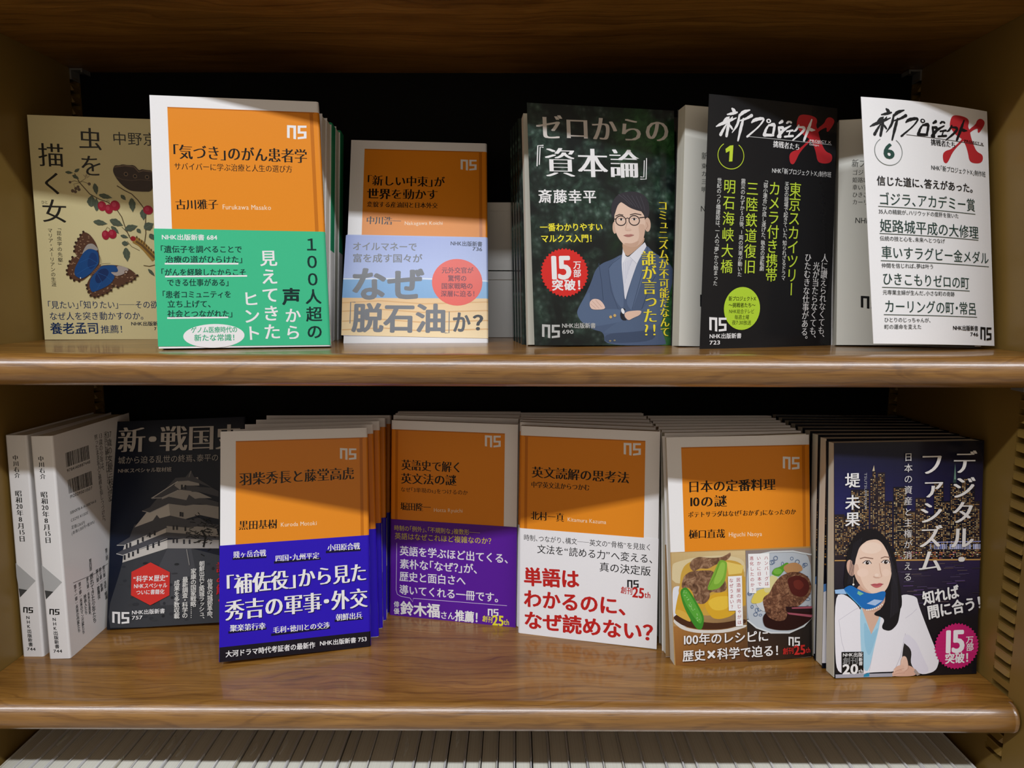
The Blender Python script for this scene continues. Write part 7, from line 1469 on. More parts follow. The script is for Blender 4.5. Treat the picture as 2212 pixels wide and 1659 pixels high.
# ---- lettering: outlines of single characters, cached
GLYPHS = {}
def outline(ch, off):
    c = bpy.data.curves.new('lettering', 'FONT'); c.body = ch; c.size = 1; c.offset = off; c.resolution_u = 3
    o = bpy.data.objects.new('lettering', c); me = bpy.data.meshes.new_from_object(o)
    vs = [(v.co.x, v.co.y) for v in me.vertices]; fs = [tuple(p.vertices) for p in me.polygons]; area = sum(p.area for p in me.polygons); n = {}
    for p in me.polygons:
        for e in p.edge_keys: n[e] = n.get(e, 0)+1
    rim = sum((me.vertices[a].co-me.vertices[b].co).length for (a, b), k in n.items() if k == 1)
    bpy.data.objects.remove(o); bpy.data.curves.remove(c); bpy.data.meshes.remove(me); return vs, fs, area, rim
def glyph(ch, off):
    """The outline thinned by OFF; a thinning that tangles the outline is replaced by the nearest one that does not."""
    key = (ch, off)
    if key not in GLYPHS:
        vs, fs, area, rim = outline(ch, 0.0)
        for k in ((1, .8, 1.15, .6, .4) if off and ch not in '佐' else ()):
            v2, f2, a2, _ = outline(ch, off*k)
            if .95 < (area-a2)/(rim*-off*k) < 1.06: vs, fs = v2, f2; break
        GLYPHS[key] = (vs, fs)
    return GLYPHS[key]
# weight: outline offset, then the displacements of the overlaid strokes (bold gothic grows both ways, mincho only sideways)
WEIGHT = {'l': (0, ((0, 0),)), 'r': (0, ((-.005, 0), (.005, 0))), 'b': (0, ((-.018, -.010), (.018, .010), (-.018, .010), (.018, -.010))),
          'h': (0, tuple((.036*math.cos(k*math.pi/4), .025*math.sin(k*math.pi/4)) for k in range(8))+((0, 0),)), 'm': (-.006, ((-.014, 0), (.014, 0))),
          'M': (-.013, ((-.042, 0), (-.021, 0), (0, 0), (.021, 0), (.042, 0))), 'MM': (-.010, ((-.048, 0), (-.024, 0), (0, 0), (.024, 0), (.048, 0)))}
HALF_R = '「『（〈'; HALF_L = '」』“”）〉、。，！？：'
def advance(ch):
    if ch == ' ': return .3
    if ch in HALF_R or ch in HALF_L or ch == '・': return .5
    if ch == '×': return 1.0
    if ord(ch) < 256:
        vs, _ = glyph(ch, 0.0); return (max(v[0] for v in vs) if vs else .3)+.06
    return 1.0
def shift(ch):
    if ch in HALF_R: return -.5
    if ch == '・': return -.25
    if ch == '×': return .2
    return 0.0
ROT = 'ー「」『』（）〜…─：'; SMALL = 'ァィゥェォッャュョっゃゅょぁぃぅぇぉ'

class Sheet:
    """A jacket wrapped round a book: u across the front from its left edge as seen, v up, d into the shelf.
    F(u, v, lift) gives the point on it; u past the spine edge runs round the spine."""
    def __init__(s, W, H, t, spine, quad=None, bend=0.0, r=1.8):
        s.W, s.H, s.t, s.spine, s.bend, s.r = W, H, t, spine, bend, min(r, t/2-.1)
        s.q = quad or ((0, 0), (W, 0), (W, H), (0, H))
        s.d = [(q[0]-n[0], q[1]-n[1]) for q, n in zip(s.q, ((0, 0), (W, 0), (W, H), (0, H)))]
        r = s.r; s.L = [W-r, W-r+math.pi*r/2, W-r+math.pi*r/2+t-2*r, W-r+math.pi*r+t-2*r]; s.total = s.L[3]+W-r
    def prof(s, q):
        W, r, t, Ls = s.W, s.r, s.t, s.L
        if q <= Ls[0]: return q, 0.0, 0.0, -1.0
        if q <= Ls[1]: a = (q-Ls[0])/r; return W-r+r*math.sin(a), r-r*math.cos(a), math.sin(a), -math.cos(a)
        if q <= Ls[2]: return W, r+q-Ls[1], 1.0, 0.0
        if q <= Ls[3]: a = (q-Ls[2])/r; return W-r+r*math.cos(a), t-r+r*math.sin(a), math.cos(a), math.sin(a)
        return W-r-(q-Ls[3]), t, 0.0, 1.0
    def at(s, q, v, lift=0.0):
        x, d, nx, nd = s.prof(q); u = x if s.spine == 'R' else s.W-x; sg = 1 if s.spine == 'R' else -1
        a = min(max(u/s.W, 0), 1); b = v/s.H
        w = ((1-a)*(1-b), a*(1-b), a*b, (1-a)*b)
        du = sum(k*e[0] for k, e in zip(w, s.d)); dv = sum(k*e[1] for k, e in zip(w, s.d))
        if s.bend and d < 3: d = d-s.bend*4*a*(1-a)*(1-d/3)
        return (u+du+sg*nx*lift, d+nd*lift, v+dv)
    def F(s, u, v, lift=0.0):       # u, v as measured on the cover; the cover's own slight skew is taken out first
        a = min(max(u/s.W, 0), 1); b = v/s.H; w = ((1-a)*(1-b), a*(1-b), a*b, (1-a)*b)
        u2 = u-sum(k*e[0] for k, e in zip(w, s.d)); v2 = v-sum(k*e[1] for k, e in zip(w, s.d))
        return s.at(u2 if s.spine == 'R' else s.W-u2, v2, lift)
    def stations(s, q0, q1, n=14):
        out = [q0+(min(q1, s.L[0])-q0)*i/n for i in range(n+1)] if q0 < s.L[0] else [q0]
        for a, b in ((0, 1), (2, 3)):
            out += [s.L[a]+(s.L[b]-s.L[a])*i/5 for i in range(6) if q0 < s.L[a]+(s.L[b]-s.L[a])*i/5 < q1]
        if q1 > s.L[0]: out.append(q1)
        out.sort(); r = []
        for x in out:
            if not r or x-r[-1] > 1e-4: r.append(x)
        return r
    def cuts(s):
        c = [s.L[0]+(s.L[1]-s.L[0])*i/4 for i in range(5)]
        if s.bend: c = [s.W*i/16 for i in range(1, 16)]+c
        return sorted(x if s.spine == 'R' else s.W-x for x in c)
    def patch(s, mb, q0, q1, vb0, vb1, vt0, vt1, lift, col, mi=0, n=14, nv=4):
        st = s.stations(q0, q1, n); flip = s.spine == 'L'
        def P(q, j):
            f = (q-q0)/(q1-q0); b = vb0+(vb1-vb0)*f; t = vt0+(vt1-vt0)*f; return s.at(q, b+(t-b)*j/nv, lift)
        for a, b in zip(st, st[1:]):
            for j in range(nv):
                f = [P(a, j), P(b, j), P(b, j+1), P(a, j+1)]; mb.face(f[::-1] if flip else f, col, mi)
    def shell(s, mb, q0, q1, vb0, vb1, vt0, vt1, lift, thick, col, mi=0, n=14):
        s.patch(mb, q0, q1, vb0, vb1, vt0, vt1, lift, col, mi, n); st = s.stations(q0, q1, n); flip = s.spine == 'L'
        s2 = len(mb.f); s.patch(mb, q0, q1, vb0, vb1, vt0, vt1, lift-thick, col, mi, n)
        for k in range(s2, len(mb.f)): mb.f[k] = mb.f[k][::-1]
        def row(va, vb, top):
            for a, b in zip(st, st[1:]):
                fa, fb = (a-q0)/(q1-q0), (b-q0)/(q1-q0)
                f = [s.at(a, va+(vb-va)*fa, lift-thick), s.at(b, va+(vb-va)*fb, lift-thick), s.at(b, va+(vb-va)*fb, lift), s.at(a, va+(vb-va)*fa, lift)]
                mb.face(f if not top else f[::-1], col, mi)
        row(vb0, vb1, False); row(vt0, vt1, True)
        for q, a, b in ((q0, vb0, vt0), (q1, vb1, vt1)):
            mb.face([s.at(q, a, lift), s.at(q, b, lift), s.at(q, b, lift-thick), s.at(q, a, lift-thick)], col, mi)

def clip_band(p, lo, hi):
    for keep, x in ((1, lo), (-1, hi)):
        out = []
        for a, b in zip(p, p[1:]+p[:1]):
            ia, ib = (a[0]-x)*keep >= 0, (b[0]-x)*keep >= 0
            if ia: out.append(a)
            if ia != ib: f = (x-a[0])/(b[0]-a[0]); out.append((x, a[1]+(b[1]-a[1])*f))
        p = out
        if not p: break
    return p
def put_print(mb, F, rows, lift, step=.005, mi=0, cuts=()):
    """Sets lettering, logos and pictures into the mesh MB on the surface F(u, v, lift)."""
    lay = lift
    def poly(pts, col, m=mi, z=None):
        ar = sum(a[0]*b[1]-b[0]*a[1] for a, b in zip(pts, pts[1:]+pts[:1]))
        if ar < 0: pts = pts[::-1]
        P3 = [F(u, v, z or lay) for u, v in pts]
        if len(pts) == 4 or len(pts) == 3: tr = [tuple(range(len(pts)))] if convex(pts) else tessellate_polygon([[Vector((u, v, 0)) for u, v in pts]])
        else: tr = tessellate_polygon([[Vector((u, v, 0)) for u, v in pts]])
        out = []
        for t in tr:
            a = sum(pts[i][0]*pts[j][1]-pts[j][0]*pts[i][1] for i, j in zip(t, t[1:]+t[:1])); out.append(t if a > 0 else t[::-1])
        lo, hi = min(p[0] for p in pts), max(p[0] for p in pts)
        cs = [c for c in cuts if lo < c < hi]
        if not cs: mb.tris(P3, out, col, m); return
        for x0, x1 in zip([-1e3]+cs, cs+[1e3]):
            for t in out:
                p = clip_band([pts[i] for i in t], x0, x1)
                if len(p) > 2: mb.tris([F(u, v, z or lay) for u, v in p], [tuple(range(len(p)))], col, m)
    def convex(p):
        sg = [(p[(i+1) % len(p)][0]-p[i][0])*(p[(i+2) % len(p)][1]-p[(i+1) % len(p)][1])-(p[(i+1) % len(p)][1]-p[i][1])*(p[(i+2) % len(p)][0]-p[(i+1) % len(p)][0]) for i in range(len(p))]
        return all(x > -1e-9 for x in sg) or all(x < 1e-9 for x in sg)
    def stroke(pts, w, col):
        fine = []
        for a, b in zip(pts, pts[1:]):
            n = max(1, int(math.hypot(b[0]-a[0], b[1]-a[1])/9))
            fine += [(a[0]+(b[0]-a[0])*i/n, a[1]+(b[1]-a[1])*i/n) for i in range(n)]
        fine.append(pts[-1]); L_, R_ = [], []
        for i, p in enumerate(fine):
            a = fine[max(i-1, 0)]; b = fine[min(i+1, len(fine)-1)]; dx, dy = b[0]-a[0], b[1]-a[1]; k = math.hypot(dx, dy) or 1
            L_.append((p[0]-dy/k*w/2, p[1]+dx/k*w/2)); R_.append((p[0]+dy/k*w/2, p[1]-dx/k*w/2))
        for i in range(len(fine)-1): poly([R_[i], R_[i+1], L_[i+1], L_[i]], col)
    def char(ch, w, fn, col):
        off, shifts = WEIGHT[w]; vs, fs = glyph(ch, off)
        for k, (sx, sy) in enumerate(shifts): mb.tris([F(*fn(x+sx, y+sy), lay+.004+k*.0006) for x, y in vs], fs, col, mi)
    def bil(q, a, b): return tuple((1-a)*(1-b)*q[0][i]+a*(1-b)*q[1][i]+a*b*q[2][i]+(1-a)*b*q[3][i] for i in (0, 1))
    for r in rows:
        k = r[0]
        lay += .0032 if k in 'TV' else step
        if k == 'T':
            _, s, u0, v0, u1, v1, h, c, w, sl = r; c = srgb(c); dx, dy = u1-u0, v1-v0; Ln = math.hypot(dx, dy); ex, ey = dx/Ln, dy/Ln
            A = sum(advance(x) for x in s); pitch = Ln/A; em = h*1.05; gw = min(pitch, em*1.04)
            if all(ord(x) < 128 for x in s): gw = pitch
            p = 0.0
            for x in s:
                ad = advance(x)
                if x != ' ':
                    o = p*pitch+(ad*pitch-ad*gw)/2+shift(x)*gw
                    def fn(gx, gy, o=o):
                        if x == '×': gx, gy = .3+(gx-.29)*1.5, .37+(gy-.354)*1.5
                        gy2 = (gy-(.385 if ord(x) > 127 else .36))*em; gx2 = o+gx*gw+sl*gy2
                        return u0+ex*gx2-ey*gy2, v0+ey*gx2+ex*gy2
                    char(x, w, fn, c)
                p += ad
        elif k == 'V':
            _, s, u0, v0, u1, v1, h, c, w = r; c = srgb(c); cells = []; i = 0
            while i < len(s):
                if s[i:i+2] == '?!' or s[i].isdigit() and ord(s[i]) < 128 and i+1 < len(s) and s[i+1].isdigit(): cells.append(s[i:i+2]); i += 2
                else: cells.append(s[i]); i += 1
            ad = [.55 if x in '「」『』、。' else (.75 if x == '・' else 1.0) for x in cells]; A = sum(ad); dx, dy = u1-u0, v1-v0; Ln = math.hypot(dx, dy); pitch = Ln/A
            em = min(h*1.04, pitch*1.12); p = 0.0; ex, ey = -dy/Ln, dx/Ln      # ex, ey: across the column to the right
            if ex < 0: ex, ey = -ex, -ey
            for x, a in zip(cells, ad):
                cx, cy = u0+dx*(p+a/2)/A, v0+dy*(p+a/2)/A; p += a
                for j, g in enumerate(x):
                    def fn(gx, gy):
                        X, Y = gx-.5, gy-.385
                        if ord(g) < 128:
                            adv = advance(g); X = (gx-adv/2)*(1.0 if len(x) == 1 else .85)+(0 if len(x) == 1 else (j-.5)*.52); Y = gy-.35
                        if g in '！？': X = gx-.25
                        if g == '：': X = gx-.25; Y = gy-.316
                        if g in ROT: X, Y = Y, -X
                        if g == '「' or g == '『': Y += .24
                        if g == '」' or g == '』': Y -= .24
                        if g in '、。': X += .62; Y += .36
                        if g in SMALL: X += .08; Y += .08
                        X *= em; Y *= em
                        return cx+ex*X-ey*Y, cy+ey*X+ex*Y
                    char(g, w, fn, c)
        elif k == 'P': poly(list(r[1]), srgb(r[2]))
        elif k == 'M': poly(list(r[1]), (.5, .5, .5), mb.slot(r[2]))
        elif k == 'Q':
            q = r[1][::-1]; cs = [srgb(x) for x in r[2]][::-1]; n = 18      # given clockwise from the top left
            for i in range(n):
                for j in range(n):
                    a, b = (i+.5)/n, (j+.5)/n
                    poly([bil(q, *x) for x in ((i/n, j/n), ((i+1)/n, j/n), ((i+1)/n, (j+1)/n), (i/n, (j+1)/n))], tuple(((1-a)*(1-b)*cs[0][t]+a*(1-b)*cs[1][t]+a*b*cs[2][t]+(1-a)*b*cs[3][t]) for t in range(3)))
        elif k == 'E':
            _, u, v, a, b, rot, c = r; n = max(10, min(40, int(max(a, b)*8))); cr, sr = math.cos(math.radians(rot)), math.sin(math.radians(rot))
            poly([(u+a*math.cos(t)*cr-b*math.sin(t)*sr, v+a*math.cos(t)*sr+b*math.sin(t)*cr) for t in (2*math.pi*i/n for i in range(n))], srgb(c))
        elif k == 'O':
            _, u, v, a, b, a0, a1, w, c = r; n = 30
            stroke([(u+a*math.cos(math.radians(a0+(a1-a0)*i/n)), v+b*math.sin(math.radians(a0+(a1-a0)*i/n))) for i in range(n+1)], w, srgb(c))
        elif k == 'K':      # a brush stroke: points with their own width, smoothed, with blunt rounded ends
            q = r[1]; fine = []
            for i in range(len(q)-1):
                p0, p1, p2, p3 = q[max(i-1, 0)], q[i], q[i+1], q[min(i+2, len(q)-1)]
                for j in range(6):
                    f = j/6; fine.append(tuple(.5*(2*b+(c-a)*f+(2*a-5*b+4*c-d)*f*f+(3*b-a-3*c+d)*f**3) for a, b, c, d in zip(p0, p1, p2, p3)))
            fine.append(q[-1]); A, B = [], []; c = srgb(r[2])
            for i, p in enumerate(fine):
                a, b = fine[max(i-1, 0)], fine[min(i+1, len(fine)-1)]; dx, dy = b[0]-a[0], b[1]-a[1]; ln = math.hypot(dx, dy) or 1; w = p[2]/2*(1+.08*math.sin(i*1.9))
                A.append((p[0]-dy/ln*w, p[1]+dx/ln*w)); B.append((p[0]+dy/ln*w, p[1]-dx/ln*w))
            for i in range(len(fine)-1): poly([B[i], B[i+1], A[i+1], A[i]], c)
            for p in (q[0], q[-1]): poly([(p[0]+p[2]/2*math.cos(x*.7), p[1]+p[2]/2*math.sin(x*.7)) for x in range(9)], c)
        elif k == 'S': stroke(r[1], r[2], srgb(r[3]))
        elif k == 'B':
            _, u, v, a, b, n, c = r
            poly([(u+a*(1 if i % 2 else .93)*math.cos(math.pi*i/n), v+b*(1 if i % 2 else .93)*math.sin(math.pi*i/n)) for i in range(2*n)], srgb(c))
        elif k == 'L':
            _, u0, v0, u1, v1, w, c = r; a, b = [], []; n = 9
            for i in range(n+1):
                f = i/n; ww = w*math.sin(math.pi*f**.8)*(1+.10*math.sin(i*2.3)); dx, dy = u1-u0, v1-v0; ln = math.hypot(dx, dy)
                a.append((u0+dx*f-dy/ln*ww, v0+dy*f+dx/ln*ww)); b.append((u0+dx*f+dy/ln*ww, v0+dy*f-dx/ln*ww))
            poly(a+b[::-1][1:-1], srgb(c)); c2 = tuple(x*1.5 for x in srgb(c)); lay += .003; stroke([(u0, v0), (u1, v1)], w*.12, c2)
        elif k == 'N':
            q = [r[1][3], r[1][2], r[1][1], r[1][0]]; c = srgb(r[2])
            n1 = [(0, 1), (.46, .965), (.46, .0), (.325, .03), (.325, .80), (.135, .82), (.135, .08), (0, .11)]
            s1 = [(1, .96), (.545, .965), (.545, .40), (.865, .40), (.865, .20), (.545, .15), (.545, .0), (1, .06), (1, .55), (.68, .55), (.68, .81), (1, .81)]
            for s_ in (n1, s1): poly([bil(q, *p) for p in s_], c)
        elif k == 'W':
            _, q, nx, ny, prob, seed, cs = r; q = [q[3], q[2], q[1], q[0]]; rd = random.Random(seed); cs = [srgb(x) for x in cs]
            for i in range(nx):
                for j in range(ny):
                    if rd.random() < prob:
                        a0, a1, b0, b1 = (i+.12)/nx, (i+.88)/nx, (j+.25)/ny, (j+.8)/ny
                        poly([bil(q, a0, b0), bil(q, a1, b0), bil(q, a1, b1), bil(q, a0, b1)], tuple(x*dim for x, dim in zip(rd.choice(cs), (rd.uniform(.35, 1),)*3)))
        elif k == 'C':
            q = r[1]; q = [q[3], q[2], q[1], q[0]]; rd = random.Random(r[2]); x = 0
            while x < 1:
                w = rd.choice((.010, .010, .02, .03)); poly([bil(q, x, 0), bil(q, min(x+w, 1), 0), bil(q, min(x+w, 1), 1), bil(q, x, 1)], (.02, .02, .02)); x += w+rd.choice((.010, .010, .02))

WHITE = srgb('eceaea'); ORANGE = srgb('e58b22'); ORANGE_DK = srgb('c26f16'); BLACK = srgb('1b1b1d')
def page_block(name, W, H, t, parent, spine, label=None):
    mb = MB(['pages']); a, b = (.9, W-1.9) if spine == 'R' else (1.9, W-.9)
    mb.box((a, .35, 1.0), (b, t-.35, H-.35)); o = mb.obj(name, parent)
    if label: o['label'] = label
    return o
def orange_panel(mb, sh, top=165.3):
    """The orange panel that wraps from the front round the spine, with darker stripes along its top and beside the spine."""
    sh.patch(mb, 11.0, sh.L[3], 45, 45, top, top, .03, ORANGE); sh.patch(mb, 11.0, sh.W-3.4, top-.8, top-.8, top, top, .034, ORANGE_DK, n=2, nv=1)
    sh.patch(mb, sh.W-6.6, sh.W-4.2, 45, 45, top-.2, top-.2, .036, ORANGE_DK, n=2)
def build_book(name, key, label, t, spine='R', base=WHITE, orange=False, finish='semi', group=None, band_label=None, bend=0.0, spine_rows=None, cat='book', pattern=None, band_extra=None):
    q = QUADS.get(key); W, H = 111.0, 173.0
    rt = root(name, POSES[key], label, cat, group); sh = Sheet(W, H, t, spine, q, bend)
    mb = MB([finish]); mi = mb.slot(pattern) if pattern else 0
    sh.shell(mb, 0, sh.total, 0, 0, H, H, 0, .3, base, mi)
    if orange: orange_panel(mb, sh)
    put_print(mb, sh.F, PRINTS.get(key, []), .045, cuts=sh.cuts())
    if spine_rows: put_print(mb, lambda x, y, l: sh.at(sh.L[1]+x, y, l), spine_rows, .06)
    mb.obj('cover', rt)
    page_block('page_block', W, H, t, rt, spine)
    if key in BANDS:
        bq, bc = BANDS[key]; b = MB([finish]); fb = [(u, v-.0) for u, v in bq]
        l0 = .30; vb0, vb1, vt0, vt1 = fb[0][1], fb[1][1], fb[3][1], fb[2][1]
        vb0, vb1 = max(vb0, .35), max(vb1, .35)
        if spine == 'L': vb0, vb1, vt0, vt1 = vb1, vb0, vt1, vt0
        sh.shell(b, -.3, sh.total, vb0, vb1, vt0, vt1, l0, .18, srgb(bc))
        put_print(b, sh.F, PRINTS.get(key+'+', []), l0+.03, cuts=sh.cuts())
        if band_extra: band_extra(b, sh)
        o = b.obj('paper_band', rt)
        if band_label: o['label'] = band_label
    return rt, sh
def build_open_book(name, key, label, t, base, finish, blockW, pattern=None, bend=0.0, title=False, blockH=173.0):
    """A book whose front cover stands ajar, hinged at the spine on its right."""
    W, H = 111.0, 173.0; bk = key+'b'; rt = root(name, POSES[bk], label, 'book')
    sh = Sheet(blockW, blockH, t, 'R', None, 0.0); mb = MB([finish]); mi = mb.slot(pattern) if pattern else 0
    sh.shell(mb, sh.L[0]-3, sh.total, 0, 0, blockH, blockH, 0, .3, base, mi); mb.obj('spine_and_back_cover', rt)
    p = page_block('page_block', blockW, blockH, t, rt, 'R')
    if title:
        tp = MB(['title_paper', 'satin']); tp.box((1.0, .1, 1.0), (blockW-3, .3, blockH-1), (.7, .69, .62)); put_print(tp, lambda u, v, l: (u, .1-l, v), PRINTS.get(bk, []), .03, mi=1)
        tp.obj('title_page', rt)
    fc = MB([finish]); mi = fc.slot(pattern) if pattern else 0
    f = Sheet(W, H, 3.0, 'R', QUADS[key], bend, r=.1); f.shell(fc, 0, f.L[0], 0, 0, H, H, 0, .3, base, mi)
    put_print(fc, f.F, PRINTS[key], .03 if not bend else .06, cuts=f.cuts())
    o = fc.obj('front_cover', rt); o.matrix_world = frame(POSES[key]); return rt
def plain_copy(name, pose, label, t, spine, base, finish, group, orange=False, band=None, pattern=None, proto=None, W=110.0, extra=None):
    """A copy behind the front one: cover (and paper band) plus page block; PROTO's meshes are shared."""
    if proto:
        r = proto.copy(); COL.objects.link(r); r.matrix_world = frame(pose); r['label'] = label; r['group'] = group
        for ch in list(proto.children):
            c = ch.copy(); COL.objects.link(c); c.parent = r
        return r
    rt = root(name, pose, label, 'book', group); sh = Sheet(W, 173.0, t, spine); mb = MB([finish]); mi = mb.slot(pattern) if pattern else 0
    sh.shell(mb, 0, sh.total, 0, 0, 173, 173, 0, .3, base, mi)
    if orange: orange_panel(mb, sh)
    if extra: extra(mb, sh)
    mb.obj('cover', rt); page_block('page_block', W, 173, t, rt, spine)
    if band:
        b = MB([finish]); sh.shell(b, -.3, sh.total, .4, .4, 87, 87, .3, .18, srgb(band[0]))
        if len(band) > 1: band[1](b, sh)
        b.obj('paper_band', rt)
    return rt

# ------------------------------------------------------------------ the shop and the bookcase
def slab(name, lo, hi, mt):
    mb = MB([mt]); mb.box(lo, hi); tag(mb.obj(name), None, None, kind='structure')
slab('floor', (-4000, -1900, -60), (4000, 800, 0), 'floor')
slab('ceiling', (-4000, -1900, 2850), (4000, 800, 2910), 'ceiling')
slab('wall_back', (-4000, 700, 0), (4000, 800, 2850), 'plaster')
slab('wall_front', (-4000, -1900, 0), (4000, -1800, 2850), 'plaster')
slab('wall_left', (-4000, -1800, 0), (-3900, 700, 2850), 'plaster')
slab('wall_right', (3900, -1800, 0), (4000, 700, 2850), 'plaster')
bc = bpy.data.objects.new('bookcase', None); COL.objects.link(bc); bc.location = (0, .55, 0)
tag(bc, 'olive brown metal bookcase with slotted side panels and black back', 'bookcase')
def side_panel(x_in, sign):
    """Folded sheet-metal side with two columns of shelf slots; SIGN is -1 for the left side, +1 for the right."""
    mb = MB(['paint', 'slot']); x0 = x_in*1000; x1 = x0+sign*24; zt, zb = 2060, 20
    def bx(y0, y1, z0, z1, xa=None, xb=None, mi=0):
        xs = sorted((x0 if xa is None else xa, x1 if xb is None else xb)); mb.box((xs[0], y0-550, z0), (xs[1], y1-550, z1), mi=mi)
    yc = [(457.5, 474.5), (626, 639)]; bx(436, yc[0][0], zb, zt); bx(yc[0][1], yc[1][0], zb, zt); bx(yc[1][1], 655, zb, zt)
    bx(424, 436, zb, zt, x0+sign*3)                                      # rounded front post, set back a little
    for ya, yb in yc:
        bx(ya, yb, zb, zt, x0+sign*9, x1, 1)                             # solid near-black backing: the shade inside the slots, put into its colour
        z = 960.0; pitch = 9.9
        bx(ya, yb, zb, z); nz = 0
        while z < 1880:
            # one slot: an open gap under a pressed lip that leans into the shelf space
            bx(ya, yb, z+4.6, z+pitch, None, x0+sign*9)
            a, b = (ya+.8, yb-.8)
            p = [(x0, a-550, z+8.6), (x0, b-550, z+8.6), (x0-sign*1.7, b-552.5, z+4.7), (x0-sign*1.7, a-548.2, z+4.7), (x0, a-550, z+4.0), (x0, b-550, z+4.0)]
            fs = [(0, 1, 2, 3), (3, 2, 5, 4), (0, 3, 4), (1, 5, 2)]
            if not any(zs-30 < z < zs+2 for zs in (Z0*1000, (Z0-SHELF)*1000, (Z0+.2487)*1000, (Z0-.48)*1000)): mb.tris(p, fs if sign > 0 else [f[::-1] for f in fs], (.8, .8, .8))
            z += pitch
        bx(ya, yb, z, zt)
    return mb.obj('side_panel', bc)
bc_left = side_panel(XL, -1); bc_right = side_panel(XR, 1)
bk = MB(['back']); bk.box((XL*1000-20, YB*1000-550, 20), (XR*1000+20, YB*1000-550+12, 2060)); bk.obj('back_panel', bc)
def shelf_board(z, label, y0=YF, reveal=True):
    T = 21.2; r = T/2; rt = bpy.data.objects.new('shelf_board', None); COL.objects.link(rt); rt.location = ((XL+XR)/2, y0, z)
    tag(rt, label, 'shelf'); w = (XR-XL)*500-.4; d = (YB-y0)*1000-1
    mb = MB(['wood']); mb.box((-w, .25, -T), (w, d, 0)); mb.obj('board', rt)
    e = MB(['nosing']); prof = [(0, 0)]
    k = 12
    for i in range(k+1):
        a = math.pi/2+math.pi*i/k; prof.append((r*.95*math.cos(a)-.6, -r+r*math.sin(a)))
    prof.append((0, -T)); w2 = w-2.2
    for xa, xb in ((-w2, 3-w2), (3-w2, w2-3), (w2-3, w2)):
        for (ya, za), (yb, zb) in zip(prof, prof[1:]): e.face([(xa, ya, za), (xa, yb, zb), (xb, yb, zb), (xb, ya, za)])
    for sx in (-1, 1):
        # the ends of the edging are eased over
        pe = [(sx*(w2+1.8), y*.8-.2, (z_+r)*.9-r) for y, z_ in prof]
        for i in range(len(prof)-1):
            f = [(sx*w2, *prof[i]), (sx*w2, *prof[i+1]), pe[i+1], pe[i]]; e.face(f if sx < 0 else f[::-1])
        e.face(pe if sx > 0 else pe[::-1])
    e.face([(-w2, 0, 0), (w2, 0, 0), (w2, 0, -T), (-w2, 0, -T)])
    e.obj('rounded_edging', rt, smooth=False)
    me = rt.children[-1].data; bm = bmesh.new(); bm.from_mesh(me); bmesh.ops.remove_doubles(bm, verts=bm.verts, dist=1e-6); bm.to_mesh(me); bm.free()
    for p in me.polygons: p.use_smooth = abs(p.normal.x) < .3 and p.normal.y < .9
    return rt
shelf_board(Z0+.2275+.0212, 'dark wooden shelf board overhead, seen from below')
shelf_board(Z0, 'upper wooden shelf board carrying the orange and black paperbacks')
shelf_board(Z0-SHELF, 'lower wooden shelf board carrying the long rows of copies')
Z3 = Z0-.307-.173
shelf_board(Z3, 'bottom wooden shelf board under the packed row of books')
def clip(x, y, z, sign, label):
    rt = bpy.data.objects.new('shelf_clip', None); COL.objects.link(rt); rt.location = (x, y, z); tag(rt, label, 'shelf clip', 'metal shelf clips')
    mb = MB(['clip']); s = -sign
    mb.box((min(0, s*11), -6, -1.6), (max(0, s*11), 6, 0)); mb.obj('plate', rt)
    m2 = MB(['clip']); m2.box((min(0, s*1.5), -6, -9), (max(0, s*1.5), 6, -1.6)); m2.obj('tongue', rt)
    m3 = MB(['clip']); m3.box((min(s*9.6, s*11), -6, -3.4), (max(s*9.6, s*11), 6, -1.6)); m3.obj('lip', rt)
zt = Z0+.2275
clip(XL, .6325, zt-.0004, -1, 'small metal shelf clip in the dark top left back corner')
clip(XR, .6325, zt-.0004, 1, 'small metal shelf clip in the dark top right back corner')
clip(XR, .4630, Z0-.0216, 1, 'bright metal shelf clip under the front right end of the upper shelf')

# ------------------------------------------------------------------ upper shelf
rt, sh = build_book('paperback_book', 'A', 'cream paperback with a blue butterfly and red berries beside the left panel', 9.0, 'R', srgb('e2d5a2'), finish='semi')
def white_spine(b, sh):
    sh.patch(b, sh.L[1]-.6, sh.L[2]+.6, .5, .5, 79.5, 79.5, .34, srgb('e6e8e6'))
    put_print(b, lambda x, y, l: sh.at(sh.L[1]+x, y, l), [('V', '自分らしい生き方', 4.2, 76, 4.2, 46, 3.2, '2a2a2a', 'r'), ('P', [(2.0, 16), (5.5, 16), (5.5, 30), (2.0, 30)], '2f9a6c')], .38)
rt, sh = build_book('paperback_book', 'B', 'orange and white paperback with a green paper band, tallest on the upper shelf', 12.0, 'R', WHITE, True, 'semi', band_label='green paper band with black and white lettering', bend=0, band_extra=white_spine,
    spine_rows=[('V', '「気づき」のがん患者学', 4.2, 158, 4.2, 92, 4.2, '1c1712', 'M')])
b_proto = [None, None]
def green_top(mb, sh): sh.patch(mb, 0, sh.total, 72, 72, 173, 173, .05, srgb('2f9a6c'))
LBL_B = ['white page edges of the copy right behind the green banded book', 'second white edged copy behind the green banded book', 'green and white spine, widest of the copies behind the green banded book', 'white edged copy between the two green spines behind the green banded book', 'rearmost green and white spine behind the green banded book']
for k, ps in enumerate(COPIES['B']):
    g = k in (2, 4); pr = b_proto[g]
    r = plain_copy('paperback_book', ps, LBL_B[k], 13.0, 'R' if g else 'L', WHITE, 'semi', 'copies behind the green banded book', extra=green_top if g else None, proto=pr, W=108.5)
    b_proto[g] = b_proto[g] or r
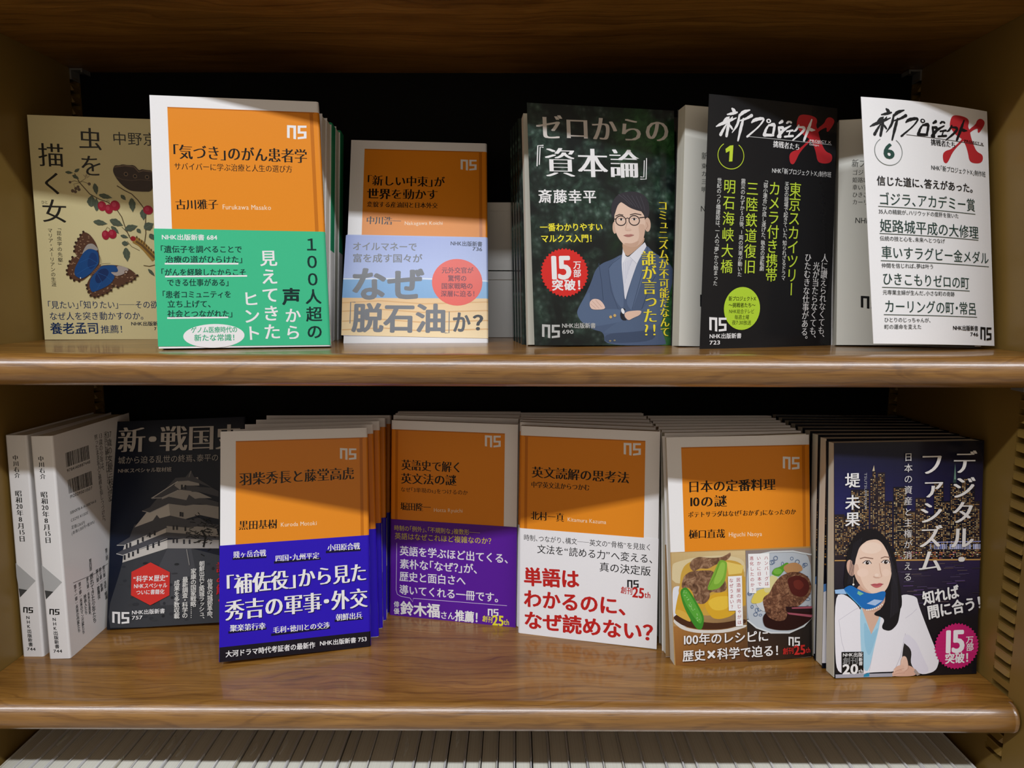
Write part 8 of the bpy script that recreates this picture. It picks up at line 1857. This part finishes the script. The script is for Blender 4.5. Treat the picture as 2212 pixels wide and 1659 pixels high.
rt, sh = build_book('paperback_book', 'C', 'small looking orange paperback with a blue sky and sand paper band, leaning back', 10.0, 'R', WHITE, True, 'semi', band_label='pale paper band with a blue sky, sand and a red disc', bend=0,
    spine_rows=[('V', '「新しい中東」が世界を動かす', 3.2, 158, 3.2, 92, 4.0, '1c1712', 'M')])
for z0, z1, lb in ((0.3, 56.5, 'lower of two white boxes against the black back'), (57.4, 113.6, 'upper of two white boxes against the black back')):
    bx = bpy.data.objects.new('card_box', None); COL.objects.link(bx); bx.location = (-.055, .6045, Z0+z0/1000); tag(bx, lb, 'box', 'white boxes at the back')
    mb = MB(['box']); mb.box((-66, 0, 0), (61, 32, z1-z0-7)); mb.obj('body', bx)
    m2 = MB(['box']); m2.box((-66.5, -.5, z1-z0-7), (61.5, 32.5, z1-z0)); m2.obj('lid', bx)
DARK = srgb('15181a')
build_open_book('paperback_book', 'D', 'dark leafy green paperback with a printed man in glasses and a red starburst', 11.0, DARK, 'gloss', 108.0, 'foliage')
d_proto = None
for k, ps in enumerate(COPIES['D']):
    d_proto_ = plain_copy('paperback_book', ps, ('first', 'second', 'third', 'rearmost')[k]+' dark spine counted backwards from the leafy green book with the printed man', 11.2, 'L', DARK, 'gloss', 'copies behind the leafy green book', pattern='foliage', proto=d_proto)
    d_proto = d_proto or d_proto_
build_open_book('paperback_book', 'E', 'glossy black paperback with a red brush X, cover ajar over its title page', 12.5, BLACK, 'gloss', 110.0, bend=1.2, title=True)
e_proto = None
for k, ps in enumerate(COPIES['E']):
    e_ = plain_copy('paperback_book', ps, ('nearest', 'middle', 'farthest')[k]+' of the black edged copies behind the open black book with red X', 13.0, 'L', BLACK, 'gloss', 'copies behind the black book', proto=e_proto)
    e_proto = e_proto or e_
build_open_book('paperback_book', 'F', 'white paperback with a red brush X, cover ajar beside the right panel', 12.5, WHITE, 'satin', BLOCK_WIDTH['F'], bend=2.6, title=True, blockH=168.5)

# ------------------------------------------------------------------ lower shelf
def spine_book(pose, label, group, proto=None):
    if proto:
        r = proto.copy(); COL.objects.link(r); r.matrix_world = frame(pose); r['label'] = label
        for ch in list(proto.children):
            c = ch.copy(); COL.objects.link(c); c.parent = r
        return r
    rt = root('paperback_book', pose, label, 'book', group); t = SPINE_WIDTH; W = 110.0; H = 173.0; mb = MB(['semi'])
    prof = [(W, 0)]                                # (depth, across): round the left face, the spine and the right face
    for q in (0, 1):
        for i in range(6):
            a = math.pi/2*i/5
            prof.append((1.6-1.6*math.sin(a), 1.6-1.6*math.cos(a)) if q == 0 else (1.6-1.6*math.cos(a), t-1.6+1.6*math.sin(a)))
    prof.append((W, t))
    for (d0, x0), (d1, x1) in zip(prof, prof[1:]):
        mb.face([(x0, d0, 0), (x1, d1, 0), (x1, d1, H), (x0, d0, H)], WHITE)
        ia = lambda d, x: (min(max(x, .35), t-.35), max(d, .35))
        (u0, e0), (u1, e1) = ia(d0, x0), ia(d1, x1)
        mb.face([(u0, e0, H), (u1, e1, H), (u1, e1, 0), (u0, e0, 0)], WHITE)
        mb.face([(x0, d0, H), (x1, d1, H), (u1, e1, H), (u0, e0, H)], WHITE); mb.face([(u0, e0, 0), (u1, e1, 0), (x1, d1, 0), (x0, d0, 0)], WHITE)
    put_print(mb, lambda u, v, l: (u, -l, v), PRINTS['G'], .04); put_print(mb, lambda u, v, l: (t+l, u, v), PRINTS['Gb'], .04)
    mb.obj('cover', rt); pb = MB(['page_tops']); pb.box((.5, 1.0, 1), (t-.5, W-1, H-1.2)); pb.obj('page_block', rt); return rt
gp = spine_book(POSES['G'], 'white book standing spine out, showing barcodes on its back cover', 'white books standing spine out')
spine_book(POSES['G1'], 'white book standing spine out against the left panel', 'white books standing spine out', gp)
build_book('paperback_book', 'H', 'dark navy paperback with a night castle and red hexagon', 10.0, 'R', srgb('14161c'), finish='semi', bend=0)
ORD = ['first', 'second', 'third', 'fourth', 'fifth', 'sixth', 'seventh', 'eighth', 'ninth']
def stack(key, n, t, spine, base, orange, finish, band, what, group, bandfn=None, extra=None):
    pr = None
    for k, ps in enumerate(COPIES[key]):
        lb = (ORD[k] if k < n-1 else 'rearmost')+' copy counted backwards behind the '+what
        r = plain_copy('paperback_book', ps, lb, t, spine, base, finish, group, orange, band, proto=pr, extra=extra); pr = pr or r
def blue_edge(b, sh): sh.patch(b, sh.L[1]+.5, sh.L[2], 1, 1, 86, 86, .34, srgb('e8e6ee')); sh.patch(b, sh.L[1]+1.5, sh.L[2]-2, 8, 8, 45, 45, .38, srgb('1c1c60'), n=2)
build_book('paperback_book', 'I', 'orange paperback with a blue violet paper band, front of its row', THICKNESS['I'][0], 'R', WHITE, True, 'gloss', band_label='blue violet paper band with white lettering and a black foot', bend=0, band_extra=blue_edge,
    spine_rows=[('V', '羽柴秀長と藤堂高虎', 3.6, 158, 3.6, 95, 4.2, '1c1712', 'M')])
stack('I', 4, THICKNESS['I'][1], 'R', WHITE, True, 'semi', ('2a10b4', blue_edge), 'orange book with the blue violet band', 'copies behind the blue banded book')
build_book('paperback_book', 'J', 'orange paperback with a dark purple paper band, standing furthest back', THICKNESS['J'][0], 'L', WHITE, True, 'semi', band_label='purple paper band with yellow and white lettering', bend=0)
stack('J', 3, THICKNESS['J'][1], 'L', WHITE, True, 'semi', ('5a1e9a',), 'orange book with the purple band', 'copies behind the purple banded book')
build_book('paperback_book', 'K', 'orange paperback with a white paper band in big red lettering', THICKNESS['K'][0], 'L', WHITE, True, 'semi', band_label='white paper band with black and large red lettering', bend=0)
stack('K', 5, THICKNESS['K'][1], 'L', WHITE, True, 'semi', ('eeedf0',), 'orange book with the white and red band', 'copies behind the white banded book')
build_book('paperback_book', 'L', 'orange paperback with a food photograph band of stew and meat patty', THICKNESS['L'][0], 'R', WHITE, True, 'semi', band_label='paper band with printed photographs of stew and a meat patty', bend=0)
stack('L', 7, THICKNESS['L'][1], 'R', WHITE, True, 'semi', ('9a7a52',), 'orange book with the food photograph band', 'copies behind the food banded book')
NIGHT = srgb('12131c')
build_book('paperback_book', 'M', 'night skyline paperback with a printed woman in a white jacket', THICKNESS['M'][0], 'R', NIGHT, finish='gloss', bend=0)
def skyline_edge(mb, sh):
    put_print(mb, lambda u, v, l: sh.at(u, v, l), [('W', [(0, 128), (9, 128), (9, 78), (0, 78)], 4, 26, .6, 3, ['e0a85c', 'c88a40', 'f0d090', '8a6a48']), ('P', [(0, 4), (9, 4), (9, 62), (0, 58)], 'e6e4ea'), ('P', [(0, 58), (9, 62), (9, 66), (0, 64)], '5a8ac8')], .05)
stack('M', 8, THICKNESS['M'][1], 'R', NIGHT, False, 'gloss', None, 'night skyline book with the printed woman', 'copies behind the night skyline book', extra=skyline_edge)

# ------------------------------------------------------------------ bottom shelf: a packed row, spines to the front, seen on their tops
rd = random.Random(4); wraps = {2, 8, 9, 10, 14, 16, 23, 26}
protos = {}
TINT = [('eceaea', 'white'), ('e4dfcf', 'cream'), ('d9d6dc', 'grey white')]
def row_book(x0, x1, k, label):
    w = (x1-x0)*1000-.25; t = w; tint = TINT[0] if k % 7 else TINT[1]; depth = 111+rd.uniform(-.6, .6)
    pose = ((x0, .4615+rd.uniform(0, .0012), Z3+.0002), (1, 0, 0), (0, 0, 1)); rt = root('paperback_book', pose, label, 'book', 'books packed on the bottom shelf')
    mb = MB(['semi']); c = srgb(tint[0]); h = 173+rd.uniform(-.5, .3)
    prof = [(depth, 0)]+[(1.2-1.2*math.sin(a), 1.2-1.2*math.cos(a)) for a in (0, .5, 1.05, 1.57)]+[(1.2-1.2*math.cos(a), t-1.2+1.2*math.sin(a)) for a in (0, .5, 1.05, 1.57)]+[(depth, t)]
    for (d0, a0), (d1, a1) in zip(prof, prof[1:]):
        ia = lambda d, x: (min(max(x, .3), t-.3), max(d, .3)); (u0, e0), (u1, e1) = ia(d0, a0), ia(d1, a1)
        mb.face([(a0, d0, 0), (a1, d1, 0), (a1, d1, h), (a0, d0, h)], c); mb.face([(u0, e0, h), (u1, e1, h), (u1, e1, 0), (u0, e0, 0)], c)
        mb.face([(a0, d0, h), (a1, d1, h), (u1, e1, h), (u0, e0, h)], c)
    mb.obj('cover', rt)
    fl = rd.choice((20, 22, 25)); jb = MB(['semi']); gap = rd.choice((.1, .3, .5)) if k < 14 else rd.choice((.35, .55, .8))
    jb.box((.32, fl, 3), (.62, depth-.5, h-.2), srgb('dcdad6')); jb.box((t-.62, fl, 3), (t-.32, depth-.5, h-.2-gap), srgb('dcdad6')); jb.obj('jacket_flaps', rt)
    pb = MB(['page_tops']); pb.box((.75+gap, .6, 1), (t-.75, depth-1.5, h-.9-gap*2)); pb.obj('page_block', rt)
    if k in wraps:
        fm = MB(['film']); n = 14; xa = t*rd.uniform(.3, .7); y0 = rd.uniform(18, 34); ln = rd.uniform(14, 26); pts = []
        for i in range(n+1):
            f = i/n; wd = (.5+2.3*math.sin(math.pi*min(1, f*1.0))**2*f); pts.append((xa+math.sin(f*4)*.7, y0+ln*f, wd))
        for (xa_, ya_, wa), (xb_, yb_, wb_) in zip(pts, pts[1:]):
            for s0, s1, z0, z1 in ((-1, 0, .1, 1.3), (0, 1, 1.3, .1)):
                fm.face([(xa_+wa*s0, ya_, h+z0-.3), (xa_+wa*s1, ya_, h+z1-.3), (xb_+wb_*s1, yb_, h+z1-.3), (xb_+wb_*s0, yb_, h+z0-.3)])
        o = fm.obj('plastic_wrap_fold', rt); o['label'] = 'clear plastic wrap fold'
nb = len(ROW_EDGES)-1
for k in range(nb):
    side = ('from the left end' if k < nb/2 else 'from the right end'); i = k+1 if k < nb/2 else nb-k
    words = ['', 'first', 'second', 'third', 'fourth', 'fifth', 'sixth', 'seventh', 'eighth', 'ninth', 'tenth', 'eleventh', 'twelfth', 'thirteenth', 'fourteenth', 'fifteenth', 'sixteenth', 'seventeenth', 'eighteenth', 'nineteenth', 'twentieth', 'twenty-first', 'twenty-second', 'twenty-third', 'twenty-fourth', 'twenty-fifth', 'twenty-sixth', 'twenty-seventh', 'twenty-eighth']
    row_book(ROW_EDGES[k], ROW_EDGES[k+1], k, words[i]+' upright white book '+side+' of the packed bottom row')
